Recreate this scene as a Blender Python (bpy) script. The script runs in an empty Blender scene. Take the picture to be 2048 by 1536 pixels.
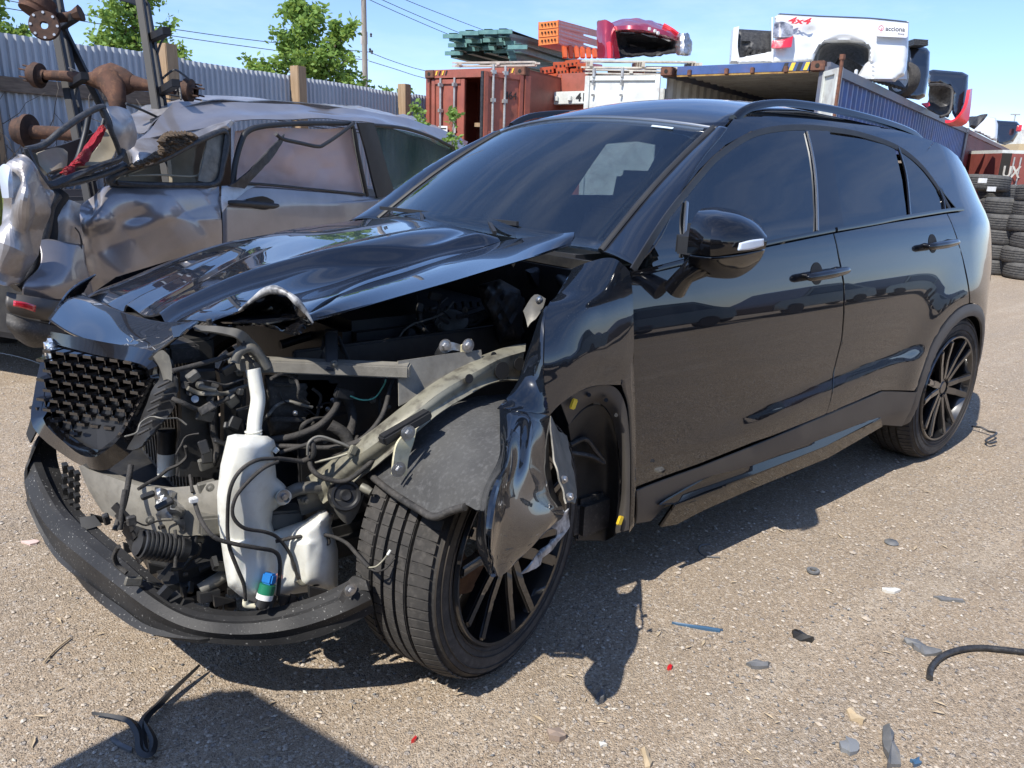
import bpy, bmesh, math, random
import numpy as np
from mathutils import Vector, Matrix, noise, geometry
from mathutils.geometry import delaunay_2d_cdt
PI = math.pi
rnd = random.Random(7)
scene = bpy.context.scene
COL = scene.collection

# ---------------------------------------------------------------- camera
W, H = 2048, 1536
CAM = (-1.147, -2.3802, 1.3397); YAW, PITCH, ROLL, FPX = .6813, .2781, .0337, 1523.9
Cc = np.array(CAM)
Fv = np.array([math.sin(YAW)*math.cos(PITCH), math.cos(YAW)*math.cos(PITCH), -math.sin(PITCH)])
R0 = np.array([math.cos(YAW), -math.sin(YAW), 0.0]); U0 = np.cross(R0, Fv)
Rv = R0*math.cos(ROLL)+U0*math.sin(ROLL); Uv = -R0*math.sin(ROLL)+U0*math.cos(ROLL)
cam_data = bpy.data.cameras.new('camera'); cam = bpy.data.objects.new('camera', cam_data)
COL.objects.link(cam); scene.camera = cam
cam_data.sensor_fit = 'HORIZONTAL'; cam_data.sensor_width = 36; cam_data.lens = 36*FPX/W
cam_data.clip_start = .05; cam_data.clip_end = 3000
cam.matrix_world = Matrix(((Rv[0], Uv[0], -Fv[0], CAM[0]), (Rv[1], Uv[1], -Fv[1], CAM[1]), (Rv[2], Uv[2], -Fv[2], CAM[2]), (0, 0, 0, 1)))
scene.render.resolution_x, scene.render.resolution_y = 1024, 768

# ---------------------------------------------------------------- sun and sky
TOSUN = Vector((-.78, -.17, 1.0)).normalized()
EL = math.asin(TOSUN.z)
sd = bpy.data.lights.new('sun', 'SUN'); sd.energy = 4.5; sd.angle = math.radians(.53); sd.color = (1, .95, .87)
sun = bpy.data.objects.new('sun', sd); COL.objects.link(sun)
sun.rotation_euler = TOSUN.to_track_quat('Z', 'Y').to_euler()
world = bpy.data.worlds.new('World'); scene.world = world; world.use_nodes = True
wn = world.node_tree; wn.nodes.clear()
wo = wn.nodes.new('ShaderNodeOutputWorld'); wb = wn.nodes.new('ShaderNodeBackground'); wb.inputs[1].default_value = .15
sk = wn.nodes.new('ShaderNodeTexSky'); sk.sky_type = 'NISHITA'; sk.sun_disc = False
sk.sun_elevation = EL; sk.sun_rotation = math.atan2(TOSUN.x, TOSUN.y); sk.air_density = 1.0; sk.dust_density = .3; sk.ozone_density = 2.0; sk.altitude = 300
tc = wn.nodes.new('ShaderNodeTexCoord'); mp = wn.nodes.new('ShaderNodeMapping'); mp.inputs['Scale'].default_value = (1.2, 2.0, 7.0)
mp.inputs['Rotation'].default_value = (.15, .1, .5)
nz = wn.nodes.new('ShaderNodeTexNoise'); nz.inputs['Scale'].default_value = 1.6; nz.inputs['Detail'].default_value = 7; nz.inputs['Roughness'].default_value = .6
cr = wn.nodes.new('ShaderNodeValToRGB'); cr.color_ramp.elements[0].position = .45; cr.color_ramp.elements[1].position = .85
mx = wn.nodes.new('ShaderNodeMixRGB'); mx.inputs[2].default_value = (7.5, 7.7, 8.0, 1)
mm = wn.nodes.new('ShaderNodeMath'); mm.operation = 'MULTIPLY'; mm.inputs[1].default_value = .28
L = wn.links.new
L(tc.outputs['Generated'], mp.inputs[0]); L(mp.outputs[0], nz.inputs[0]); L(nz.outputs[0], cr.inputs[0]); L(cr.outputs[0], mm.inputs[0])
L(mm.outputs[0], mx.inputs[0]); sx = wn.nodes.new('ShaderNodeSeparateXYZ'); L(tc.outputs['Generated'], sx.inputs[0])
tr_ = wn.nodes.new('ShaderNodeValToRGB'); E_ = tr_.color_ramp.elements; E_[0].position = 0; E_[0].color = (.66, .73, 1.0, 1); E_[1].position = .6; E_[1].color = (.80, .90, 1.08, 1)
e_ = E_.new(.16); e_.color = (.72, .80, 1.0, 1)
mu = wn.nodes.new('ShaderNodeMixRGB'); mu.blend_type = 'MULTIPLY'; mu.inputs[0].default_value = 1
L(sx.outputs[2], tr_.inputs[0]); L(sk.outputs[0], mu.inputs[1]); L(tr_.outputs[0], mu.inputs[2]); L(mu.outputs[0], mx.inputs[1]); L(mx.outputs[0], wb.inputs[0]); L(wb.outputs[0], wo.inputs[0])
vs = scene.view_settings; vs.view_transform = 'Standard'; vs.look = 'None'; vs.gamma = 1; vs.exposure = 0.56; vs.use_curve_mapping = False
scene.render.engine = 'CYCLES'
scene.cycles.max_bounces = 8; scene.cycles.transparent_max_bounces = 24

# ---------------------------------------------------------------- geometry helpers
def ray(px, py): return Fv+Rv*((px-W/2)/FPX)+Uv*((H/2-py)/FPX)
def aty(px, py, y):
    d = ray(px, py); t = (y-Cc[1])/d[1]; return Cc+t*d
def atx(px, py, x):
    d = ray(px, py); t = (x-Cc[0])/d[0]; return Cc+t*d
def atz(px, py, z):
    d = ray(px, py); t = (z-Cc[2])/d[2]; return Cc+t*d
def atd(px, py, t): return Cc+t*ray(px, py)
def atp(px, py, P, n):
    d = ray(px, py); n = np.array(n); t = ((np.array(P)-Cc)@n)/(d@n); return Cc+t*d
def G(px, py): return atz(px, py, 0)

ORG = {}
def link(o, parent=None):
    COL.objects.link(o)
    if parent is not None: o.parent = parent
    return o
def thing(name, label, cat, loc=(0, 0, 0), group=None):
    o = bpy.data.objects.new(name, None); o.location = Vector([float(c) for c in loc]); o.empty_display_size = .1
    o['label'] = label; o['category'] = cat
    if group: o['group'] = group
    link(o); ORG[o.name] = Vector(o.location); return o
def tag(o, label, cat, group=None):
    o['label'] = label; o['category'] = cat
    if group: o['group'] = group
    return o
def org(p):
    return ORG.get(p.name, Vector((0, 0, 0))) if p is not None else Vector((0, 0, 0))
def children(o): return [c for c in bpy.data.objects if c.parent == o]
def copy_tree(o, loc=None, rot=None, label=None, parent=None, scale=None):
    c = o.copy(); COL.objects.link(c); c.parent = parent
    if loc is not None: c.location = Vector([float(q) for q in loc])
    if rot is not None: c.rotation_euler = rot
    if scale is not None: c.scale = (scale,)*3 if not hasattr(scale, '__len__') else scale
    if label: c['label'] = label
    for ch in KIDS.get(o.name, []):
        copy_tree(ch, parent=c)
    return c
KIDS = {}

class MB:
    def __init__(s): s.v = []; s.f = []; s.m = []; s.mi = 0
    def add(s, vs, fs):
        b = len(s.v); s.v += [tuple(float(c) for c in v) for v in vs]; s.f += [tuple(i+b for i in f) for f in fs]; s.m += [s.mi]*len(fs); return s
    def box(s, c, d, M=None):
        c = Vector([float(q) for q in c]); hx, hy, hz = [q/2 for q in d]
        vs = [Vector((x, y, z)) for x in (-hx, hx) for y in (-hy, hy) for z in (-hz, hz)]
        if M is not None: vs = [M @ v for v in vs]
        return s.add([v+c for v in vs], [(0, 1, 3, 2), (4, 6, 7, 5), (0, 4, 5, 1), (2, 3, 7, 6), (0, 2, 6, 4), (1, 5, 7, 3)])
    def beam(s, a, b, w, h, up=(0, 0, 1), roll=0):
        a = Vector([float(q) for q in a]); b = Vector([float(q) for q in b]); d = b-a; L = d.length; d.normalize()
        u = Vector(up); x = d.cross(u)
        if x.length < 1e-4: x = d.cross(Vector((1, 0, 0)))
        x.normalize(); z = x.cross(d).normalized()
        if roll: q = Matrix.Rotation(roll, 3, d); x = q @ x; z = q @ z
        M = Matrix((x, d, z)).transposed()
        return s.box((a+b)/2, (w, L, h), M)
    def tube(s, pts, r, seg=8, cap=True, smooth=0):
        P = [Vector([float(q) for q in p]) for p in pts]
        if smooth: P = catmull(P, smooth)
        n = len(P); rr = r if hasattr(r, '__len__') else [r]*n
        if len(rr) != n: rr = [float(np.interp(i/(n-1), np.linspace(0, 1, len(rr)), rr)) for i in range(n)]
        t = (P[1]-P[0]).normalized(); a = t.orthogonal().normalized(); vs = []
        for i in range(n):
            t2 = (P[min(i+1, n-1)]-P[max(i-1, 0)])
            if t2.length > 1e-9: t2.normalize()
            else: t2 = t
            q = t.rotation_difference(t2); a = q @ a; a = (a-t2*a.dot(t2)).normalized(); t = t2; b = t.cross(a)
            vs += [P[i]+(a*math.cos(2*PI*k/seg)+b*math.sin(2*PI*k/seg))*rr[i] for k in range(seg)]
        fs = [(i*seg+k, i*seg+(k+1) % seg, (i+1)*seg+(k+1) % seg, (i+1)*seg+k) for i in range(n-1) for k in range(seg)]
        if cap: fs += [tuple(range(seg-1, -1, -1)), tuple((n-1)*seg+k for k in range(seg))]
        return s.add(vs, fs)
    def cyl(s, a, b, r, seg=16, r2=None): return s.tube([a, b], [r, r if r2 is None else r2], seg)
    def lathe(s, prof, c=(0, 0, 0), axis=(0, 1, 0), seg=48, closed=False):
        # prof: (radius, along)
        ax = Vector(axis).normalized(); a = ax.orthogonal().normalized(); b = ax.cross(a); c = Vector([float(q) for q in c]); n = len(prof); vs = []
        for (r, h) in prof:
            vs += [c+ax*h+(a*math.cos(2*PI*k/seg)+b*math.sin(2*PI*k/seg))*r for k in range(seg)]
        m = n if closed else n-1
        fs = [(i*seg+k, i*seg+(k+1) % seg, ((i+1) % n)*seg+(k+1) % seg, ((i+1) % n)*seg+k) for i in range(m) for k in range(seg)]
        return s.add(vs, fs)
    def prism(s, poly, M, t):
        # poly 2D points in the xy plane of frame M (4x4), extruded by t along its z
        n = len(poly); A = [M @ Vector((p[0], p[1], 0)) for p in poly]; B = [M @ Vector((p[0], p[1], t)) for p in poly]
        tri = geometry.tessellate_polygon([[Vector((p[0], p[1], 0)) for p in poly]])
        fs = [tuple(x) for x in tri]+[tuple(i+n for i in reversed(x)) for x in tri]+[(i, (i+1) % n, n+(i+1) % n, n+i) for i in range(n)]
        return s.add(A+B, fs)
    def build(s, name, mat, parent=None, smooth=None, bevel=0, seg=2, recalc=True, kind=None, sub=0):
        me = bpy.data.meshes.new(name); o0 = org(parent)
        me.from_pydata([(v[0]-o0.x, v[1]-o0.y, v[2]-o0.z) for v in s.v], [], s.f)
        mats = mat if isinstance(mat, (list, tuple)) else [mat]
        for m in mats: me.materials.append(m)
        if len(mats) > 1: me.polygons.foreach_set('material_index', s.m)
        if recalc:
            bm = bmesh.new(); bm.from_mesh(me); bmesh.ops.recalc_face_normals(bm, faces=bm.faces)
            if bevel:
                bmesh.ops.bevel(bm, geom=[e for e in bm.edges if len(e.link_faces) == 2 and e.calc_face_angle(0) > .5], offset=bevel, segments=seg, affect='EDGES', clamp_overlap=True)
            bm.to_mesh(me); bm.free()
        if smooth is not None:
            me.polygons.foreach_set('use_smooth', [True]*len(me.polygons))
            if smooth < 179: me.set_sharp_from_angle(angle=math.radians(smooth))
        o = bpy.data.objects.new(name, me); link(o, parent); ORG[o.name] = o0
        if parent is not None: KIDS.setdefault(parent.name, []).append(o)
        if kind: o['kind'] = kind
        if sub:
            md = o.modifiers.new('sub', 'SUBSURF'); md.levels = md.render_levels = sub
        return o

def catmull(P, n):
    out = []; N = len(P)
    for i in range(N-1):
        p0 = P[max(i-1, 0)]; p1 = P[i]; p2 = P[i+1]; p3 = P[min(i+2, N-1)]
        for k in range(n):
            t = k/n
            out.append(.5*((2*p1)+(p2-p0)*t+(2*p0-5*p1+4*p2-p3)*t*t+(3*p1-p0-3*p2+p3)*t*t*t))
    out.append(P[-1]); return out

_FC = {}
def folds(p, sc, seed):
    if seed not in _FC:
        r = random.Random(seed*13+1); _FC[seed] = [(Vector((r.gauss(0, 1), r.gauss(0, 1), r.gauss(0, 1))).normalized(), r.uniform(.35, 1.5), r.random(), 1/(1+.55*k)) for k in range(6)]
    q = Vector(p)*sc; w = noise.noise_vector(q*.5+Vector((seed, 0, 0)))*.30; q = q+w; v = 0; s = 0
    for k, (d, f, ph, a) in enumerate(_FC[seed]):
        m = .35+.65*max(0, min(1, .5+1.6*noise.noise(q*.45+Vector((k*3.1, seed, 0)))))
        v += a*m*abs(((q.dot(d)*f+ph) % 1)-.5)*2; s += a
    return v/s
def nzs(p, s=1.0, seed=0): return noise.noise(Vector((p[0]*s+seed*7.3, p[1]*s-seed*3.1, p[2]*s+seed)))
def ridge(p, s=1.0, seed=0):
    v = 0; a = 1; q = Vector((p[0]*s+seed*5.7, p[1]*s-seed*2.3, p[2]*s+seed*1.9))
    for k in range(3):
        v += a*(1-2*abs(noise.noise(q))); a *= .5; q = q*2.1
    return v/1.75

def grid_mesh(V, nu, nv, name, mat, parent=None, thick=.004, smooth=50, crumple=None, flip=False, kind=None, keep=None, soft=False):
    """V: list of nu rows of nv Vectors. A sheet with real thickness."""
    P = [Vector(v) for r in V for v in r]
    def nrm(i, j):
        a = P[i*nv+min(j+1, nv-1)]-P[i*nv+max(j-1, 0)]; b = P[min(i+1, nu-1)*nv+j]-P[max(i-1, 0)*nv+j]
        n = a.cross(b); 
        if n.length < 1e-12: return Vector((0, -1, 0))
        n.normalize(); return -n if flip else n
    N = [nrm(i, j) for i in range(nu) for j in range(nv)]
    for n in range(len(N)):
        if N[n].dot(Vector(CAM)-P[n]) < 0 and not flip: pass
    if crumple:
        amp, sc, seed = crumple[:3]; edge = crumple[3] if len(crumple) > 3 else 0
        Q = []
        for i in range(nu):
            for j in range(nv):
                p = P[i*nv+j]; d = (ridge(p, sc, seed)-.35)*amp if soft else (folds(p, sc, seed)-.4)*amp*1.25
                if edge:
                    w = min(i, j, nu-1-i, nv-1-j)/edge; d *= min(1, w)
                Q.append(p+N[i*nv+j]*d)
        P = Q; N = [nrm(i, j) for i in range(nu) for j in range(nv)]
    m = MB(); n = nu*nv
    F = [(i*nv+j, i*nv+j+1, (i+1)*nv+j+1, (i+1)*nv+j) for i in range(nu-1) for j in range(nv-1)]
    if keep: F = [f for f in F if keep(sum((P[k] for k in f), Vector())/4)]
    if thick:
        from collections import Counter
        B = [P[k]-N[k]*thick for k in range(n)]
        ec = Counter(); dirn = {}
        for f in F:
            for k in range(4):
                a, b = f[k], f[(k+1) % 4]; e = (min(a, b), max(a, b)); ec[e] += 1; dirn[e] = (a, b)
        side = [(dirn[e][1], dirn[e][0], dirn[e][0]+n, dirn[e][1]+n) for e in ec if ec[e] == 1]
        m.add(P+B, F+[tuple(k+n for k in reversed(f)) for f in F]+side)
    else: m.add(P, F)
    return m.build(name, mat, parent, smooth=smooth, kind=kind)

def refine(rows, su, sv):
    """Catmull-Rom refinement of a control net of Vectors."""
    R1 = [catmull(r, sv) if sv > 1 else r for r in rows]
    cols = [[R1[i][j] for i in range(len(R1))] for j in range(len(R1[0]))]
    C1 = [catmull(c, su) if su > 1 else c for c in cols]
    return [[C1[j][i] for j in range(len(C1))] for i in range(len(C1[0]))]

def patch(rows, name, mat, parent=None, su=6, sv=6, fn=None, **kw):
    """rows of (px, py, y): points of the photograph set at their own depth y."""
    fn = fn or (lambda q: aty(*q))
    V = [[Vector(fn(q)) for q in r] for r in rows]
    V = refine(V, su, sv)
    return grid_mesh(V, len(V), len(V[0]), name, mat, parent, **kw)

def inpoly(x, y, poly):
    c = False; n = len(poly)
    for i in range(n):
        x1, y1 = poly[i]; x2, y2 = poly[i-1]
        if (y1 > y) != (y2 > y) and x < (x2-x1)*(y-y1)/(y2-y1)+x1: c = not c
    return c

def panel(name, outline, surf, mat, parent=None, res=.03, thick=.006, roll=.004, holes=(), smooth=True, kind=None, sgn=1.0, label=None):
    """outline in 2D (a,b); surf(a,b) -> 3D point. Triangulated sheet following a smooth surface, rolled edges, real thickness.
    sgn chooses the outer side of the normal."""
    def dens(pl):
        out = []
        for i in range(len(pl)):
            a = Vector(pl[i]); b = Vector(pl[(i+1) % len(pl)]); n = max(1, int((b-a).length/res))
            out += [a+(b-a)*k/n for k in range(n)]
        return out
    loops = [dens(outline)]+[dens(h) for h in holes]
    pts = []; edges = []
    for lp in loops:
        b = len(pts); pts += lp; edges += [(b+i, b+(i+1) % len(lp)) for i in range(len(lp))]
    nb = len(pts)
    xs = [p[0] for p in outline]; ys = [p[1] for p in outline]
    def near(x, y):
        for q in pts[:nb]:
            if abs(q[0]-x) < res*.45 and abs(q[1]-y) < res*.45: return True
        return False
    j = 0; y = min(ys)
    while y < max(ys):
        x = min(xs)+(res/2 if j % 2 else 0)
        while x < max(xs):
            if inpoly(x, y, outline) and not any(inpoly(x, y, h) for h in holes) and not near(x, y): pts.append(Vector((x, y)))
            x += res
        y += res*.87; j += 1
    vs_, es_, fs_, ov, oe, of = delaunay_2d_cdt([Vector((p[0], p[1])) for p in pts], edges, [], 1, 1e-6)
    fs_ = [f for f in fs_ if inpoly(sum(vs_[k][0] for k in f)/len(f), sum(vs_[k][1] for k in f)/len(f), outline) and not any(inpoly(sum(vs_[k][0] for k in f)/len(f), sum(vs_[k][1] for k in f)/len(f), h) for h in holes)]
    P = []; N = []; e = 1e-3
    for v in vs_:
        p = Vector(surf(v[0], v[1])); du = Vector(surf(v[0]+e, v[1]))-Vector(surf(v[0]-e, v[1])); dv = Vector(surf(v[0], v[1]+e))-Vector(surf(v[0], v[1]-e))
        n = du.cross(dv); n.normalize(); P.append(p); N.append(n*sgn)
    from collections import Counter
    ec = Counter(); dirn = {}
    for f in fs_:
        for k in range(len(f)):
            a, b = f[k], f[(k+1) % len(f)]; q = (min(a, b), max(a, b)); ec[q] += 1; dirn[q] = (a, b)
    be = [q for q in ec if ec[q] == 1]; bv = set(k for q in be for k in q)
    P = [p-n*(roll if i in bv else 0) for i, (p, n) in enumerate(zip(P, N))]
    n0 = len(P); B = [p-n*thick for p, n in zip(P, N)]
    # orientation
    if fs_:
        f = fs_[0]; fn_ = (P[f[1]]-P[f[0]]).cross(P[f[2]]-P[f[0]])
        fl = fn_.dot(N[f[0]]) < 0
    else: fl = False
    F = [tuple(reversed(f)) if fl else tuple(f) for f in fs_]
    side = []
    for q in be:
        a, b = dirn[q]
        if fl: a, b = b, a
        side.append((b, a, a+n0, b+n0))
    o0 = org(parent); me = bpy.data.meshes.new(name)
    me.from_pydata([tuple(p-o0) for p in P+B], [], F+[tuple(k+n0 for k in reversed(f)) for f in F]+side)
    me.materials.append(mat)
    nn = [tuple(n if i not in bv else n) for i, n in enumerate(N)]+[tuple(-n) for n in N]
    me.polygons.foreach_set('use_smooth', [i < len(F)*2 for i in range(len(me.polygons))])
    if smooth: me.normals_split_custom_set_from_vertices(nn)
    o = bpy.data.objects.new(name, me); link(o, parent); ORG[o.name] = o0
    if parent is not None: KIDS.setdefault(parent.name, []).append(o)
    if kind: o['kind'] = kind
    if label: o['label'] = label
    return o

def text_obj(name, body, M, size, mat, parent=None, depth=.002, font_scale_x=1.0, shear=0.0, bold=0.0):
    cu = bpy.data.curves.new(name, 'FONT'); cu.body = body; cu.size = size; cu.extrude = depth; cu.align_x = 'CENTER'; cu.align_y = 'CENTER'; cu.shear = shear; cu.offset = bold
    o = bpy.data.objects.new(name, cu); COL.objects.link(o)
    dg = bpy.context.evaluated_depsgraph_get(); dg.update(); me = bpy.data.meshes.new_from_object(o.evaluated_get(dg)); bpy.data.objects.remove(o)
    me.transform(Matrix.Diagonal((font_scale_x, 1, 1, 1))); me.transform(M); me.transform(Matrix.Translation(-org(parent)))
    me.materials.clear(); me.materials.append(mat)
    o = bpy.data.objects.new(name, me); link(o, parent); ORG[o.name] = org(parent)
    if parent is not None: KIDS.setdefault(parent.name, []).append(o)
    return o
def frame(o, x, y):
    """4x4 frame with origin o, x axis x, y axis along y."""
    x = Vector([float(q) for q in x]).normalized(); z = x.cross(Vector([float(q) for q in y])).normalized(); y = z.cross(x)
    M = Matrix((x, y, z)).transposed().to_4x4(); M.translation = Vector([float(q) for q in o]); return M

# ---------------------------------------------------------------- materials
def mat(name, col, rough=.5, metal=0.0, coat=0.0, spec=.5, var=None, vscale=8.0, var2=None, v2scale=60.0, v2amt=.5, bump=0.0, bscale=40.0, bdist=.01, dust=0.0, dustcol=(.32, .29, .25), dscale=500.0, stretch=None, rvar=0.0, trans=0.0, coatr=.03, emit=None, sss=0.0, aniso=0, alpha=1):
    m = bpy.data.materials.new(name); m.use_nodes = True; nt = m.node_tree; b = nt.nodes['Principled BSDF']; ln = nt.links.new
    c4 = lambda c: (c[0], c[1], c[2], 1)
    b.inputs['Base Color'].default_value = c4(col); b.inputs['Roughness'].default_value = rough; b.inputs['Metallic'].default_value = metal
    b.inputs['Coat Weight'].default_value = coat; b.inputs['Coat IOR'].default_value = 1.75; b.inputs['Coat Roughness'].default_value = coatr; b.inputs['Specular IOR Level'].default_value = spec
    if trans: b.inputs['Transmission Weight'].default_value = trans
    if sss: b.inputs['Subsurface Weight'].default_value = sss; b.inputs['Subsurface Radius'].default_value = (.03, .025, .02); b.inputs['Subsurface Scale'].default_value = 1.0
    co = nt.nodes.new('ShaderNodeTexCoord'); src = co.outputs['Object']
    if stretch:
        mpn = nt.nodes.new('ShaderNodeMapping'); mpn.inputs['Scale'].default_value = stretch; ln(src, mpn.inputs[0]); src = mpn.outputs[0]
    cur = None
    def noi(scale, detail=6, r=.6):
        n = nt.nodes.new('ShaderNodeTexNoise'); n.inputs['Scale'].default_value = scale; n.inputs['Detail'].default_value = detail; n.inputs['Roughness'].default_value = r; ln(src, n.inputs[0]); return n
    def mixc(fac, a, bb):
        x = nt.nodes.new('ShaderNodeMixRGB'); 
        if hasattr(fac, 'node') or not isinstance(fac, float): ln(fac, x.inputs[0])
        else: x.inputs[0].default_value = fac
        if isinstance(a, tuple): x.inputs[1].default_value = c4(a)
        else: ln(a, x.inputs[1])
        if isinstance(bb, tuple): x.inputs[2].default_value = c4(bb)
        else: ln(bb, x.inputs[2])
        return x.outputs[0]
    def ramp(s_, lo, hi, amt=1.0):
        r = nt.nodes.new('ShaderNodeMapRange'); r.inputs[1].default_value = lo; r.inputs[2].default_value = hi; r.inputs[4].default_value = amt; ln(s_, r.inputs[0]); return r.outputs[0]
    cur = tuple(col)
    if var: n = noi(vscale); cur = mixc(ramp(n.outputs[0], .38, .64), cur, tuple(var))
    if var2: n = noi(v2scale); cur = mixc(ramp(n.outputs[0], .5, .68, v2amt), cur, tuple(var2))
    if dust:
        n = noi(dscale, 2, .5); n2 = noi(3.5, 5, .6); mth = nt.nodes.new('ShaderNodeMath'); mth.operation = 'MULTIPLY'
        ln(ramp(n.outputs[0], .66, .72), mth.inputs[0]); ln(ramp(n2.outputs[0], .35, .65, 1.0), mth.inputs[1])
        m2 = nt.nodes.new('ShaderNodeMath'); m2.operation = 'MULTIPLY_ADD'; ln(mth.outputs[0], m2.inputs[0]); m2.inputs[1].default_value = min(1, dust*5); 
        n3 = ramp(n2.outputs[0], .3, .75, dust*.35); ln(n3, m2.inputs[2]); f = m2.outputs[0]
        cur = mixc(f, cur, tuple(dustcol))
        cm = nt.nodes.new('ShaderNodeMath'); cm.operation = 'MULTIPLY_ADD'; cm.inputs[1].default_value = -coat; cm.inputs[2].default_value = coat; ln(f, cm.inputs[0]); ln(cm.outputs[0], b.inputs['Coat Weight'])
        rm = nt.nodes.new('ShaderNodeMath'); rm.operation = 'MULTIPLY_ADD'; rm.inputs[1].default_value = .8-rough*.8; rm.inputs[2].default_value = rough; ln(f, rm.inputs[0]); ln(rm.outputs[0], b.inputs['Roughness'])
    if not isinstance(cur, tuple): ln(cur, b.inputs['Base Color'])
    if rvar: n = noi(vscale*1.7); r = nt.nodes.new('ShaderNodeMapRange'); r.inputs[1].default_value = .3; r.inputs[2].default_value = .7; r.inputs[3].default_value = rough; r.inputs[4].default_value = min(1, rough+rvar); ln(n.outputs[0], r.inputs[0]); ln(r.outputs[0], b.inputs['Roughness'])
    if bump:
        n = noi(bscale, 8, .65); bp = nt.nodes.new('ShaderNodeBump'); bp.inputs['Strength'].default_value = bump; bp.inputs['Distance'].default_value = bdist; ln(n.outputs[0], bp.inputs['Height']); ln(bp.outputs[0], b.inputs['Normal'])
    if emit: b.inputs['Emission Color'].default_value = c4(emit); b.inputs['Emission Strength'].default_value = 1
    return m
def glass_mat(name, tint, rough=0.0, ior=1.75, dust=.02, dcol=(.5, .52, .55)):
    m = bpy.data.materials.new(name); m.use_nodes = True; nt = m.node_tree; nt.nodes.clear(); ln = nt.links.new
    out = nt.nodes.new('ShaderNodeOutputMaterial'); tr = nt.nodes.new('ShaderNodeBsdfTransparent'); tr.inputs[0].default_value = (*tint, 1)
    gl = nt.nodes.new('ShaderNodeBsdfGlossy'); gl.inputs['Roughness'].default_value = rough; fr = nt.nodes.new('ShaderNodeFresnel'); geo = nt.nodes.new('ShaderNodeNewGeometry'); io = nt.nodes.new('ShaderNodeMapRange'); io.inputs[3].default_value = ior; io.inputs[4].default_value = 1/ior; ln(geo.outputs['Backfacing'], io.inputs[0]); ln(io.outputs[0], fr.inputs[0])
    a = nt.nodes.new('ShaderNodeMixShader'); ln(fr.outputs[0], a.inputs[0]); ln(tr.outputs[0], a.inputs[1]); ln(gl.outputs[0], a.inputs[2])
    df = nt.nodes.new('ShaderNodeBsdfDiffuse'); df.inputs[0].default_value = (*dcol, 1); b = nt.nodes.new('ShaderNodeMixShader')
    co = nt.nodes.new('ShaderNodeTexCoord'); n = nt.nodes.new('ShaderNodeTexNoise'); n.inputs['Scale'].default_value = 300; n.inputs['Detail'].default_value = 3; ln(co.outputs['Object'], n.inputs[0])
    n2 = nt.nodes.new('ShaderNodeTexNoise'); n2.inputs['Scale'].default_value = 2.5; n2.inputs['Detail'].default_value = 6; ln(co.outputs['Object'], n2.inputs[0])
    r = nt.nodes.new('ShaderNodeMapRange'); r.inputs[1].default_value = .5; r.inputs[2].default_value = .8; r.inputs[4].default_value = dust*3; ln(n.outputs[0], r.inputs[0])
    r2 = nt.nodes.new('ShaderNodeMapRange'); r2.inputs[1].default_value = .3; r2.inputs[2].default_value = .7; r2.inputs[4].default_value = dust; ln(n2.outputs[0], r2.inputs[0])
    ad = nt.nodes.new('ShaderNodeMath'); ln(r.outputs[0], ad.inputs[0]); ln(r2.outputs[0], ad.inputs[1]); ln(ad.outputs[0], b.inputs[0])
    ln(a.outputs[0], b.inputs[1]); ln(df.outputs[0], b.inputs[2]); ln(b.outputs[0], out.inputs[0]); return m

M = {}
M['paint'] = mat('black_paint', (.004, .005, .008), .25, 0, coat=1, coatr=.008, dust=.009, dscale=420, spec=.06)
M['paint_dusty'] = mat('black_paint_dusty', (.005, .007, .011), .25, 0, coat=1, coatr=.015, dust=.018, dscale=260, dustcol=(.30, .30, .30), spec=.1)
M['gloss'] = mat('gloss_black', (.005, .005, .006), .10, 0, coat=.5, spec=.25)
M['cladding'] = mat('grey_cladding', (.055, .05, .046), .48, 0, var=(.068, .062, .056), vscale=5, spec=.5, bump=.15, bscale=700, bdist=.001)
M['plastic'] = mat('black_plastic', (.016, .016, .017), .5, bump=.2, bscale=400, bdist=.001, var=(.024, .024, .024), vscale=9)
M['plastic_dirty'] = mat('dirty_black_plastic', (.022, .021, .02), .62, var=(.05, .046, .042), vscale=14, var2=(.15, .14, .125), v2scale=90, v2amt=.35, bump=.3, bscale=200, bdist=.002)
M['valance'] = mat('speckled_valance', (.012, .012, .013), .55, spec=.3, dust=.16, dscale=170, dustcol=(.5, .49, .46), bump=.3, bscale=150, bdist=.002)
M['liner'] = mat('felt_liner', (.058, .058, .058), .95, var=(.085, .085, .083), vscale=6, var2=(.15, .15, .15), v2scale=90, v2amt=.4, bump=.6, bscale=160, bdist=.003, spec=.1)
M['rubber'] = mat('tyre_rubber', (.040, .038, .036), .85, var=(.065, .06, .055), vscale=12, var2=(.12, .11, .10), v2scale=60, v2amt=.4, bump=.3, bscale=300, bdist=.002, spec=.3)
M['rubber_side'] = mat('tyre_sidewall', (.03, .026, .023), .6, var=(.045, .037, .03), vscale=12, bump=.15, bscale=250, bdist=.001, spec=.4)
M['rim'] = mat('black_rim', (.012, .012, .013), .3, .2, coat=.7)
M['bar_steel'] = mat('dusty_bar_steel', (.24, .225, .19), .65, .0, var=(.15, .14, .12), vscale=9, var2=(.12, .11, .09), v2scale=35, v2amt=.5, bump=.25, bscale=80, bdist=.002)
M['steel_beam'] = mat('primer_steel', (.28, .265, .20), .5, .25, var=(.20, .19, .15), vscale=11, var2=(.08, .07, .055), v2scale=22, v2amt=.85, bump=.25, bscale=80, bdist=.002)
M['steel_grey'] = mat('dusty_grey_steel', (.20, .19, .165), .55, .3, var=(.12, .115, .10), vscale=11, var2=(.24, .22, .18), v2scale=45, v2amt=.45, bump=.3, bscale=90, bdist=.002)
M['gold_steel'] = mat('yellow_zinc_steel', (.62, .55, .32), .42, 0, var=(.62, .58, .42), vscale=18, var2=(.2, .17, .1), v2scale=60, v2amt=.3)
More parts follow.
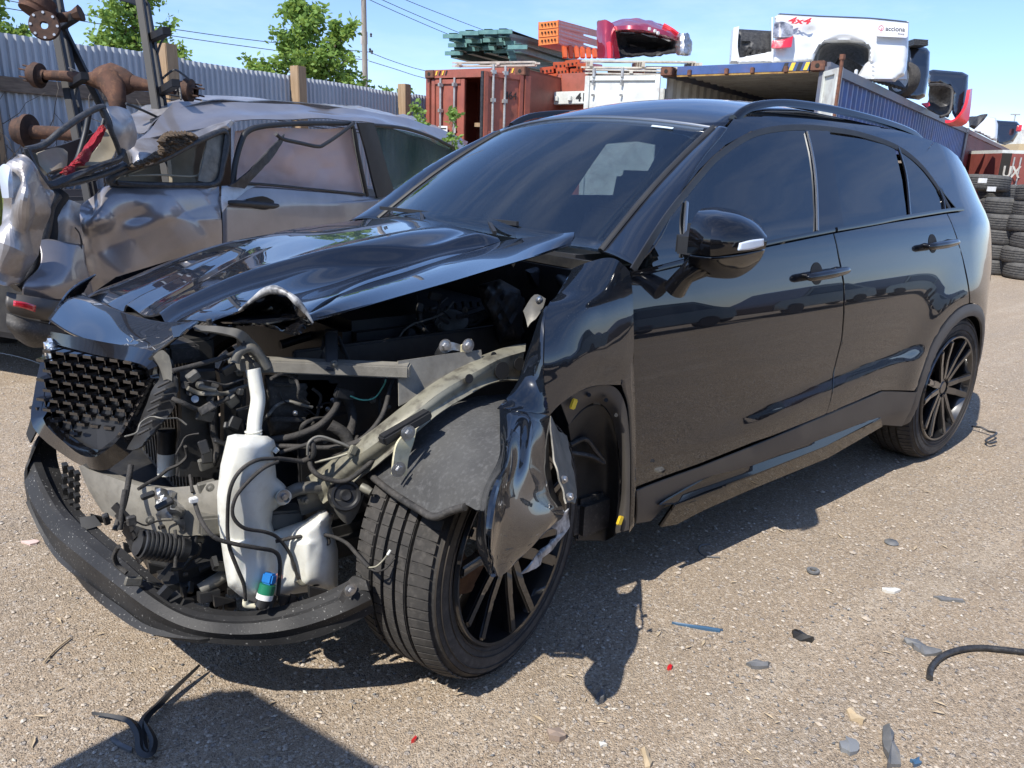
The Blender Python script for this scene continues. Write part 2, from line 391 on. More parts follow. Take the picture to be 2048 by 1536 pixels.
M['silver'] = mat('bare_metal', (.55, .55, .55), .35, .9, var=(.3, .3, .3), vscale=25, bump=.3, bscale=120, bdist=.002)
M['chrome'] = mat('satin_trim', (.30, .31, .32), .3, .9)
M['dark'] = mat('hollow_shade', (.008, .008, .009), .7)  # near-black colour standing in for shade inside holes, cups and gaps
M['dark2'] = mat('engine_dark', (.014, .014, .015), .5, var=(.03, .029, .027), vscale=12, bump=.3, bscale=60, bdist=.003)
M['white_tank'] = mat('milky_polyethylene', (.74, .74, .68), .42, sss=.15, var=(.66, .65, .57), vscale=7, var2=(.45, .42, .34), v2scale=35, v2amt=.25, bump=.15, bscale=45, bdist=.003)
M['hose'] = mat('dusty_harness_tape', (.022, .021, .020), .75, var=(.05, .045, .04), vscale=30, bump=.7, bscale=150, bdist=.004)
M['blue'] = mat('blue_connector', (.01, .14, .42), .4)
M['green'] = mat('green_cap', (.012, .16, .085), .4)
M['paper'] = mat('white_paper', (.72, .72, .7), .7, var=(.6, .6, .58), vscale=20)
M['yellow'] = mat('yellow_clip', (.75, .52, .03), .45)
M['glass_ws'] = glass_mat('windshield_glass', (.42, .48, .50), dust=.012, ior=2.0, dcol=(.30, .36, .42))  # thin dust film, its colour tinted blue to imitate reflected sky
M['glass_tint'] = glass_mat('dark_tinted_glass', (.012, .013, .014), dust=.02, ior=2.2, dcol=(.2, .26, .33))  # dust colour is bluish here too, adding painted sky reflection
M['scrape'] = mat('scraped_edge', (.5, .5, .49), .5, .2, var=(.05, .05, .055), vscale=30)
M['lens'] = mat('clear_lens', (.6, .66, .72), .08, .6, coat=1)
M['red_lens'] = mat('red_lens', (.55, .01, .02), .12, coat=1, bump=.3, bscale=200)
M['seat'] = mat('dark_leather', (.03, .03, .032), .5)
M['print'] = mat('black_print', (.02, .02, .02), .6)
M['white_print'] = mat('white_print', (.8, .8, .8), .5)
# ---------------------------------------------------------------- ground
def ground_mat():
    m = bpy.data.materials.new('packed_gravel'); m.use_nodes = True; nt = m.node_tree; b = nt.nodes['Principled BSDF']; ln = nt.links.new
    co = nt.nodes.new('ShaderNodeTexCoord'); P = co.outputs['Object']
    def N(s, d=8, r=.6):
        n = nt.nodes.new('ShaderNodeTexNoise'); n.inputs['Scale'].default_value = s; n.inputs['Detail'].default_value = d; n.inputs['Roughness'].default_value = r; ln(P, n.inputs[0]); return n.outputs[0]
    def V(s, f='F1'):
        n = nt.nodes.new('ShaderNodeTexVoronoi'); n.inputs['Scale'].default_value = s; n.feature = f; ln(P, n.inputs[0]); return n
    def MR(x, a, b_, c=0., d=1.):
        r = nt.nodes.new('ShaderNodeMapRange'); r.inputs[1].default_value = a; r.inputs[2].default_value = b_; r.inputs[3].default_value = c; r.inputs[4].default_value = d; ln(x, r.inputs[0]); return r.outputs[0]
    def MX(f, a, b_):
        x = nt.nodes.new('ShaderNodeMixRGB'); ln(f, x.inputs[0])
        for k, q in ((1, a), (2, b_)):
            if isinstance(q, tuple): x.inputs[k].default_value = (*q, 1)
            else: ln(q, x.inputs[k])
        return x.outputs[0]
    base = MX(MR(N(.55), .35, .65), (0.472, 0.360, 0.248), (0.410, 0.328, 0.239))
    base = MX(MR(N(.9, 9, .75), .48, .62, 0, .45), base, (0.313, 0.250, 0.175))
    mpt = nt.nodes.new('ShaderNodeMapping'); mpt.inputs['Rotation'].default_value = (0, 0, .35); mpt.inputs['Scale'].default_value = (.35, 3.2, 1); ln(P, mpt.inputs[0]); tn = nt.nodes.new('ShaderNodeTexNoise'); tn.inputs['Scale'].default_value = 1.1; tn.inputs['Detail'].default_value = 7; tn.inputs['Roughness'].default_value = .65; ln(mpt.outputs[0], tn.inputs[0])
    base = MX(MR(tn.outputs[0], .52, .62, 0, .38), base, (0.316, 0.282, 0.236))
    base = MX(MR(tn.outputs[0], .46, .36, 0, .35), base, (0.725, 0.636, 0.508))
    base = MX(MR(N(2.3, 8, .7), .5, .68, 0, .6), base, (0.299, 0.240, 0.177))
    base = MX(MR(N(5.5, 8, .7), .55, .72, 0, .5), base, (0.551, 0.440, 0.321))
    v1 = V(150); v2 = V(360); v3 = V(48)
    sep = nt.nodes.new('ShaderNodeSeparateColor'); ln(v1.outputs['Color'], sep.inputs[0])
    base = MX(MR(sep.outputs[0], .0, 1, 0, .75), base, (0.268, 0.212, 0.156))
    base = MX(MR(sep.outputs[1], .78, .9, 0, .8), base, (0.570, 0.496, 0.406))
    base = MX(MR(sep.outputs[2], .86, .95, 0, .7), base, (0.119, 0.104, 0.093))
    sep2 = nt.nodes.new('ShaderNodeSeparateColor'); ln(v2.outputs['Color'], sep2.inputs[0])
    base = MX(MR(sep2.outputs[0], .5, 1, 0, .6), base, (0.521, 0.424, 0.320))
    base = MX(MR(sep2.outputs[1], .6, 1, 0, .55), base, (0.197, 0.156, 0.115))
    sep3 = nt.nodes.new('ShaderNodeSeparateColor'); ln(v3.outputs['Color'], sep3.inputs[0])
    f3 = nt.nodes.new('ShaderNodeMath'); f3.operation = 'MULTIPLY'; ln(MR(sep3.outputs[0], .84, .88), f3.inputs[0]); ln(MR(v3.outputs['Distance'], .40, .30), f3.inputs[1])
    base = MX(f3.outputs[0], base, (0.397, 0.352, 0.307))
    ln(base, b.inputs['Base Color']); b.inputs['Roughness'].default_value = .95; b.inputs['Specular IOR Level'].default_value = .12
    h = nt.nodes.new('ShaderNodeMath'); h.operation = 'ADD'; ln(MR(v1.outputs['Distance'], 0, .5, 1, 0), h.inputs[0]); ln(MR(v2.outputs['Distance'], 0, .5, .5, 0), h.inputs[1])
    h2 = nt.nodes.new('ShaderNodeMath'); h2.operation = 'MULTIPLY_ADD'; ln(N(9, 10, .75), h2.inputs[0]); h2.inputs[1].default_value = 4.0; ln(h.outputs[0], h2.inputs[2])
    h3 = nt.nodes.new('ShaderNodeMath'); h3.operation = 'MULTIPLY_ADD'; ln(f3.outputs[0], h3.inputs[0]); h3.inputs[1].default_value = 1.5; ln(h2.outputs[0], h3.inputs[2])
    bp = nt.nodes.new('ShaderNodeBump'); bp.inputs['Strength'].default_value = 1.0; bp.inputs['Distance'].default_value = .004; ln(h3.outputs[0], bp.inputs['Height']); ln(bp.outputs[0], b.inputs['Normal'])
    return m
M['ground'] = ground_mat()
g = MB()
# graded grid: fine in front of the camera, coarse to the horizon; gentle dips and ruts
xs = sorted(set([-900, -300, -100, -40, -18, -9, -6]+[round(-4+i*.11, 3) for i in range(105)]+[8.5, 10, 12, 15, 20, 30, 50, 90, 200, 900]))
ys = sorted(set([-900, -300, -100, -40, -18, -9, -5]+[round(-3.5+i*.11, 3) for i in range(70)]+[4.8, 6, 8, 11, 15, 22, 35, 60, 110, 300, 900]))
def gz(x, y):
    f = max(0, min(1, (6-abs(x-2))/3))*max(0, min(1, (5-abs(y))/2))
    return f*(.012*noise.noise(Vector((x*.8, y*.8, 0)))+.006*noise.noise(Vector((x*2.5, y*2.5, 4))))-.004
vs_ = [(x, y, gz(x, y)) for x in xs for y in ys]; ny = len(ys)
g.add(vs_, [(i*ny+j, (i+1)*ny+j, (i+1)*ny+j+1, i*ny+j+1) for i in range(len(xs)-1) for j in range(ny-1)])
go = g.build('ground', M['ground'], smooth=180); go['kind'] = 'structure'
# loose stones
M['stone'] = mat('loose_stone', (.46, .39, .31), .9, var=(.32, .275, .225), vscale=40, var2=(.58, .53, .46), v2scale=18, v2amt=.8)
g = MB(); r2 = random.Random(3)
ico = [(0, 0, 1), (.9, 0, .1), (.3, .85, .15), (-.7, .55, .1), (-.75, -.5, .15), (.28, -.9, .1), (0, 0, -.6)]
icf = [(0, 1, 2), (0, 2, 3), (0, 3, 4), (0, 4, 5), (0, 5, 1), (6, 2, 1), (6, 3, 2), (6, 4, 3), (6, 5, 4), (6, 1, 5)]
for k in range(20000):
    d = 1.0+7*r2.random()**1.6; a = math.radians(39+r2.uniform(-40, 40)); x = CAM[0]+d*math.sin(a); y = CAM[1]+d*math.cos(a)
    s = .0022+.0055*r2.random()**4+(.007*r2.random() if r2.random() < .012 else 0); s *= (.8+d*.12)
    q = r2.uniform(0, 2*PI); ca, sa = math.cos(q), math.sin(q); ex = r2.uniform(.8, 1.5)
    g.add([(x+s*(vx*ex*ca-vy*sa), y+s*(vx*ex*sa+vy*ca), gz(x, y)+s*(vz*.6+.25)) for vx, vy, vz in ico], icf)
so = g.build('loose_stones', M['stone'], recalc=False); so['kind'] = 'stuff'; tag(so, 'small loose stones strewn over the packed gravel', 'gravel')
M['seatc'] = mat('seat_cloth', (.10, .10, .10), .7)
# ---------------------------------------------------------------- black wrecked SUV: body shell
CAR = thing('wrecked_suv', 'black crossover with smashed front left corner, parked in the middle of the yard', 'car', (1.4, 0, 0))
_Z = np.array([.16, .22, .30, .40, .50, .60, .70, .80, .88, .96, 1.03, 1.09, 1.13, 1.17, 1.25, 1.35, 1.45, 1.50, 1.54, 1.57, 1.60, 1.66])
_Y = np.array([.85, .885, .912, .926, .932, .932, .932, .930, .924, .913, .899, .885, .873, .856, .812, .758, .70, .668, .64, .61, .55, .40])
# smooth interpolation (pchip)
def _pchip(x, y):
    h = np.diff(x); d = np.diff(y)/h; m = np.zeros_like(y)
    for k in range(1, len(y)-1):
        if d[k-1]*d[k] > 0:
            w1 = 2*h[k]+h[k-1]; w2 = h[k]+2*h[k-1]; m[k] = (w1+w2)/(w1/d[k-1]+w2/d[k])
    m[0] = d[0]; m[-1] = d[-1]
    def f(t):
        k = int(np.clip(np.searchsorted(x, t)-1, 0, len(x)-2)); u = (t-x[k])/h[k]
        return ((1+2*u)*(1-u)**2*y[k]+u*(1-u)**2*h[k]*m[k]+u*u*(3-2*u)*y[k+1]+u*u*(u-1)*h[k]*m[k+1])
    return f
_yf = _pchip(_Z, _Y)
_yg = {round(z, 3): _yf(z) for z in np.arange(.1, 1.75, .001)}
def _ys(z):
    z = min(1.7, max(.12, z)); a = math.floor(z*1000)/1000; return _yg[round(a, 3)]*(1-(z-a)*1000)+_yg[round(a+.001, 3)]*((z-a)*1000)
def sstep(a, b, t):
    t = max(0, min(1, (t-a)/(b-a))); return t*t*(3-2*t)
def YS(x, z):
    y = _ys(z)
    # scallop blade low on the doors
    zw = .455+.10*sstep(.5, 2.35, x)+.02*max(0, x-.6)*.5; amp = .016*sstep(.62, 1.25, x)*(1-sstep(2.25, 2.5, x))
    y += amp*(1-sstep(zw-.005, zw+.075, z))*sstep(.25, .36, z)
    # plan taper to the tail, haunch over the rear wheel
    if x > 2.8: y -= .235*((x-2.8)/.8)**2*(1 if z < 1.15 else 1+1.2*(z-1.15))
    r = math.hypot(x-2.779, z-.36); y += .018*math.exp(-((r-.44)/.13)**2)*(1 if z < .95 else math.exp(-((z-.95)/.1)**2))
    y -= .05*sstep(.45, -.5, x) if x < .45 else 0
    return y
def S(x, z, off=0): return Vector((x, -YS(x, z)-off, z))
def SR(x, z, off=0): return Vector((x, YS(x, z)+off, z))
def s2(px, py, off=0):
    """photograph point -> (x, z) on the near flank"""
    y = -.9
    for k in range(12):
        p = aty(px, py, y-off); y = -YS(p[0], p[2])
    return (float(p[0]), float(p[2]))
def sl(*pts): return [s2(*p) for p in pts]

arch_c = (2.779, .36)
def arc(r, a0, a1, n, c=arch_c, rz=None): return [(c[0]+r*math.cos(math.radians(a0+(a1-a0)*k/n)), c[1]+(rz or r)*math.sin(math.radians(a0+(a1-a0)*k/n))) for k in range(n+1)]
AR = .425   # outer edge of wheel-arch trim
# front door
fd = sl((1258, 556), (1300, 548), (1377, 530), (1523, 497), (1668, 467), (1678, 515), (1688, 570), (1684, 680), (1666, 760), (1652, 835))
fd += sl((1510, 884), (1400, 928), (1272, 975), (1271, 880), (1270, 760), (1264, 640))
DOORF = panel('front_door', fd, lambda a, b: S(a, b), M['paint'], CAR, res=.026)
rdr = sl((1673, 466), (1780, 446), (1893, 427), (1908, 462), (1924, 515), (1934, 548))
a0 = math.degrees(math.atan2(.30, -.30))
rdr = [p for p in rdr if True]+[p for p in arc(AR, 64, 163, 12)]+sl((1772, 775), (1657, 834), (1671, 760), (1690, 680), (1694, 570), (1684, 515))
M['dbg'] = M['paint']
# keep the rear door ahead of the arch
rdr = sl((1671, 466.5), (1780, 446), (1895, 427), (1910, 462), (1926, 515), (1932, 545))+arc(AR+.003, 90, 171, 12)+sl((1764, 781), (1654, 831), (1669, 760), (1687, 680), (1691.5, 570), (1681.5, 515))
panel('rear_door', rdr, lambda a, b: S(a, b), M['paint'], CAR, res=.026)
# quarter panel from the rear door back to the tail lamp, and up into the D pillar
qp = sl((1897, 427), (1922, 424), (1890, 385), (1852, 337), (1836, 322))
qp += [(2.80, 1.52), (2.95, 1.493), (3.10, 1.455), (3.16, 1.40), (3.30, 1.26), (3.37, 1.14), (3.43, 1.02), (3.47, .92), (3.50, .80), (3.50, .66)]
qp += [(3.50, .64)]+[(3.20, .56)]+arc(AR+.004, 22, 88, 9)+sl((1935, 545), (1928, 515), (1912, 462))
panel('quarter_panel', qp, lambda a, b: S(a, b), M['paint'], CAR, res=.03)
# roof side rail (cant rail) with A pillar
cant_lo = sl((1262, 545), (1300, 480), (1345, 412), (1400, 338), (1453, 288), (1505, 260), (1576, 248), (1646, 253), (1716, 265), (1787, 288), (1838, 322))
cant_hi = [(2.79, 1.522), (2.5, 1.553), (2.16, 1.574), (1.74, 1.590), (1.45, 1.575), (1.24, 1.537), (1.15, 1.49), (1.03, 1.432), (.85, 1.325), (.70, 1.215), (.60, 1.13), (.52, 1.085)]
def S_A(x, z):
    p = S(x, z)
    return p
panel('roof_side_rail', cant_lo+cant_hi, S_A, M['paint'], CAR, res=.026)
# roof
def zedge(x): return float(np.interp(x, [1.0, 1.15, 1.24, 1.45, 1.74, 2.16, 2.5, 2.79, 2.95, 3.1, 3.2], [1.43, 1.49, 1.535, 1.572, 1.589, 1.573, 1.552, 1.522, 1.493, 1.46, 1.44]))
_ze = [float(np.mean([zedge(x+d) for d in np.linspace(-.06, .06, 9)])) for x in np.arange(.9, 3.5, .01)]
def zed(x):
    k = (x-.9)/.01; i = int(max(0, min(len(_ze)-2, k))); return _ze[i]*(1-(k-i))+_ze[i+1]*(k-i)
def yed(x): return float(np.interp(x, [1.0, 1.15, 1.24, 1.74, 2.8, 3.2], [.68, .655, .625, .595, .60, .56]))
V = []
for i in range(40):
    t = i/39; row = []
    for j in range(25):
        v = -1+2*j/24; x0 = 1.155-.075*(1-v*v); x = x0+(3.13-x0)*t; ye = yed(x); c = .052*sstep(1.02, 1.6, x)+.012
        row.append(Vector((x, v*ye, zed(x)+c*(1-abs(v)**2.2))))
    V.append(row)
grid_mesh(V, 40, 25, 'roof', M['paint'], CAR, thick=.01, smooth=180, flip=True)
# rear spoiler
V = [[Vector((3.12+.26*s, v*(.58-.03*s), zed(3.12)+.012*(1-v*v)-.03*s+.004)) for v in np.linspace(-1, 1, 15)] for s in np.linspace(0, 1, 4)]
grid_mesh(V, 4, 15, 'spoiler', M['paint'], CAR, thick=.03, smooth=60, flip=True)
# rear window / tailgate (closes the tail)
V = []
for s in np.linspace(0, 1, 14):
    x = float(np.interp(s, [0, .35, .5, .8, 1], [3.13, 3.34, 3.43, 3.50, 3.48])); z = float(np.interp(s, [0, .35, .5, .8, 1], [1.42, 1.05, .92, .62, .32])); w = float(np.interp(s, [0, .35, .5, 1], [.55, .70, .71, .70]))
    V.append([Vector((x+.06*(1-v*v), v*w, z)) for v in np.linspace(-1, 1, 13)])
grid_mesh(V, 14, 13, 'tailgate', M['paint'], CAR, thick=.01, smooth=60)
# tail lamp wrapping round the corner
V = [[S(x, z, .001)+Vector((dx, 0, 0)) for x, dx in ((xa-.03, 0), (xa-.01, 0), (xa+.005, .0))] for xa, z in ((3.30, 1.13), (3.36, 1.02), (3.40, .93), (3.42, .82))]
grid_mesh(refine(V, 4, 4), 13, 9, 'tail_lamp', M['gloss'], CAR, thick=.003, flip=True, smooth=60)
# rear bumper cladding behind the arch
rb = [(3.50, .62), (3.52, .60), (3.54, .42), (3.46, .30), (3.24, .27), (3.19, .36), (3.19, .45), (3.18, .53)]
panel('rear_bumper', rb, lambda a, b: S(a, b, .004), M['cladding'], CAR, res=.03)
bmb = MB().box((3.42, 0, .42), (.2, 1.3, .3)); bmb.build('rear_bumper_core', M['plastic'], CAR, bevel=.03)
# wheel-arch trim
def ring(r1, r2, a0, a1, n=40, c=arch_c):
    return arc(r2, a0, a1, n, c)+arc(r1, a1, a0, n, c)
panel('wheel_arch_trim', ring(.368, AR, 4, 196), lambda a, b: S(a, b, .012*sstep(.44, .38, math.hypot(a-arch_c[0], b-arch_c[1]))+.004), M['cladding'], CAR, res=.022, thick=.02, roll=.003)
# lower door cladding and sill
cl = sl((1272, 981), (1400, 934), (1510, 890), (1640, 836), (1764, 783))+arc(AR+.003, 172, 196, 4)+sl((1760, 850), (1640, 893), (1500, 945), (1330, 1008), (1300, 1042), (1270, 1047))
panel('door_cladding', cl, lambda a, b: S(a, b, .008), M['cladding'], CAR, res=.03, thick=.012)
st = sl((1310, 1004), (1400, 958), (1500, 918), (1636, 872), (1745, 826), (1762, 824), (1758, 833), (1640, 887), (1500, 941), (1400, 976), (1335, 1001))
_a, _b = s2(1310, 1003), s2(1762, 823)
def zst(x): return _a[1]+(_b[1]-_a[1])*(x-_a[0])/(_b[0]-_a[0])
panel('sill_strip', st, lambda a, b: Vector((a, -.938-.40*max(0, zst(a)-b), b)), M['gloss'], CAR, res=.02, thick=.014, roll=.003)
sk_ = sl((1300, 1044), (1335, 1003), (1400, 980), (1500, 945), (1640, 891), (1757, 836), (1757, 851), (1640, 911), (1480, 973), (1385, 1012), (1330, 1038))
panel('sill_lower', sk_, lambda a, b: Vector((a, -.948+.2*max(0, zst(a)-.035-b), b)), M['gloss'], CAR, res=.02, thick=.014, roll=.004)
m_ = MB(); m_.box((1.4, 0, .27), (2.0, 1.66, .14)); m_.build('underbody', M['plastic_dirty'], CAR, bevel=.02)
# side glass
gf = sl((1372, 516), (1376, 395), (1400, 362), (1440, 312), (1505, 270), (1558, 257), (1612, 256), (1624, 310), (1632, 380), (1634, 466), (1530, 492))
panel('front_window', gf, lambda a, b: S(a, b, -.004), M['glass_tint'], CAR, res=.06, thick=.004, roll=0)
gq = sl((1268, 544), (1320, 455), (1377, 393), (1373, 517)); panel('quarter_light', gq, lambda a, b: S(a, b, -.004), M['glass_tint'], CAR, res=.05, thick=.004, roll=0)
gr = sl((1658, 268), (1720, 277), (1790, 294), (1806, 360), (1816, 431), (1750, 443), (1690, 452), (1674, 360)); panel('rear_door_window', gr, lambda a, b: S(a, b, -.004), M['glass_tint'], CAR, res=.06, thick=.004, roll=0)
gq2 = sl((1801, 299), (1830, 322), (1866, 366), (1896, 421), (1824, 430), (1815, 370)); panel('rear_quarter_window', gq2, lambda a, b: S(a, b, -.004), M['glass_tint'], CAR, res=.05, thick=.004, roll=0)
# pillars and window surrounds
bp_ = sl((1611, 257), (1660, 260), (1673, 360), (1689, 453), (1690, 458), (1634, 469), (1632, 380), (1623, 310)); panel('window_pillar', bp_, lambda a, b: S(a, b, -.001), M['gloss'], CAR, res=.04, thick=.006, roll=.001)
def strip(name, pts, w, off, m, closed=False, parent=CAR, h=.004):
    """narrow moulding along a line on the flank"""
    P = [S(*s2(*p)) for p in pts]; P = catmull(P, 6); b = MB(); vs = []
    for i, p in enumerate(P):
        t = (P[min(i+1, len(P)-1)]-P[max(i-1, 0)]).normalized(); n = Vector((0, -1, .25)).normalized(); s = t.cross(n).normalized()
        vs += [p-s*w/2+n*(off-.004), p-s*w/2+n*(off+h*.6), p+n*(off+h), p+s*w/2+n*(off+h*.6), p+s*w/2+n*(off-.004)]
    k = len(P); fs = [(i*5+j, i*5+j+1, (i+1)*5+j+1, (i+1)*5+j) for i in range(k-1) for j in range(4)]+[(0, 1, 2, 3, 4), tuple((k-1)*5+j for j in (4, 3, 2, 1, 0))]
    return b.add(vs, fs).build(name, m, parent, smooth=60)
strip('belt_moulding', [(1262, 549), (1300, 541), (1377, 522), (1523, 489), (1600, 473), (1668, 460)], .016, .002, M['gloss'])
strip('belt_moulding', [(1673, 459), (1750, 446), (1800, 436), (1893, 421), (1926, 418)], .016, .002, M['gloss'])
strip('window_seal', [(1372, 404), (1369, 450), (1367, 514)], .012, .004, M['chrome'])
strip('window_seal', [(1614, 264), (1626, 320), (1632, 380), (1634, 462)], .009, .003, M['chrome'])
strip('window_seal', [(1796, 294), (1812, 350), (1820, 432)], .014, .001, M['gloss'])
strip('window_trim', [(1266, 541), (1310, 470), (1345, 419), (1400, 352), (1440, 310), (1503, 270), (1560, 257), (1610, 255), (1660, 259), (1720, 269), (1788, 292), (1835, 325), (1872, 370), (1900, 418)], .022, -.001, M['plastic'])
strip('window_seal', [(1878, 380), (1886, 400), (1889, 420)], .009, .002, M['gloss'])
# roof rails
for sg in (-1, 1):
    pts = []
    for x, dz, dy in ((1.235, -.01, .0), (1.30, .006, 0), (1.40, .014, .0), (1.6, .017, 0), (1.9, .017, 0), (2.2, .016, 0), (2.5, .012, 0), (2.68, .004, 0), (2.76, -.014, 0)):
        pts.append(Vector((x, sg*(yed(x)+.005), zed(x)+dz+.008)))
    P = catmull(pts, 5); vs = []; b = MB()
    for i, p in enumerate(P):
        vs += [p+Vector((0, dy, dz)) for dy, dz in ((-.018, -.012), (-.016, .006), (-.006, .014), (.006, .014), (.016, .006), (.018, -.012))]
    k = len(P); b.add(vs, [(i*6+j, i*6+(j+1) % 6, (i+1)*6+(j+1) % 6, (i+1)*6+j) for i in range(k-1) for j in range(6)]+[(0, 1, 2, 3, 4, 5), tuple((k-1)*6+j for j in (5, 4, 3, 2, 1, 0))])
    b.build('roof_rail', M['gloss'], CAR, smooth=60)
# far flank (seen only through the glass and past the bonnet): door with an open rear window
gfr = [(1.835, 1.20), (1.93, 1.478), (2.15, 1.50), (2.38, 1.485), (2.36, 1.20)]
def flat(pl): return pl
allo = [(.48, .3), (.5, 1.06), (.62, 1.13), (.85, 1.32), (1.03, 1.43), (1.24, 1.535), (1.74, 1.588), (2.5, 1.55), (3.1, 1.455), (3.3, 1.26), (3.5, .92), (3.52, .4), (3.2, .3)]
far = panel('far_flank', allo, lambda a, b: SR(a, b), M['paint'], CAR, res=.06, holes=[gfr], sgn=-1)
ff = [(.48, .62), (.5, 1.05), (.2, 1.02), (-.2, .96), (-.5, .88), (-.62, .80), (-.55, .62)]
panel('far_fender', ff, lambda a, b: SR(a, b), M['paint'], CAR, res=.06, sgn=-1)
# windshield
bl = []; 
def wsp(u, v):   # u -1..1 across, v 0..1 up
    xb = .43+.12*u*u; zb = 1.118-.022*u*u; xt = 1.075+.08*u*u; zt = 1.538-.047*u*u; wb_, wt = .70, .612
    x = xb+(xt-xb)*v; z = zb+(zt-zb)*v+.022*math.sin(PI*v); y = u*(wb_+(wt-wb_)*v)
    return Vector((x, y, z))
V = [[wsp(u, v) for u in np.linspace(-1, 1, 25)] for v in np.linspace(0, 1, 14)]
grid_mesh(V, 14, 25, 'windshield', M['glass_ws'], CAR, thick=.003, smooth=180, flip=True)
for sg in (-1, 1):
    m_ = MB(); P = [wsp(sg*1.0, v)+Vector((0, 0, .002)) for v in np.linspace(0, 1, 8)]
    m_.tube(P, .011, 6); m_.build('windshield_seal', M['plastic'], CAR, smooth=60)
m_ = MB(); m_.tube([wsp(u, 1.0)+Vector((0, 0, .001)) for u in np.linspace(-1, 1, 16)], .006, 6); m_.build('windshield_seal', M['chrome'], CAR, smooth=60)
# A pillar skin between glass edge and cant rail
V = [[wsp(-1, v)+Vector((0, 0, 0)), (wsp(-1, v)+S(*p))/2+Vector((-.004, -.004, .006)), S(*p)] for v, p in ((0, (.505, 1.075)), (.2, (.635, 1.155)), (.45, (.80, 1.288)), (.7, (.96, 1.39)), (.9, (1.09, 1.457)), (1.0, (1.155, 1.492)))]
grid_mesh(refine(V, 5, 4), 26, 9, 'pillar_skin', M['paint'], CAR, thick=.004, smooth=180)
V = [[SR(*p), (wsp(1, v)+SR(*p))/2+Vector((-.004, .004, .006)), wsp(1, v)] for v, p in ((0, (.505, 1.075)), (.2, (.635, 1.155)), (.45, (.80, 1.288)), (.7, (.96, 1.39)), (.9, (1.09, 1.457)), (1.0, (1.155, 1.492)))]
grid_mesh(refine(V, 5, 4), 26, 9, 'pillar_skin', M['paint'], CAR, thick=.004, smooth=180)
# interior
m_ = MB(); m_.box((.72, 0, 1.02), (.5, 1.34, .12)); m_.box((1.9, 0, .40), (2.7, 1.5, .1)); m_.box((3.2, 0, .8), (.1, 1.2, .5)); m_.build('dashboard', M['seat'], CAR, bevel=.04)
for sg in (-1, 1):
    for x0 in (1.45, 2.35):
        s_ = MB(); s_.box((x0, sg*.38, .55), (.5, .5, .2)); s_.box((x0+.27, sg*.38, .85), (.14, .5, .6), Matrix.Rotation(.25, 3, 'Y')); s_.box((x0+.40, sg*.38, 1.24), (.10, .26, .20), Matrix.Rotation(.2, 3, 'Y'))
        s_.build('seat', M['seatc'], CAR, bevel=.04, seg=3, smooth=60)
m_ = MB(); cc = Vector((1.05, -.38, 1.08)); ax = Vector((-.85, 0, .5)).normalized(); a = ax.orthogonal().normalized(); b_ = ax.cross(a)
m_.tube([cc+(a*math.cos(t)+b_*math.sin(t))*.185 for t in np.linspace(0, 2*PI, 30)], .015, 8, cap=False); m_.beam(cc-a*.18, cc+a*.18, .04, .02); m_.cyl(cc, cc-ax*.3, .04)
m_.build('steering_wheel', M['seat'], CAR, smooth=60)
m_ = MB(); m_.box((1.02, 0, 1.43), (.04, .24, .07)); m_.build('rear_view_mirror', M['plastic'], CAR, bevel=.01)
# wipers
for a_, b_ in (((.50, -.35), (.50, .18)), ((.52, .1), (.55, .62))):
    m_ = MB(); m_.beam((.42, a_[1]+.02, 1.125), (.56, (a_[1]+b_[1])/2, 1.165), .012, .012); m_.beam((.50, a_[1], 1.155), (.52, b_[1], 1.148), .01, .014); m_.build('wiper', M['plastic'], CAR)
# sticker at the top of the windshield
V = [[wsp(u, v)+Vector((-.003, 0, .004)) for u in np.linspace(-.80, -.66, 4)] for v in (.925, .94)]
grid_mesh(V, 2, 4, 'toll_strip', mat('pale_strip', (.5, .58, .6), .5), CAR, thick=.001, flip=True)
# door handles
def handle(pA, pB, pC):
    """pA front end, pB rear end (photograph), pC centre of the finger cup"""
    A = S(*s2(*pA), .028); B = S(*s2(*pB), .028); Cn = S(*s2(*pC), .0)
    h = MB(); prof = [A, A*.9+B*.1+Vector((0, -.008, .0)), A*.5+B*.5+Vector((0, -.014, 0)), A*.1+B*.9+Vector((0, -.008, 0)), B]
    h.tube(prof, [.006, .016, .017, .014, .006], 12, smooth=5)
    for t in (.1, .88): q = A*(1-t)+B*t; h.cyl(q, q+Vector((0, .03, 0)), .011, 10)
    o = h.build('door_handle', M['gloss'], CAR, smooth=60)
    c = MB(); vs = [Cn+Vector((0, -.0025, 0))]; n = 28
    rings = []
    for k, (r, d) in enumerate(((.040, -.0025), (.034, .0), (.024, -.001), (.008, -.0005))):
        rings.append([Cn+Vector((math.cos(2*PI*i/n)*r*1.0, d, math.sin(2*PI*i/n)*r)) for i in range(n)])
    vs = [v for r_ in rings for v in r_]
    # follow the door surface
    vs = [Vector((v.x, -YS(v.x, v.z)-.0015+(0.0), v.z)) for v in vs]
    c.add(vs, [(a*n+i, a*n+(i+1) % n, (a+1)*n+(i+1) % n, (a+1)*n+i) for a in range(3) for i in range(n)]+[tuple(3*n+i for i in range(n))])
    c.build('finger_cup', M['dark'], o, smooth=180)  # disc flush with the door, coloured near-black to read as a shaded hollow
handle((1598, 553), (1682, 537), (1633, 547)); handle((1842, 492), (1902, 482), (1865, 487))
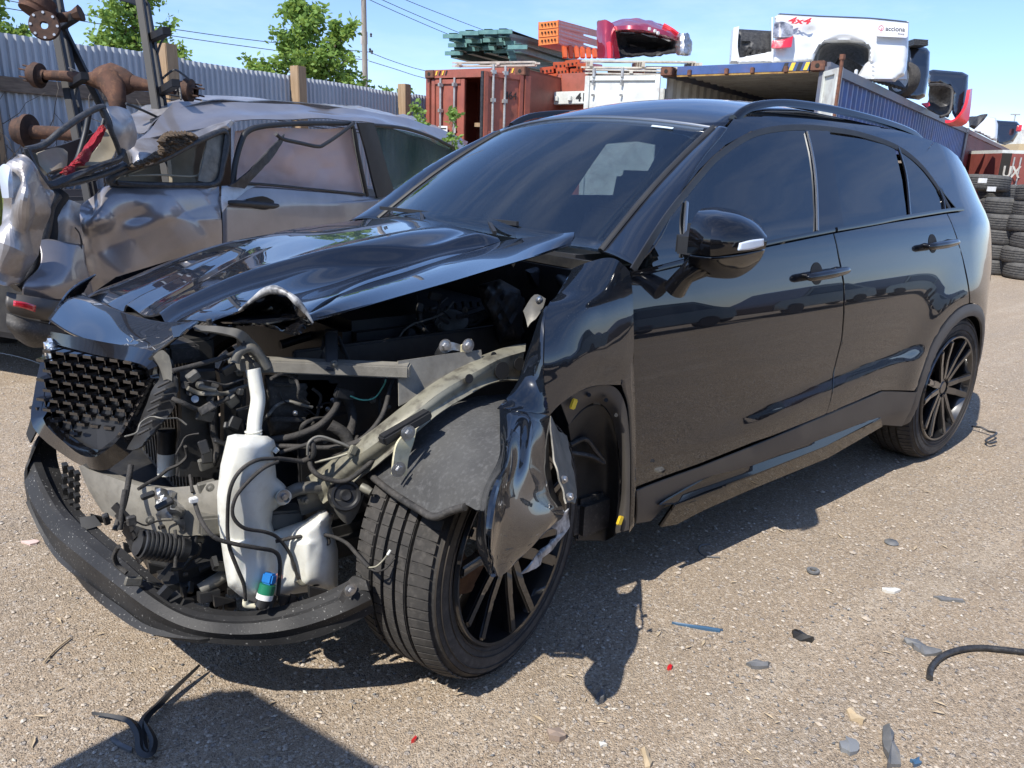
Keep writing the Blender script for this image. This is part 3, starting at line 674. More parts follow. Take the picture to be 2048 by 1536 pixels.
# wing mirror
def mirror():
    V = []
    rows = [[(1404, 428, -1.00), (1432, 425, -1.02), (1470, 431, -1.05), (1500, 443, -1.07), (1513, 452, -1.06)],
            [(1396, 436, -1.02), (1430, 432, -1.06), (1472, 439, -1.10), (1506, 453, -1.12), (1520, 466, -1.11)],
            [(1390, 452, -1.03), (1428, 450, -1.10), (1474, 456, -1.135), (1510, 466, -1.15), (1524, 476, -1.15)],
            [(1386, 480, -1.03), (1425, 482, -1.115), (1476, 481, -1.15), (1510, 481, -1.162), (1525, 484, -1.165)],
            [(1383, 503, -1.02), (1425, 506, -1.11), (1476, 501, -1.148), (1510, 495, -1.158), (1523, 491, -1.16)]]
    o = patch(rows, 'mirror_cap', M['gloss'], CAR, 5, 5, thick=.015, smooth=24)
    rows = [[(1383, 505, -1.02), (1425, 508, -1.11), (1480, 502, -1.15), (1522, 494, -1.155)],
            [(1383, 520, -1.0), (1425, 526, -1.08), (1478, 528, -1.12), (1514, 512, -1.14)],
            [(1392, 536, -.98), (1425, 545, -1.02), (1468, 546, -1.06), (1498, 530, -1.10)]]
    patch(rows, 'mirror_base_shell', M['gloss'], CAR, 6, 6, thick=.015, smooth=180)
    # back body closing the housing
    b = MB(); c = Vector((.60, -1.0, 1.14)); b.box(c+Vector((.05, 0, 0)), (.10, .16, .12)); b.build('mirror_body', M['plastic'], CAR, bevel=.035, seg=3, smooth=60)
    rows = [[(1478, 486, -1.168), (1500, 480, -1.176), (1524, 477, -1.178)], [(1474, 501, -1.168), (1500, 498, -1.176), (1524, 491, -1.178)]]
    patch(rows, 'turn_signal', mat('signal_lens', (.62, .68, .76), .25, .1, coat=.6), CAR, 4, 4, thick=.006, smooth=180)
    f = MB(); A = Vector(aty(1350, 578, -.93)); f.tube([A, Vector(aty(1372, 550, -.97)), Vector(aty(1405, 525, -1.01))], [.035, .028, .045], 14, smooth=5)
    f.build('mirror_foot', M['gloss'], CAR, smooth=60)
    sm_ = mat('scraped_white', (.62, .63, .65), .5)
    rq = random.Random(3)
    for k in range(13):
        t = k/12; x0, y0_ = 1393+6*t+rq.uniform(-2, 2), 500-26*t; x1, y1_ = 1408+46*(1-abs(t-.35))+rq.uniform(-4, 4), 497-24*t
        b = MB(); P = []
        for f in np.linspace(0, 1, 5):
            px, py = x0+(x1-x0)*f, y0_+(y1_-y0_)*f; y = float(np.interp(px, [1383, 1425, 1480, 1523], [-1.02, -1.112, -1.152, -1.162]))-.004; P.append(aty(px, py, y))
        b.tube(P, [.0006, .0016, .0018, .0014, .0005], 5); b.build('scratch', sm_, o)
mirror()
# ---------------------------------------------------------------- black SUV: bonnet, wheels, fender
def hood_pt(x, y):
    z = 1.108-.0756*(.45-x)-.25*max(0, -.05-x)**2.0-.035*(abs(y)/.75)**2.4
    w = .20+.20*sstep(-.7, .45, x); e = abs(y)
    z += .034*sstep(w+.035, w-.02, e)-.006*sstep(-.72, -.45, x)
    z -= .075*max(0, y/.7)**2*sstep(.1, -.65, x)
    return z
def front_x(y): return float(np.interp(y, [-.76, -.6, -.5, -.3, 0, .3, .55, .70], [-.43, -.52, -.60, -.665, -.71, -.705, -.685, -.655]))
def rear_x(y): return float(np.interp(y, [-.76, -.45, -.3, 0, .4, .75], [.395, .38, .40, .44, .48, .53]))
Tpx = [(612, 630, -.735), (650, 602, -.67), (690, 584, -.60), (733, 567, -.55), (800, 547, -.52), (870, 525, -.49), (940, 502, -.45), (1001, 483, -.40)]
Tl = catmull([Vector(aty(*q)) for q in Tpx], 10)
def Tat(t): k = t*(len(Tl)-1); i = min(int(k), len(Tl)-2); return Tl[i].lerp(Tl[i+1], k-i)
V = []; NX, NY = 90, 130
for i in range(NX):
    t = i/(NX-1); row = []; T = Tat(t)
    zT = hood_pt(T.x, T.y)
    for j in range(NY):
        u = j/(NY-1); y = .72+(T.y-.72)*u; x = front_x(y)+(rear_x(y)-front_x(y))*t
        x = x+(T.x-x)*sstep(.55, 1, u); z = hood_pt(x, y)+(T.z-zT)*sstep(.1, T.y, y)**1.3
        # long valley beside the fold, and shallow dents
        z -= .018*math.exp(-((y-T.y-.13)/.055)**2)*sstep(.15, .45, t)*(1-sstep(.80, 1, t))
        z += .012*math.exp(-((y-T.y-.25)/.06)**2)*sstep(.2, .5, t)*(1-sstep(.75, 1, t))
        z += .002*(folds((x, y, .3), 1.9, 77)-.4)*sstep(.55, .15, y)*sstep(1, .8, u)*sstep(.9, .4, t)
        z += .0015*nzs((x, y, 0), 5, 3)*sstep(.1, -.3, y)
        row.append(Vector((x, y, z)))
    V.append(row)
_fy = [-.74, -.62, -.5, -.3, 0, .3, .5, .66, .72]; _fx = [-.43, -.518, -.597, -.601, -.605, -.623, -.64, -.650, -.652]; _fz = [.978, .966, .960, .936, .900, .872, .862, .853, .846]
D0 = [Vector((float(np.interp(p.y, _fy, _fx))-p.x, 0, float(np.interp(p.y, _fy, _fz))-p.z)) for p in V[0]]
D0 = [sum((D0[max(0, min(NY-1, j+k))] for k in range(-14, 15)), Vector((0, 0, 0)))/29 for j in range(NY)]
for i in range(NX):
    t = i/(NX-1); w = 1-sstep(0, .62, t)
    for j in range(NY): V[i][j] = V[i][j]+D0[j]*w*(1-sstep(.92, 1, j/(NY-1)))
    if i < 5:
        for j in range(NY): V[i][j].z -= .010*((5-i)/5)**2
HOOD = grid_mesh(V, NX, NY, 'bonnet', M['paint'], CAR, thick=.006, smooth=38, flip=False)
FT = [aty(*q) for q in ((612, 630, -.735), (690, 584, -.60), (800, 547, -.52), (905, 513, -.47), (1001, 483, -.40), (1078, 472, -.58), (1148, 464, -.75))]
FB = [aty(*q) for q in ((617, 644, -.75), (700, 621, -.765), (800, 592, -.775), (905, 562, -.785), (1000, 533, -.79), (1078, 510, -.79), (1141, 490, -.785))]
V = [[Vector(a), Vector(a)*.5+Vector(b)*.5+Vector((0, -.006, .006)), Vector(b)] for a, b in zip(FT, FB)]
V = refine(V, 8, 6); V = [r+[r[-1]+Vector((0, .012, -.006))] for r in V]
grid_mesh(V, len(V), len(V[0]), 'bonnet_flank', M['paint'], HOOD, thick=.005, smooth=50)
# torn, curled edge of the bonnet at the impact
rows = [[(560, 640, -.66), (585, 600, -.70), (625, 585, -.74), (655, 610, -.78)],
        [(500, 625, -.60), (530, 590, -.67), (560, 583, -.74), (620, 645, -.80)],
        [(470, 650, -.58), (500, 640, -.66), (560, 650, -.74), (590, 668, -.80)]]
patch([[(425, 642, -.52), (480, 621, -.585), (520, 593, -.655), (548, 581, -.70), (582, 592, -.74), (612, 626, -.762), (626, 647, -.77)],
       [(428, 646, -.47), (486, 634, -.50), (524, 614, -.54), (552, 604, -.58), (580, 616, -.62), (602, 638, -.68), (616, 652, -.72)],
       [(424, 651, -.50), (480, 652, -.54), (520, 651, -.58), (550, 658, -.62), (575, 666, -.66), (592, 669, -.70), (602, 668, -.72)]],
      'torn_edge', M['gloss'], HOOD, 14, 10, thick=.004, smooth=16, crumple=(.075, 6, 5, 3))
b = MB(); P = [Vector(aty(*q)) for q in ((478, 621, -.59), (505, 600, -.635), (528, 584, -.67), (548, 579, -.70), (575, 588, -.735), (592, 602, -.75), (610, 622, -.76), (626, 646, -.77))]
b.tube(P, [.002, .005, .009, .011, .006, .009, .006, .002], 7, smooth=6); b.build('scraped_lip', M['scrape'], HOOD, smooth=60)
# upper fascia below the bonnet gap
FASC = patch([[(165, 592, .45), (200, 606, .25), (262, 630, -.1), (330, 645, -.4), (397, 645, -.60)],
       [(128, 606, .42), (165, 632, .2), (240, 665, -.12), (310, 690, -.4), (362, 672, -.58)],
       [(98, 641, .33), (140, 668, .1), (215, 697, -.16), (275, 712, -.40), (305, 717, -.47)]], 'upper_fascia', M['paint'], CAR, 8, 5, thick=.006, smooth=180)
patch([[(122, 600, .42), (136, 582, .52), (156, 566, .62), (190, 548, .70)], [(108, 622, .40), (116, 612, .52), (136, 596, .64), (172, 570, .74)], [(97, 648, .36), (100, 645, .50), (112, 636, .64), (146, 616, .76)]], 'far_headlight_corner', M['paint'], CAR, 5, 5, thick=.006, smooth=180)
patch([[(345, 655, -.55), (375, 648, -.60), (398, 645, -.63)], [(350, 676, -.58), (366, 672, -.61), (378, 660, -.64)]], 'fascia_shard', M['paint'], CAR, 4, 4, thick=.004, smooth=60)
b = MB(); P = [Vector(aty(*q)) for q in ((168, 590, .47), (182, 610, .33), (240, 634, .05), (300, 652, -.25), (352, 662, -.5))]
b.tube(P, .008, 7, smooth=6); b.build('fascia_seal', M['plastic_dirty'], CAR, smooth=60)

# ---------------------------------------------------------------- wheels
def make_wheel():
    """wheel at the origin, axle along y, outer face towards -y"""
    w = bpy.data.objects.new('wheel', None); link(w, CAR); KIDS.setdefault(CAR.name, []).append(w); ORG[w.name] = Vector((0, 0, 0)); w.empty_display_size = .1
    R_, Wd = .363, .235; h = Wd/2
    t = MB(); prof = [(.262, -h+.012), (.268, -h), (.300, -h-.010), (.335, -h-.006), (.352, -h+.012), (.3595, -h+.030)]
    grooves = (-.054, -.0183, .0183, .054)
    for gx in grooves: prof += [(.3625, gx-.0052), (.352, gx-.004), (.352, gx+.004), (.3625, gx+.0052)]
    prof += [(.3595, h-.030), (.352, h-.012), (.335, h+.006), (.300, h+.010), (.262, h-.012), (.255, 0)]
    t.lathe(prof, axis=(0, 1, 0), seg=110, closed=True); tyre = t.build('tyre', [M['rubber']], w, smooth=32)
    # shoulder blocks and sipes as real ribs
    s_ = MB(); n = 80
    for k in range(n):
        a = 2*PI*k/n
        for (y0, y1, r0, r1, w_) in ((-h+.004, -.0605, .353, .3650, .0228), (.0605, h-.004, .3650, .353, .0228), (-.0475, -.0235, .3640, .3640, .0262), (-.0130, .0130, .3640, .3640, .0262), (.0235, .0475, .3640, .3640, .0262)):
            s_.beam(Vector((math.cos(a)*r0, y0, math.sin(a)*r0)), Vector((math.cos(a)*r1, y1, math.sin(a)*r1)), w_, .004, up=(math.cos(a), 0, math.sin(a)))
    s_.build('tread_blocks', M['rubber'], tyre)
    # sidewall ribs / raised band
    b = MB()
    for r in (.276, .292, .322, .338): b.lathe([(r-.0012, -h-.009), (r, -h-.0115), (r+.0012, -h-.009)] if r < .33 else [(r-.0012, -h-.003), (r, -h-.0065), (r+.0012, -h-.002)], axis=(0, 1, 0), seg=90)
    b.build('sidewall_rings', M['rubber_side'], tyre, smooth=60)
    # rim
    r = MB(); r.lathe([(.262, -h+.004), (.268, -h-.004), (.262, -h-.012), (.254, -h-.010), (.248, -h+.006), (.240, -h+.03), (.236, .04), (.262, h-.004), (.268, h)], axis=(0, 1, 0), seg=90)
    rim = r.build('rim', M['rim'], w, smooth=50)
    hb = MB(); hb.lathe([(0, -h+.012), (.028, -h+.012), (.032, -h+.018), (.06, -h+.022), (.072, -h+.03), (.075, -h+.06), (0, -h+.06)], axis=(0, 1, 0), seg=40); hb.build('hub', M['rim'], rim, smooth=40)
    for k in range(6):
        a0 = 2*PI*k/6+.26; s2_ = MB()
        for sgn in (-1, 1):
            a1 = a0+sgn*.20
            A = Vector((math.cos(a0+sgn*.30)*.045, -h+.026, math.sin(a0+sgn*.30)*.045)); Bq = Vector((math.cos(a1)*.150, -h+.016, math.sin(a1)*.150)); B = Vector((math.cos(a1)*.252, -h-.002, math.sin(a1)*.252))
            s2_.beam(A, Bq, .032, .030, up=(0, 1, 0)); s2_.beam(A*.1+Bq*.9, B, .029, .028, up=(0, 1, 0))
        s2_.build('spoke', M['rim'], rim, bevel=.005, seg=2, smooth=50)
    for k in range(5):
        a = 2*PI*k/5+.4; l_ = MB(); l_.cyl((math.cos(a)*.05, -h+.03, math.sin(a)*.05), (math.cos(a)*.05, -h+.012, math.sin(a)*.05), .010, 6); l_.build('lug_nut', M['gloss'], rim)
    d = MB(); d.lathe([(.07, .0), (.165, .0), (.165, .024), (.07, .024)], axis=(0, 1, 0), seg=48, closed=True); d.build('brake_disc', M['rusty_disc'], w, smooth=40)
    c = MB(); c.box((.13, .01, .08), (.07, .07, .13), Matrix.Rotation(-.5, 3, 'Y')); c.build('brake_caliper', M['steel_grey'], w, bevel=.01)
    return w
M['rusty_disc'] = mat('brake_disc', (.22, .13, .08), .5, .6, var=(.12, .07, .045), vscale=20)
wh = make_wheel(); wh.location = (2.779-1.4, -.80, .362); wh.rotation_euler = (0, .35, 0)
wf = copy_tree(wh, loc=(-.008-1.4, -.851, .360), rot=(0, .62, math.radians(17.9)), parent=CAR)
wfr = copy_tree(wh, loc=(0-1.4, .80, .362), rot=(0, 0, PI+math.radians(-8)), parent=CAR)
wrr = copy_tree(wh, loc=(2.779-1.4, .80, .362), rot=(0, 0, PI), parent=CAR)
# inner wheel houses
b = MB()
for cx in (2.779,):
    pr = [(cx+.40*math.cos(a), .36+.40*math.sin(a)) for a in np.linspace(-.35, PI+.35, 24)]
    vs = [(x, yy, z) for x, z in pr for yy in (-.905, -.52)]; b.add(vs, [(2*i, 2*i+1, 2*i+3, 2*i+2) for i in range(23)]); k = len(b.v); b.add([(x, -.52, z) for x, z in pr], [tuple(range(24))])
b.build('wheel_housing', M['dark2'], CAR)

# ---------------------------------------------------------------- torn front fender
# upper skin: from the A pillar foot down to the wheel arch
def fy(*a): return aty(*a)
FEN = patch([[(1147, 541, -.80), (1180, 528, -.83), (1225, 520, -.865), (1256, 545, -.885)],
       [(1118, 590, -.86), (1165, 578, -.885), (1215, 575, -.90), (1260, 590, -.905)],
       [(1092, 622, -.90), (1150, 622, -.932), (1205, 625, -.928), (1261, 640, -.92)],
       [(1088, 700, -.955), (1150, 700, -.958), (1205, 700, -.947), (1262, 705, -.93)],
       [(1088, 760, -.972), (1140, 750, -.968), (1195, 735, -.95), (1252, 740, -.935)],
       [(1097, 833, -.985), (1130, 800, -.975), (1180, 772, -.955), (1240, 768, -.935)]], 'fender', M['paint_dusty'], CAR, 14, 16, thick=.005, smooth=20, crumple=(.016, 3.0, 8, 0))
patch([[(1147, 541, -.80), (1147.5, 542, -.80)], [(1117, 591, -.858), (1118, 590, -.86)], [(1090, 622, -.896), (1092, 622, -.90)], [(1060, 700, -.895), (1088, 700, -.955)], [(1040, 760, -.91), (1088, 760, -.972)], [(1012, 800, -.95), (1093, 805, -.98)], [(994, 818, -.985), (1097, 833, -.985)]],
      'fender_fold', M['paint_dusty'], FEN, 8, 10, thick=.005, smooth=20, crumple=(.012, 4.0, 15, 2))
# front part, folded back and flared out over the wheel
patch([[(1000, 819, -1.003), (1020, 822, -1.022), (1045, 826, -1.028), (1065, 828, -1.016), (1097, 834, -0.987)],
       [(1002, 880, -1.090), (1015, 880, -1.126), (1038, 880, -1.108), (1062, 880, -1.102), (1094, 872, -1.040)],
       [(1000, 921, -1.151), (1010, 930, -1.199), (1030, 930, -1.162), (1055, 930, -1.151), (1096, 930, -1.090)],
       [(972, 980, -1.187), (988, 980, -1.283), (1010, 985, -1.235), (1045, 985, -1.199), (1106, 985, -1.126)],
       [(959, 1045, -1.211), (977, 1045, -1.331), (1002, 1045, -1.289), (1040, 1040, -1.247), (1124, 1027, -1.162)],
       [(958, 1090, -1.223), (975, 1095, -1.337), (998, 1095, -1.307), (1035, 1085, -1.271), (1085, 1062, -1.211)],
       [(975, 1135, -1.247), (984, 1150, -1.319), (993, 1153, -1.313), (1008, 1145, -1.301), (1035, 1112, -1.259)]], 'fender_flap', M['paint_dusty'], CAR, 12, 12, thick=.005, smooth=16, crumple=(.030, 4.5, 12, 5))
# torn lower edge with the remains of the bumper corner clip
patch([[(1100, 1052, -1.187), (1120, 1030, -1.162), (1135, 1015, -1.151)], [(1112, 1075, -1.175), (1128, 1055, -1.151), (1134, 1045, -1.138)], [(1062, 1120, -1.247), (1090, 1100, -1.211), (1130, 1062, -1.151)], [(1040, 1146, -1.259), (1062, 1140, -1.247), (1085, 1118, -1.211)]], 'torn_shard', M['scrape'], CAR, 5, 4, thick=.003, smooth=40, crumple=(.02, 14, 3, 0))
# rolled arch lip with its bare flange
patch([[(1099, 832, -0.987), (1106, 850, -0.970), (1118, 865, -0.930), (1132, 872, -0.900)],
       [(1100, 872, -1.047), (1110, 885, -1.016), (1124, 895, -0.970), (1137, 905, -0.935)],
       [(1108, 930, -1.108), (1118, 935, -1.065), (1132, 940, -1.016), (1145, 950, -0.980)],
       [(1122, 975, -1.138), (1130, 975, -1.102), (1142, 978, -1.065), (1150, 985, -1.028)],
       [(1130, 1008, -1.162), (1134, 1005, -1.151), (1142, 1006, -1.126), (1148, 1008, -1.114)]], 'arch_flange', M['steel_grey'], CAR, 7, 4, thick=.004, smooth=60, crumple=(.008, 16, 4, 0))
rows = []
pts_o = [(1118, 797), (1150, 786), (1185, 774), (1215, 770), (1236, 780), (1250, 808), (1257, 850), (1260, 910), (1260, 980), (1258, 1060)]
pts_i = [(1138, 850), (1160, 822), (1185, 806), (1203, 808), (1218, 825), (1228, 850), (1236, 890), (1240, 940), (1240, 1000), (1228, 1068)]
for (a, b_) in zip(pts_o, pts_i):
    rows.append([(a[0], a[1], -.938), ((a[0]+b_[0])/2, (a[1]+b_[1])/2, -.930), (b_[0], b_[1], -.90)])
patch(rows, 'arch_flange', M['arch_brown'] if 'arch_brown' in M else M['cladding'], CAR, 5, 4, thick=.004, smooth=60)
# rear strip of the fender beside the door
patch([[(1250, 708, -.93), (1262, 700, -.925)], [(1240, 760, -.94), (1266, 770, -.93)], [(1254, 810, -.94), (1268, 830, -.932)], [(1259, 880, -.938), (1269, 890, -.932)], [(1260, 970, -.93), (1269, 975, -.93)], [(1256, 1064, -.915), (1266, 1050, -.918)]], 'fender', M['paint_dusty'], CAR, 5, 3, thick=.005, smooth=180)
# wheelhouse behind the front wheel
patch([[(1135, 850, -.88), (1170, 815, -.88), (1205, 812, -.88), (1230, 850, -.88)], [(1150, 960, -.80), (1180, 930, -.80), (1215, 930, -.82), (1240, 960, -.88)], [(1150, 1080, -.80), (1190, 1080, -.80), (1215, 1080, -.82), (1232, 1070, -.89)]], 'wheelhouse_liner', M['dark2'], CAR, 6, 6, thick=.004, smooth=60)
b = MB(); b.tube([fy(1140, 890, -.86), fy(1170, 878, -.86), (fy(1190, 900, -.86)), fy(1208, 925, -.86), fy(1180, 912, -.86), fy(1140, 905, -.86)], .008, 6, smooth=5); b.build('liner_bracket', M['plastic_dirty'], CAR, smooth=60)
for q in ((1147, 808, -.945), (1240, 1041, -.935)):
    b = MB(); b.box(fy(*q), (.022, .008, .03), Matrix.Rotation(.4, 3, 'Y')); b.build('yellow_clip', M['yellow'], CAR, bevel=.003)
for q in ((1178, 790, -.945), (1212, 800, -.94), (1232, 830, -.94)):
    b = MB(); b.cyl(fy(*q), fy(q[0], q[1], q[2]+.01), .006, 10); b.build('clip_hole', M['dark'], CAR)
for q in ((1137, 992, -1.18), (1126, 958, -1.12)):
    b = MB(); b.lathe([(.010, 0), (.010, -.006), (.005, -.008), (.004, -.014), (0, -.014)], c=fy(*q), axis=(0, 1, 0), seg=14); b.build('bolt', M['silver'], CAR, smooth=30)
# felt wheel-arch liner over the front wheel
def cylhit(px, py, r, c=(-.008, .358)):
    d = ray(px, py); o = Cc-np.array([c[0], 0, c[1]]); a = d[0]**2+d[2]**2; b = 2*(o[0]*d[0]+o[2]*d[2]); q = o[0]**2+o[2]**2-r*r
    D = max(0, b*b-4*a*q); return Cc+(-b-D**.5)/2/a*d
LIN = patch([[(725, 930, .38), (770, 902, .378), (825, 850, .375), (900, 812, .372), (960, 795, .37), (1020, 790, .37)],
       [(752, 955, .382), (800, 930, .382), (855, 885, .38), (920, 845, .378), (980, 822, .376), (1022, 815, .376)],
       [(790, 985, .385), (838, 965, .39), (890, 930, .39), (950, 895, .392), (1000, 875, .395), (1025, 880, .395)],
       [(838, 1015, .385), (872, 1000, .388), (920, 975, .395), (970, 950, .392), (1005, 950, .395), (1020, 955, .395)],
       [(868, 1031, .385), (902, 1018, .385), (930, 1010, .39), (955, 1022, .395), (972, 1018, .40), (985, 1010, .40)]], 'wheel_arch_liner', M['liner'], CAR, 8, 8, fn=lambda q: cylhit(*q), thick=.006, smooth=60, soft=True, crumple=(.008, 5, 2, 0))
b = MB(); b.tube([cylhit(*q) for q in ((722, 932, .385), (750, 958, .39), (790, 989, .39), (838, 1019, .39), (868, 1034, .39), (902, 1022, .39), (930, 1014, .395))], .009, 7, smooth=5); b.build('liner_edge', M['plastic_dirty'], CAR, smooth=60)
# ---------------------------------------------------------------- black SUV: smashed front end
from mathutils.bvhtree import BVHTree
FASC_BVH = BVHTree.FromPolygons([v.co+org(FASC) for v in FASC.data.vertices], [tuple(p.vertices) for p in FASC.data.polygons])
def pillow(name, outline, y0, depth, R, m, parent=CAR, res=9, yfn=None, smooth=60, back=.004, bump=None, kind=None, fn=None):
    fn = fn or aty
    """A moulded lump: outline in photograph pixels at depth y0, swelling towards the camera by depth with edge radius R (px)."""
    pts = []; pl = [Vector(p) for p in outline]; n = len(pl)
    for i in range(n):
        a, b = pl[i], pl[(i+1) % n]; k = max(1, int((b-a).length/res)); pts += [a+(b-a)*j/k for j in range(k)]
    nb = len(pts); edges = [(i, (i+1) % nb) for i in range(nb)]
    def ed(x, y):
        d = 1e9; p = Vector((x, y))
        for i in range(n):
            a, b = pl[i], pl[(i+1) % n]; ab = b-a; t = max(0, min(1, (p-a).dot(ab)/ab.length_squared)); d = min(d, (p-a-ab*t).length)
        return d
    y = min(p.y for p in pl)+res*.5; j = 0
    while y < max(p.y for p in pl):
        x = min(p.x for p in pl)+(res/2 if j % 2 else 0)
        while x < max(p.x for p in pl):
            if inpoly(x, y, outline) and ed(x, y) > res*.4: pts.append(Vector((x, y)))
            x += res
        y += res*.87; j += 1
    v2, _, f2, *_ = delaunay_2d_cdt(pts, edges, [], 1, 1e-6)
    f2 = [f for f in f2 if inpoly(sum(v2[k][0] for k in f)/3, sum(v2[k][1] for k in f)/3, outline)]
    F_, B_ = [], []; bd = set()
    from collections import Counter
    ec = Counter(); dr = {}
    for f in f2:
        for k in range(3):
            e = tuple(sorted((f[k], f[(k+1) % 3]))); ec[e] += 1; dr[e] = (f[k], f[(k+1) % 3])
    for v in v2:
        d = ed(v[0], v[1]); q = min(1, d/R); s = math.sqrt(max(0, 1-(1-q)**2)); yy = y0 if not yfn else yfn(v[0], v[1])
        dd = depth*s+(bump(v[0], v[1])*s if bump else 0)
        F_.append(Vector(fn(v[0], v[1], yy-dd))); B_.append(Vector(fn(v[0], v[1], yy+depth*s*.9+back)))
    b = MB(); k = len(F_); b.add(F_+B_, [tuple(f) for f in f2]+[tuple(i+k for i in reversed(f)) for f in f2]+[(dr[e][1], dr[e][0], dr[e][0]+k, dr[e][1]+k) for e in ec if ec[e] == 1])
    return b.build(name, m, parent, smooth=smooth, kind=kind)
def tubepx(name, pts, r, m, parent=CAR, seg=8, sm=6, label=None):
    b = MB(); b.tube([aty(*q) for q in pts], r, seg, smooth=sm); o = b.build(name, m, parent, smooth=60)
    if label: o['label'] = label
    return o
def bolt(px, py, y, r=.011, parent=CAR, m=None, ax=(0, -1, 0)):
    b = MB(); b.lathe([(r*1.5, 0), (r*1.5, .002), (r*.95, .003), (r*.9, .010), (0, .011)], c=aty(px, py, y), axis=ax, seg=6 if r > .008 else 10)
    b.lathe([(r*1.7, -.001), (r*1.7, .0015), (0, .0015)], c=aty(px, py, y), axis=ax, seg=16); return b.build('bolt', m or M['silver'], parent, smooth=25)
# dark masses filling the bay
b = MB(); b.box((.12, .02, .62), (.62, .95, .56)); b.box((.50, 0, .70), (.08, 1.6, .74)); b.box((-.2, .0, .30), (1.1, 1.2, .10)); b.build('engine_block', M['dark2'], CAR, bevel=.03)
b = MB(); b.box((-.56, .12, .62), (.07, .95, .52)); b.build('radiator', M['dark2'], CAR, bevel=.008)
b = MB()
for k in range(26): b.box((-.60, -.33+k*.035, .62), (.006, .006, .46))
b.build('radiator_fins', M['steel_grey'], CAR)
b = MB(); b.box((-.02, -.56, .62), (.75, .02, .5)); b.build('inner_fender_wall', M['dark2'], CAR, bevel=.005)
b = MB(); b.beam((-.62, -.42, .86), (-.62, .60, .82), .08, .05); b.build('radiator_support', M['plastic_dirty'], CAR, bevel=.01)
pillow('battery_cover', [(690, 690), (760, 655), (840, 690), (850, 712), (720, 718)], -.35, .02, 20, M['plastic_dirty'])
tubepx('hose', [(560, 690, -.2), (640, 668, -.2), (720, 670, -.25), (800, 640, -.25)], .014, M['plastic'])
tubepx('hose', [(690, 720, -.35), (760, 705, -.35), (850, 690, -.4), (930, 640, -.4)], .010, M['hose'])
tubepx('hose', [(900, 670, -.42), (930, 655, -.42), (945, 625, -.42)], .006, M['hose']); tubepx('cable', [(820, 680, -.4), (850, 668, -.4), (862, 640, -.4)], .004, M['steel_beam'])
tubepx('strut_brace', [(1085, 540, -.45), (1120, 555, -.60), (1138, 575, -.7)], .018, M['plastic'])
pillow('fuse_box', [(955, 570), (1000, 558), (1040, 580), (1048, 620), (1042, 680), (1000, 690), (985, 640), (965, 610)], -.60, .05, 18, M['plastic'], bump=lambda x, y: .012*math.sin(x*.25)*math.cos(y*.17))
pillow('cowl_grille', [(1050, 540), (1100, 525), (1135, 545), (1130, 580), (1090, 590), (1060, 570)], -.50, .02, 10, M['plastic'])
# far-side bits under the bonnet
for q in ((1000, 640, -.45), (1010, 655, -.45)): bolt(*q, r=.006)
# tie bar across the front of the bay
b = MB(); b.beam(aty(462, 726, -.52), aty(820, 741, -.80), .045, .032); b.build('tie_bar', M['bar_steel'], CAR, bevel=.004)
for q in ((668, 728, -.70), (655, 700, -.65)): bolt(*q, r=.006, m=M['steel_grey'])
b = MB(); A = aty(662, 665, -.64); B = aty(664, 742, -.70); b.beam(A, B, .030, .008); b.build('latch_bracket', M['plastic'], CAR, bevel=.003)
b = MB(); b.beam(aty(640, 728, -.57), aty(650, 672, -.56), .008, .01); b.beam(aty(700, 728, -.60), aty(676, 672, -.56), .008, .01); b.cyl(aty(662, 690, -.57), aty(662, 660, -.57), .018, 10); b.build('latch_bracket', M['plastic'], CAR, bevel=.002)
# bent lamp bracket and straps on the left of the bar
patch([[(385, 652, -.60), (430, 655, -.60), (478, 660, -.60), (505, 680, -.58), (530, 712, -.56)], [(388, 662, -.61), (430, 668, -.61), (470, 676, -.61), (492, 698, -.59), (508, 722, -.57)]], 'lamp_bracket', M['bar_steel'], CAR, 4, 6, thick=.006, smooth=50, crumple=(.012, 12, 3, 0))
tubepx('lamp_bracket', [(470, 725, -.60), (478, 705, -.60), (500, 695, -.6), (520, 712, -.6), (535, 735, -.6)], .012, M['steel_grey'])
tubepx('bonnet_cable', [(345, 742, -.58), (400, 728, -.58), (455, 712, -.57), (500, 690, -.55)], .006, M['hose'])
# sheet-metal wheelhouse plate
patch([[(795, 722, -.78), (850, 714, -.78), (905, 706, -.78), (960, 700, -.78)], [(796, 770, -.79), (850, 765, -.79), (905, 745, -.79), (960, 720, -.79)], [(797, 812, -.80), (840, 790, -.80), (880, 765, -.80), (940, 738, -.80)]], 'wheelhouse_plate', M['bar_steel'], CAR, 6, 6, thick=.004, smooth=50, crumple=(.006, 10, 2, 0))
# apron rail: top face, side face and scalloped flange
top = [(1052, 686), (985, 702), (920, 733), (870, 762), (800, 815), (740, 862), (680, 905), (612, 955)]
mid = [(1050, 703), (1000, 718), (940, 750), (885, 782), (820, 832), (760, 880), (700, 922), (630, 975)]
low = [(1040, 752), (985, 756), (935, 778), (880, 812), (830, 850), (780, 898), (712, 945), (640, 1000)]
flg = [(1036, 760), (985, 765), (938, 788), (884, 824), (836, 860), (786, 906), (718, 955), (646, 1010)]
yy = [-.79, -.82, -.85, -.875, -.885, -.86, -.80, -.73]
patch([[(a[0], a[1], y+.06) for a, y in zip(top, yy)], [((a[0]+b_[0])/2, (a[1]+b_[1])/2, y+.02) for a, b_, y in zip(top, mid, yy)], [(a[0], a[1], y) for a, y in zip(mid, yy)]], 'apron_rail', M['steel_beam'], CAR, 4, 7, thick=.004, smooth=40, crumple=(.006, 9, 5, 0))
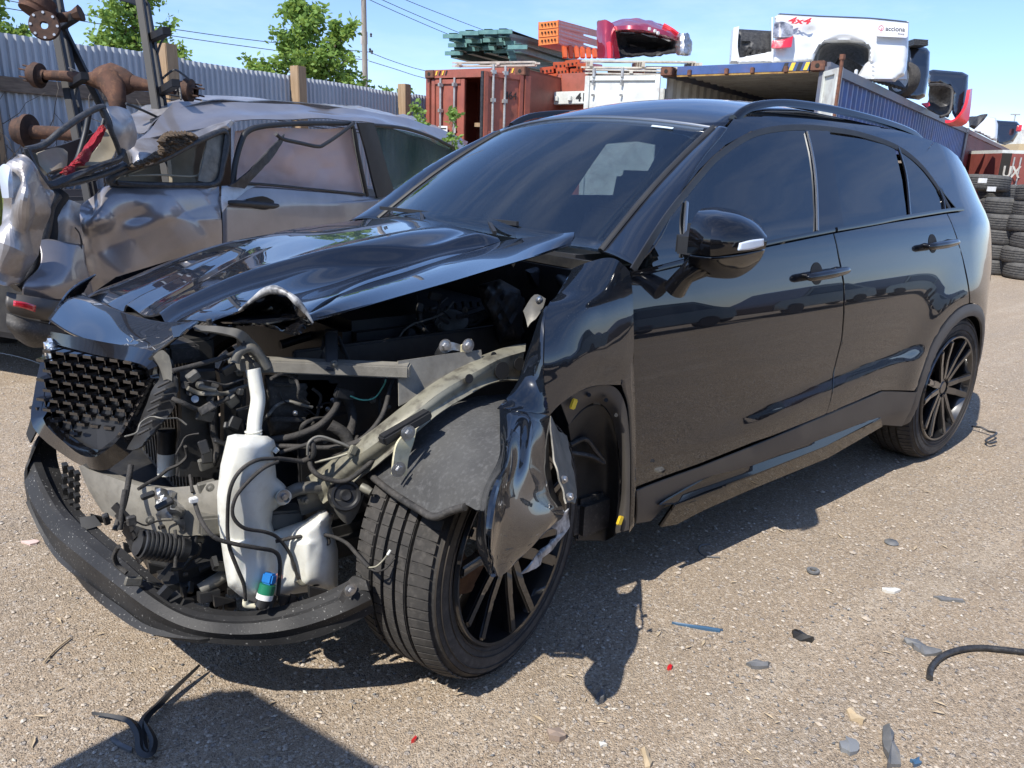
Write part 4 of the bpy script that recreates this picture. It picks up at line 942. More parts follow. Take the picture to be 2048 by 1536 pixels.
patch([[(a[0], a[1], y) for a, y in zip(mid, yy)], [((a[0]+b_[0])/2, (a[1]+b_[1])/2, y-.006) for a, b_, y in zip(mid, low, yy)], [(a[0], a[1], y-.004) for a, y in zip(low, yy)], [(a[0], a[1]+3*math.sin(i*3.3), y-.016) for i, (a, y) in enumerate(zip(flg, yy))]], 'apron_rail', M['steel_beam'], CAR, 4, 9, thick=.004, smooth=40, crumple=(.006, 11, 9, 0))
for q in ((1002, 741, -.825, .024), (936, 757, -.86, .012), (1036, 728, -.805, .018), (778, 870, -.885, .010), (985, 710, -.785, .009)):
    b = MB(); c = aty(*q[:3]); n_ = Vector((0, -1, .15)).normalized(); b.cyl(Vector(c)+n_*.004, Vector(c)+n_*.007, q[3], 20); b.build('rail_hole', M['dark'], CAR)
b = MB(); b.beam(aty(762, 882, -.92), aty(858, 826, -.915), .03, .024); b.build('rail_cover', M['plastic'], CAR, bevel=.005)
# bright brackets
patch([[(812, 862, -.935), (830, 858, -.93)], [(792, 885, -.945), (824, 885, -.94)], [(785, 915, -.945), (814, 915, -.94)], [(782, 948, -.945), (810, 950, -.94)]], 'zinc_bracket', M['gold_steel'], CAR, 6, 4, thick=.006, smooth=50)
bolt(816, 866, -.95); bolt(797, 939, -.96)
patch([[(868, 708, -.74), (880, 690, -.75), (900, 684, -.75), (925, 690, -.76), (940, 680, -.77)], [(878, 714, -.745), (890, 706, -.755), (905, 700, -.755), (925, 704, -.765), (942, 703, -.775)]], 'hinge_bracket', M['silver'], CAR, 5, 5, thick=.006, smooth=50)
patch([[(921, 690, -.775), (942, 678, -.78)], [(921, 706, -.775), (942, 704, -.78)]], 'zinc_bracket', M['gold_steel'], CAR, 3, 3, thick=.006, smooth=50)
bolt(890, 692, -.765); bolt(936, 691, -.79)
patch([[(1046, 622, -.80), (1068, 590, -.80), (1090, 598, -.81)], [(1052, 640, -.81), (1068, 622, -.815), (1084, 618, -.82)], [(1056, 655, -.82), (1064, 645, -.825), (1072, 640, -.83)]], 'fender_bracket', M['steel_grey'], CAR, 4, 4, thick=.004, smooth=50)
bolt(1078, 600, -.83, .007); 
# air box
pillow('air_box', [(528, 750), (600, 742), (690, 748), (690, 800), (640, 868), (540, 872), (530, 830)], -.52, .05, 14, M['plastic_dirty'], res=8, bump=lambda x, y: .006 if (x < 610 and 770 < y < 835) else 0)
b = MB(); b.beam(aty(540, 838, -.60), aty(612, 840, -.60), .012, .012); b.beam(aty(545, 768, -.59), aty(600, 770, -.59), .010, .008); b.build('air_box_rib', M['plastic_dirty'], CAR, bevel=.003)
for q in ((640, 812, -.59), (655, 818, -.59), (665, 800, -.59), (590, 826, -.60)): bolt(*q, r=.004)
# left dark column with holes, canister, connectors
patch([[(430, 740, -.50), (478, 742, -.50)], [(440, 800, -.50), (480, 800, -.50)], [(440, 880, -.50), (478, 880, -.50)]], 'support_column', M['plastic'], CAR, 6, 4, thick=.03, smooth=40)
for q in ((460, 766, -.52), (460, 830, -.52)):
    b = MB(); b.cyl(aty(*q), aty(q[0], q[1], q[2]-.004), .012, 16); b.build('column_hole', M['dark'], CAR)
b = MB(); b.cyl(aty(333, 860, -.42), aty(333, 905, -.42), .022, 20); b.build('canister', M['plastic'], CAR, smooth=50)
b = MB(); b.cyl(aty(333, 905, -.42), aty(333, 948, -.42), .022, 20); b.build('white_canister', M['white_tank'], CAR, smooth=50)
patch([[(352, 740, -.50), (425, 735, -.50)], [(355, 830, -.5), (430, 840, -.5)], [(350, 950, -.5), (440, 950, -.5)]], 'fan_shroud', M['dark2'], CAR, 8, 6, thick=.02, smooth=40, crumple=(.03, 9, 6, 0))
for k in range(7):
    q = (370+10*k, 770+14*(k % 3), -.53); b = MB(); b.cyl(aty(*q), aty(q[0], q[1], q[2]-.012), .009, 10); b.build('cable_clip', M['silver'] if k == 2 else M['plastic_dirty'], CAR)
tubepx('hose', [(430, 800, -.52), (425, 850, -.53), (435, 900, -.54), (425, 930, -.54)], .009, M['hose']); tubepx('hose', [(445, 775, -.53), (478, 765, -.53), (488, 790, -.53), (482, 840, -.53)], .006, M['hose'])
# washer reservoir
tank = [(455, 872), (470, 868), (535, 872), (548, 880), (552, 893), (546, 905), (550, 925), (553, 955), (568, 968), (580, 985), (578, 1004), (560, 1012), (546, 1022), (543, 1045), (548, 1062),
        (575, 1052), (610, 1040), (636, 1022), (655, 1018), (668, 1030), (662, 1052), (672, 1085), (676, 1100), (676, 1178), (655, 1190), (630, 1182), (590, 1188), (552, 1200), (512, 1206), (480, 1192), (456, 1172), (447, 1120), (436, 1040), (434, 990), (441, 930)]
def tb(x, y):
    v = .020*math.exp(-((x-500)/40)**2)-.026*math.exp(-(((x-548)/26)**2+((y-1010)/50)**2))-.02*math.exp(-(((x-556)/14)**2+((y-1110)/90)**2))
    v += .012*math.sin((y-880)/42.0)*math.exp(-((x-480)/60)**2)+.014*math.exp(-(((x-635)/26)**2+((y-1120)/60)**2))-.014*math.exp(-(((x-590)/16)**2+((y-1140)/40)**2))
    v += .008*max(0, math.sin(x*.05+y*.02))*(y > 1080)+.045*max(0, min(1, (x-575)/40))
    return v
TANK = pillow('washer_reservoir', tank, -.69, .055, 26, M['white_tank'], res=6, bump=tb)
tubepx('filler_neck', [(506, 738, -.60), (512, 770, -.61), (516, 800, -.62), (510, 840, -.64), (507, 876, -.66)], .0175, M['white_tank'], TANK, 16)
b = MB()
for t in (862, 868): b.lathe([(.019, -.003), (.021, 0), (.019, .003)], c=aty(507, t, -.655), axis=(0, .1, 1), seg=16)
b.build('neck_clip', M['white_tank'], TANK)
b = MB(); b.lathe([(.019, -.004), (.019, .004), (.009, .006), (.007, .02)], c=aty(567, 994, -.735), axis=(0, -1, 0), seg=20); b.build('mounting_boss', M['white_tank'], TANK, smooth=40); bolt(567, 992, -.745, .009, TANK)
b = MB(); b.cyl(aty(548, 905, -.72), aty(556, 897, -.72), .006, 8); b.build('hose_lug', M['white_tank'], TANK)
bolt(510, 1179, -.755, .006, TANK, M['steel_grey'])
b = MB(); c = Vector(aty(556, 1155, -.748)); b.cyl(c, c+Vector((0, -.001, 0)), .011, 20); b.build('pink_stain', mat('washer_fluid_stain', (.85, .42, .38), .5), TANK)
b = MB(); b.tube([aty(628, 1105, -.77), aty(628, 1125, -.775), aty(630, 1140, -.775)], [.014, .018, .016], 12); b.tube([aty(630, 1140, -.775), aty(633, 1164, -.77)], [.0165, .0165], 12); b.build('washer_pump', M['plastic'], TANK, smooth=40)
b = MB(); b.cyl(aty(630.5, 1140, -.7755), aty(632, 1153, -.7745), .0172, 14); b.build('pump_band', M['silver'], TANK, smooth=40)
# hoses and loom in front of the tank
tubepx('washer_hose', [(556, 917, -.76), (515, 920, -.775), (480, 942, -.78), (460, 980, -.775), (455, 1040, -.765), (458, 1090, -.77), (474, 1135, -.775), (488, 1170, -.775), (491, 1206, -.765)], 0.0046, M['hose'])
tubepx('washer_hose', [(556, 923, -.765), (525, 938, -.785), (492, 968, -.785), (470, 998, -.785), (466, 1032, -.785), (488, 1056, -.785), (530, 1064, -.775), (556, 1076, -.765), (580, 1108, -.765), (594, 1150, -.77), (602, 1164, -.77)], 0.0043, M['hose'])
tubepx('wiring_loom', [(388, 1000, -.70), (402, 1040, -.74), (428, 1074, -.775), (470, 1088, -.785), (515, 1096, -.785), (550, 1104, -.77), (560, 1128, -.77), (556, 1190, -.765)], 0.0050, M['hose'])
tubepx('wiring_loom', [(551, 1083, -.76), (600, 1073, -.775), (650, 1070, -.79), (690, 1084, -.83), (715, 1110, -.90), (738, 1135, -.96)], 0.0048, M['hose'])
tubepx('bare_wire', [(738, 1135, -.96), (752, 1133, -.975), (765, 1122, -.98), (778, 1106, -.985)], .0022, M['steel_beam'])
tubepx('bare_wire', [(730, 1128, -.94), (750, 1142, -.975), (770, 1138, -.98), (790, 1116, -.985)], .0025, M['hose'])
tubepx('bare_wire', [(775, 1110, -.985), (781, 1100, -.985)], .0032, M['white_tank'])
tubepx('pump_lead', [(655, 1072, -.79), (658, 1086, -.79), (640, 1094, -.785), (628, 1105, -.78)], .004, M['hose'])
tubepx('hose_end', [(596, 1160, -.77), (606, 1168, -.775), (618, 1164, -.77)], .006, M['steel_beam'])
tubepx('wiring_loom', [(556, 917, -.76), (590, 921, -.75), (620, 925, -.75)], 0.0055, M['hose'])
tubepx('wiring_loom', [(540, 880, -.62), (590, 872, -.64), (640, 850, -.65), (672, 815, -.65), (675, 790, -.64)], 0.0096, M['hose'])
tubepx('wiring_loom', [(548, 892, -.64), (600, 893, -.68), (660, 895, -.72), (720, 880, -.78), (762, 835, -.78), (780, 780, -.74), (794, 742, -.72)], 0.0063, M['hose'])
tubepx('wiring_loom', [(560, 905, -.68), (610, 890, -.72), (650, 878, -.74), (700, 890, -.78), (745, 870, -.80)], 0.0052, M['hose'])
tubepx('wiring_loom', [(620, 905, -.75), (622, 935, -.77), (645, 955, -.79), (690, 962, -.81), (730, 935, -.83), (765, 900, -.835)], 0.0063, M['hose'])
tubepx('wiring_loom', [(600, 925, -.74), (625, 912, -.77), (626, 892, -.77), (620, 880, -.76)], 0.0067, M['hose'])
tubepx('cable', [(615, 910, -.77), (618, 885, -.77), (640, 873, -.77), (680, 886, -.79), (706, 898, -.80)], .0035, M['steel_grey'])
tubepx('cable', [(630, 925, -.77), (670, 915, -.79), (712, 902, -.81)], .0035, M['steel_beam'])
tubepx('hose', [(660, 850, -.66), (690, 870, -.68), (700, 905, -.70), (660, 925, -.70)], .016, M['hose']); tubepx('hose', [(690, 790, -.62), (705, 830, -.64), (700, 870, -.66)], .013, M['hose'])
tubepx('earth_wire', [(700, 792, -.68), (725, 800, -.69), (750, 795, -.70), (768, 770, -.71), (772, 758, -.71)], .0022, mat('green_wire', (.12, .42, .3), .5))
b = MB(); b.box(aty(688, 788, -.67), (.05, .02, .025), Matrix.Rotation(.35, 3, 'Y')); b.build('plug', M['plastic'], CAR, bevel=.003)
b = MB(); b.box(aty(706, 900, -.815), (.018, .012, .022), Matrix.Rotation(.5, 3, 'Y')); b.box(aty(700, 908, -.812), (.010, .012, .016)); b.build('plug', M['steel_beam'], CAR, bevel=.002)
b = MB(); b.box(aty(387, 1000, -.71), (.018, .014, .012)); b.build('plug', M['paper'], CAR, bevel=.002)
# horn
HORN_C = Vector(aty(690, 990, -.80)); b = MB(); ax = Vector((-.25, -1, .35)).normalized()
b.lathe([(0, .014), (.012, .016), (.016, .010), (.026, .010), (.030, .014), (.036, .014), (.040, .004), (.040, -.018), (.03, -.026), (0, -.026)], c=HORN_C, axis=ax, seg=32); b.build('horn', M['plastic'], CAR, smooth=40)
patch([[(658, 985, -.79), (690, 1000, -.80), (722, 985, -.79)], [(672, 1015, -.79), (692, 1022, -.80), (712, 1012, -.79)], [(690, 1040, -.79), (694, 1042, -.79), (700, 1038, -.79)]], 'horn_bracket', M['steel_grey'], CAR, 5, 5, thick=.012, smooth=40)
b = MB(); b.tube([aty(722, 973, -.85), aty(732, 978, -.86), aty(742, 984, -.87)], [.010, .011, .009], 10); b.build('plug', M['steel_beam'], CAR, smooth=40)
# blue and green bottle-like connector
A, B_, Cq, D_ = [aty(*q) for q in ((541, 1146, -.775), (536, 1168, -.78), (528, 1198, -.785), (522, 1212, -.785))]
b = MB(); b.beam(A, B_, .030, .022); b.build('blue_connector', M['blue'], CAR, bevel=.004); b = MB(); b.tube([B_, Cq], .019, 16); b.build('green_cap', M['green'], CAR, smooth=40)
b = MB(); b.tube([Vector(B_)*.35+Vector(Cq)*.65, Cq], .0195, 16); b.build('paper_label', M['paper'], CAR, smooth=40)
b = MB(); b.tube([Cq, D_], .016, 14); b.build('hose_stub', M['plastic'], CAR, smooth=40)
tubepx('elbow_fitting', [(491, 1200, -.765), (492, 1210, -.765), (510, 1212, -.77)], .007, mat('cream_plastic', (.7, .66, .5), .5))
# lower crash beam with torn end
patch([[(180, 925, -.28), (240, 950, -.38), (300, 968, -.46), (370, 975, -.54), (440, 965, -.60), (520, 950, -.64)], [(195, 960, -.30), (250, 985, -.40), (310, 1005, -.48), (375, 1012, -.56), (440, 1005, -.62), (520, 990, -.66)], [(225, 1010, -.32), (265, 1030, -.41), (320, 1050, -.49), (380, 1060, -.56), (440, 1060, -.62), (530, 1045, -.66)]], 'crash_beam', M['bar_steel'], CAR, 5, 6, thick=.03, smooth=50, crumple=(.008, 7, 3, 0))
patch([[(305, 985, -.56), (335, 975, -.57), (362, 985, -.57)], [(312, 1010, -.58), (338, 1005, -.60), (366, 1020, -.58)], [(325, 1030, -.58), (345, 1040, -.60), (362, 1060, -.58)]], 'torn_foil', M['silver'], CAR, 7, 7, thick=.003, smooth=20, crumple=(.05, 22, 7, 0))
b = MB(); b.beam(aty(395, 1045, -.62), aty(600, 1030, -.66), .06, .05); b.build('crash_box', M['steel_grey'], CAR, bevel=.006)
patch([[(590, 985, -.70), (650, 960, -.72), (700, 985, -.74)], [(600, 1015, -.68), (650, 1010, -.70), (690, 1030, -.72)]], 'rail_end', M['steel_grey'], CAR, 6, 6, thick=.02, smooth=40, crumple=(.02, 12, 5, 0))
tubepx('drive_belt_guard', [(560, 1000, -.70), (590, 980, -.72), (620, 975, -.73), (650, 975, -.73)], .016, M['steel_grey'])
# ribbed duct and lower shutter slats
for k in range(9):
    t = k/8; c0_ = Vector(aty(285+70*t, 1088+10*t, -.62)); ax = Vector(aty(355, 1098, -.62))-Vector(aty(285, 1088, -.62)); b = MB(); b.lathe([(.030, -.004), (.034, -.002), (.034, .002), (.030, .004)], c=c0_, axis=ax, seg=20); b.build('duct_rib', M['plastic'], CAR, smooth=40)
b = MB(); b.cyl(aty(275, 1086, -.60), aty(372, 1100, -.60), .030, 20); b.build('air_duct', M['plastic'], CAR, smooth=50)
for k in range(6):
    b = MB(); b.beam(aty(228+7*k, 1010+16*k, -.55), aty(262+4*k, 1045+16*k, -.58), .006, .02); b.build('shutter_slat', M['plastic'], CAR)
b = MB(); b.cyl(aty(400, 1180, -.62), aty(450, 1150, -.62), .016, 16); b.build('pipe', M['steel_grey'], CAR, smooth=50)
for (pts, r) in (([(240, 1060, -.58), (245, 1010, -.56), (250, 980, -.54)], .006), ([(350, 1135, -.66), (352, 1090, -.64), (350, 1060, -.62)], .004), ([(385, 985, -.60), (380, 950, -.56)], .004), ([(230, 1060, -.56), (250, 1000, -.52), (262, 930, -.48)], .007)):
    tubepx('dangling_lead', pts, r, M['hose'])
rr = random.Random(5)
for k in range(16):
    px, py = rr.uniform(330, 470), rr.uniform(1120, 1215); b = MB(); b.box(aty(px, py, -.60-rr.random()*.05), (rr.uniform(.01, .05), rr.uniform(.006, .03), rr.uniform(.006, .03)), Matrix.Rotation(rr.uniform(0, 3), 3, 'Y') @ Matrix.Rotation(rr.uniform(0, 3), 3, 'X')); b.build('broken_plastic', M['plastic'], CAR)
for k in range(12):
    px, py = rr.uniform(540, 690), rr.uniform(1195, 1215); b = MB(); b.box(aty(px, py, -.74-rr.random()*.04), (rr.uniform(.01, .05), rr.uniform(.006, .03), rr.uniform(.004, .015)), Matrix.Rotation(rr.uniform(0, 3), 3, 'Y') @ Matrix.Rotation(rr.uniform(0, 3), 3, 'X')); b.build('broken_plastic', M['plastic'], CAR)
# front bumper: lower valance and its upper lip
up = [(76, 872, .12), (62, 905, .14), (82, 965, .02), (118, 1025, -.10), (175, 1082, -.28), (240, 1135, -.45), (305, 1192, -.58), (360, 1226, -.66), (420, 1243, -.72), (500, 1246, -.77), (580, 1232, -.82), (660, 1205, -.88), (735, 1168, -.93)]
m1 = [(62, 905, .10), (52, 945, .10), (66, 1000, .0), (105, 1060, -.12), (165, 1112, -.31), (232, 1165, -.48), (300, 1216, -.61), (362, 1248, -.69), (425, 1263, -.75), (505, 1266, -.80), (590, 1254, -.85), (668, 1230, -.91), (742, 1195, -.945)]
lo = [(50, 935, .08), (52, 985, .06), (72, 1040, -.02), (115, 1100, -.14), (180, 1160, -.33), (250, 1215, -.50), (310, 1256, -.61), (370, 1275, -.69), (425, 1284, -.74), (510, 1289, -.79), (595, 1282, -.84), (675, 1258, -.90), (748, 1220, -.93)]
u2 = [(118, 860, .2), (110, 900, .2), (122, 955, .08), (150, 1010, -.05), (200, 1062, -.24), (262, 1115, -.41), (325, 1172, -.54), (375, 1205, -.62), (430, 1222, -.68), (500, 1226, -.73), (575, 1212, -.78), (650, 1188, -.84), (722, 1150, -.90)]
u3 = [(a[0]*.25+b_[0]*.75, a[1]*.25+b_[1]*.75-4, a[2]*.25+b_[2]*.75) for a, b_ in zip(u2, up)]; u4 = [(a[0]*.3+b_[0]*.7, a[1]*.3+b_[1]*.7+3, a[2]*.3+b_[2]*.7) for a, b_ in zip(u2, up)]
m0 = [(a[0]*.8+b_[0]*.2, a[1]*.8+b_[1]*.2, a[2]*.8+b_[2]*.2-.006) for a, b_ in zip(up, m1)]; m2 = [(a[0]*.6+b_[0]*.4, a[1]*.6+b_[1]*.4, a[2]*.6+b_[2]*.4+.008) for a, b_ in zip(m1, lo)]
BUM = patch([u2, u4, u3, up, m0, m1, m2, lo], 'front_bumper', M['valance'], CAR, 1, 8, thick=.006, smooth=16)
# dropped chin under the left half
patch([[(60, 1000, .02), (110, 1100, -.14), (180, 1160, -.33), (250, 1215, -.50), (310, 1256, -.61), (420, 1284, -.74)], [(100, 1085, -.02), (140, 1120, -.16), (185, 1180, -.34), (240, 1232, -.50), (300, 1268, -.61), (400, 1288, -.73)]], 'chin_spoiler', M['valance'], CAR, 4, 6, thick=.012, smooth=40)
patch([[(52, 945, .10), (95, 1010, .0), (135, 1055, -.1), (140, 1095, -.12)], [(56, 985, .10), (80, 1040, .02), (110, 1080, -.06), (122, 1106, -.1)]], 'bumper_corner_shard', M['plastic'], BUM, 4, 4, thick=.006, smooth=40)
for q in ((185, 1050, -.22), (250, 1108, -.38), (300, 1150, -.48), (375, 1195, -.60), (430, 1215, -.67), (520, 1220, -.74), (560, 1212, -.77), (620, 1196, -.81)):
    b = MB(); c = Vector(aty(*q)); b.add([c, c+Vector((.05, .0, .0)), c+Vector((.0, 0, .03)), c+Vector((0, .012, 0)), c+Vector((.05, .012, 0)), c+Vector((0, .012, .03))], [(0, 1, 2), (3, 5, 4), (0, 3, 4, 1), (1, 4, 5, 2), (2, 5, 3, 0)]); b.build('bumper_clip', M['plastic'], BUM)
patch([[(160, 1035, -.2), (190, 1030, -.22)], [(165, 1062, -.22), (205, 1050, -.24)]], 'bumper_tab', M['plastic'], BUM, 3, 3, thick=.004)
patch([[(676, 1195, -.90), (705, 1152, -.90), (735, 1160, -.93)], [(690, 1212, -.91), (712, 1180, -.915), (742, 1180, -.945)]], 'bumper_end_bracket', M['plastic_dirty'], BUM, 4, 4, thick=.012, smooth=40); bolt(701, 1180, -.93, .009, BUM)
# inner honeycomb at the left opening
for k in range(3):
    b = MB()
    for j in range(5):
        c = Vector(aty(130+12*k, 930+22*j+8*k, -.02-.03*k)); b.box(c, (.014, .03, .008)); b.box(c+Vector((0, .012, -.014)), (.014, .004, .03))
    b.build('lower_grille_cell', M['plastic'], BUM, bevel=.001, seg=1)
patch([[(82, 780, .10), (70, 810, .10), (52, 868, .12)], [(92, 800, .06), (80, 845, .08), (60, 886, .10)]], 'fascia_fin', M['plastic'], CAR, 4, 4, thick=.006)
# grille: surround, backing and rows of blades
gout = [(112, 672, .10), (200, 695, -.18), (300, 716, -.46), (322, 745, -.49), (318, 775, -.485), (262, 880, -.43), (225, 916, -.38), (198, 927, -.34), (150, 908, -.18), (82, 852, .04), (84, 790, .08), (98, 720, .12)]
gin = [(124, 690, .09), (200, 708, -.17), (286, 728, -.43), (302, 750, -.46), (300, 770, -.46), (250, 862, -.41), (215, 895, -.36), (195, 902, -.33), (155, 885, -.18), (98, 838, .03), (98, 790, .07), (108, 725, .11)]
GR = bpy.data.objects.new('grille', None); link(GR, CAR); KIDS.setdefault(CAR.name, []).append(GR); ORG[GR.name] = org(CAR); GR.empty_display_size = .1
gin = [tuple(a*.55+b_*.45 for a, b_ in zip(p, q)) for p, q in zip(gin, gout)]
rows = [[g_ for g_ in gout+[gout[0]]], [((a[0]+b_[0])/2, (a[1]+b_[1])/2, (a[2]+b_[2])/2-.02) for a, b_ in zip(gout+[gout[0]], gin+[gin[0]])], [(a[0], a[1], a[2]+.02) for a in gin+[gin[0]]]]
patch(rows, 'grille_frame', M['gloss'], GR, 1, 4, thick=.02, smooth=25)
V_ = [Vector(aty(g_[0], g_[1], g_[2]+.05)) for g_ in gin]; b = MB(); b.add(V_+[sum(V_, Vector((0, 0, 0)))/len(V_)], [(i, (i+1) % len(V_), len(V_)) for i in range(len(V_))]); b.build('grille_backing', M['dark'], GR)
def gy(px, py): return float(np.interp(px, [80, 330], [.10, -.50]))
nr = 11
for r_ in range(nr):
    t = (r_+.5)/nr; y0_ = 688+t*212; x = 84+(14 if r_ % 2 else 0)
    while x < 312:
        py = y0_+(x-92)*.13
        if inpoly(x+8, py, [(p[0], p[1]) for p in gin]):
            w = 25; A = Vector(aty(x, py, gy(x, py)+.02)); B = Vector(aty(x+w-2, py+3, gy(x+w-2, py)+.02)); b = MB()
            up_ = Vector((0, 0, 1)); out = Vector((-1, -.25, 0)).normalized(); h_ = .012; dpt = .038; q = (B-A)
            b.add([A, B, A+up_*h_, B+up_*h_, A+q*.16+out*dpt, B-q*.16+out*dpt, A+q*.16+out*dpt+up_*.008, B-q*.16+out*dpt+up_*.008], [(0, 1, 5, 4), (2, 6, 7, 3), (4, 5, 7, 6), (0, 4, 6, 2), (1, 3, 7, 5)])
            c_ = A+q*.5+out*.012; b.box(c_-up_*.014, (.03, .004, .03), Matrix((out, q.normalized(), up_)).transposed())
            b.build('grille_blade', M['gloss'], GR)
        x += 27
# sensor block / badge edge at the left, plain
b = MB(); b.box(aty(103, 708, .07), (.03, .05, .085), Matrix.Rotation(.2, 3, 'X')); b.build('badge_block', M['lens'], GR, bevel=.01, seg=3, smooth=50)
# torn side bracket of the grille with its cooling fins
patch([[(300, 716, -.48), (318, 702, -.50), (335, 708, -.52), (345, 730, -.53)], [(322, 745, -.50), (335, 745, -.52), (348, 755, -.54), (354, 775, -.545)], [(300, 800, -.49), (325, 800, -.52), (345, 800, -.54), (352, 808, -.545)], [(275, 860, -.45), (300, 855, -.49), (322, 850, -.52), (330, 845, -.53)], [(250, 895, -.42), (268, 900, -.45), (285, 895, -.48), (300, 880, -.50)]], 'grille_bracket', M['plastic'], GR, 7, 6, thick=.006, smooth=40, crumple=(.01, 15, 2, 0))
for k in range(7):
    t = k/6; px, py = 330-40*t, 770+95*t; b = MB(); b.beam(aty(px-14, py+4, -.53+.03*t), aty(px+10, py-8, -.56+.03*t), .010, .006); b.build('bracket_fin', M['plastic_dirty'], GR, bevel=.002, seg=1)
patch([[(308, 712, -.50), (325, 700, -.52), (338, 712, -.53)], [(322, 735, -.51), (334, 730, -.53), (345, 735, -.54)], [(330, 760, -.52), (338, 758, -.535), (346, 762, -.545)]], 'bracket_face', M['steel_grey'], GR, 5, 5, thick=.004, smooth=50)

# loose wiring, plugs and small brackets all over the bay
rc = random.Random(77)
for k in range(34):
    x0, y0_ = rc.choice([(rc.uniform(370, 520), rc.uniform(720, 900)), (rc.uniform(540, 800), rc.uniform(740, 900)), (rc.uniform(820, 1040), rc.uniform(590, 690)), (rc.uniform(240, 420), rc.uniform(960, 1180))]); d0 = -.55-.1*rc.random() if x0 > 520 else -.52-.08*rc.random()
    if x0 > 820: d0 = -.48
    pts = [(x0, y0_, d0)]; an = rc.uniform(0, 2*PI)
    for j in range(rc.randint(3, 6)): an += rc.uniform(-.9, .9); x0 += 26*math.cos(an); y0_ += 20*math.sin(an); pts.append((x0, y0_, d0+rc.uniform(-.02, .02)))
    tubepx('cable', pts, rc.choice([.0022, .003, .0045, .006]), rc.choice([M['hose'], M['hose'], M['plastic'], M['steel_grey'], M['rubber']]), seg=6, sm=4)
for k in range(46):
    x0, y0_ = rc.choice([(rc.uniform(370, 520), rc.uniform(720, 950)), (rc.uniform(530, 800), rc.uniform(745, 900)), (rc.uniform(820, 1050), rc.uniform(590, 690)), (rc.uniform(200, 430), rc.uniform(950, 1180))]); d0 = -.56 if x0 < 820 else -.48
    b = MB(); b.box(aty(x0, y0_, d0-rc.random()*.06), (rc.uniform(.01, .045), rc.uniform(.008, .02), rc.uniform(.008, .035)), Matrix.Rotation(rc.uniform(-.6, .6), 3, 'Y') @ Matrix.Rotation(rc.uniform(-.5, .5), 3, 'X')); b.build('bracket', rc.choice([M['plastic'], M['plastic_dirty'], M['steel_grey'], M['plastic'], M['dark2']]), CAR, bevel=.003, seg=1)
for (x0, y0_, d0) in ((400, 770, -.56), (470, 880, -.58), (585, 760, -.60), (745, 800, -.62), (930, 620, -.5), (880, 650, -.5), (300, 1040, -.6), (420, 975, -.66), (610, 1000, -.73), (345, 1010, -.6), (480, 745, -.54)):
    bolt(x0, y0_, d0, .006, CAR, M['steel_grey'])
for k in range(12):
    t = k/11; b = MB(); b.beam(aty(850+170*t, 618-26*t+4*math.sin(k), -.40), aty(858+170*t, 655-20*t, -.42), .012, .012); b.build('cowl_rib', M['plastic_dirty'], CAR)
b = MB(); b.beam(aty(860, 660, -.42), aty(1045, 600, -.50), .05, .03); b.build('firewall_beam', M['plastic_dirty'], CAR, bevel=.005)
b = MB(); b.lathe([(.0, .0), (.05, .0), (.055, .01), (.055, .03), (.03, .04), (0, .04)], c=aty(900, 655, -.45), axis=(-.2, -.4, .9), seg=24); b.build('strut_top', M['steel_grey'], CAR, smooth=40)

# scuffs on the upper fascia and the bonnet front
rs = random.Random(19)
for k in range(16):
    x0, y0_ = rs.uniform(245, 320), rs.uniform(668, 695); y = float(np.interp(x0, [200, 330], [.0, -.45]))-.0
    t = rs.uniform(0, PI); L_ = rs.uniform(4, 13); b = MB(); P = [Vector(aty(x0+L_*math.cos(t)*f, y0_+L_*math.sin(t)*f, y-.02*f)) for f in (0, .5, 1)]
    hit = []
    for p in P:
        d = (p-Vector(CAM)).normalized(); best = None
        dg_ = FASC_BVH.ray_cast(Vector(CAM), d)
        if dg_[0] is not None: hit.append(dg_[0]-d*.0015+org(CAR)*0)
    if len(hit) == 3: b.tube(hit, [.0004, .0011, .0004], 4); b.build('scuff', M['scrape'], FASC)

for k in range(9):
    x0, y0_ = rs.uniform(850, 960), rs.uniform(880, 990); L_ = rs.uniform(30, 90); b = MB()
    b.tube([cylhit(x0+L_*f*.8, y0_-L_*f*.62+3*math.sin(f*5+k), .3795+.004*rs.random()) for f in (0, .3, .6, 1)], [.0005, .0016, .0012, .0005], 4, smooth=3); b.build('liner_scratch', M['scrape'], LIN)
# ---------------------------------------------------------------- grey crushed car beyond the bonnet
M['gpaint'] = mat('grey_metallic_paint', (.235, .22, .225), .38, .55, coat=.6, coatr=.08, var=(.29, .275, .28), vscale=3, dust=.03, dscale=200, rvar=0)
M['gpaint2'] = mat('scuffed_silver_paint', (.40, .385, .38), .46, .6, coat=.25, var=(.27, .25, .24), vscale=6, var2=(.22, .17, .125), v2scale=7, v2amt=.55, bump=.15, bscale=60, bdist=.003)
M['rub'] = mat('sealant_rubber', (.018, .018, .02), .45, bump=.6, bscale=90, bdist=.006, var=(.05, .05, .05), vscale=30)
M['airbag'] = mat('airbag_cloth', (.93, .77, .72), .85, var=(.95, .82, .78), vscale=5, bump=.2, bscale=60, bdist=.004)
M['airbag_g'] = mat('curtain_cloth', (.52, .60, .54), .85, var=(.60, .66, .60), vscale=5)
for n_ in ('airbag', 'airbag_g'):
    t_ = M[n_].node_tree; B1_ = t_.nodes['Principled BSDF']; T1_ = t_.nodes.new('ShaderNodeBsdfTranslucent'); T1_.inputs[0].default_value = (.8, .62, .56, 1) if n_ == 'airbag' else (.5, .58, .5, 1); X1_ = t_.nodes.new('ShaderNodeMixShader'); X1_.inputs[0].default_value = .55
    O1_ = t_.nodes['Material Output']; t_.links.new(B1_.outputs[0], X1_.inputs[1]); t_.links.new(T1_.outputs[0], X1_.inputs[2]); t_.links.new(X1_.outputs[0], O1_.inputs[0])
M['beige'] = mat('beige_trim', (.36, .31, .22), .6, var=(.28, .24, .17), vscale=6)
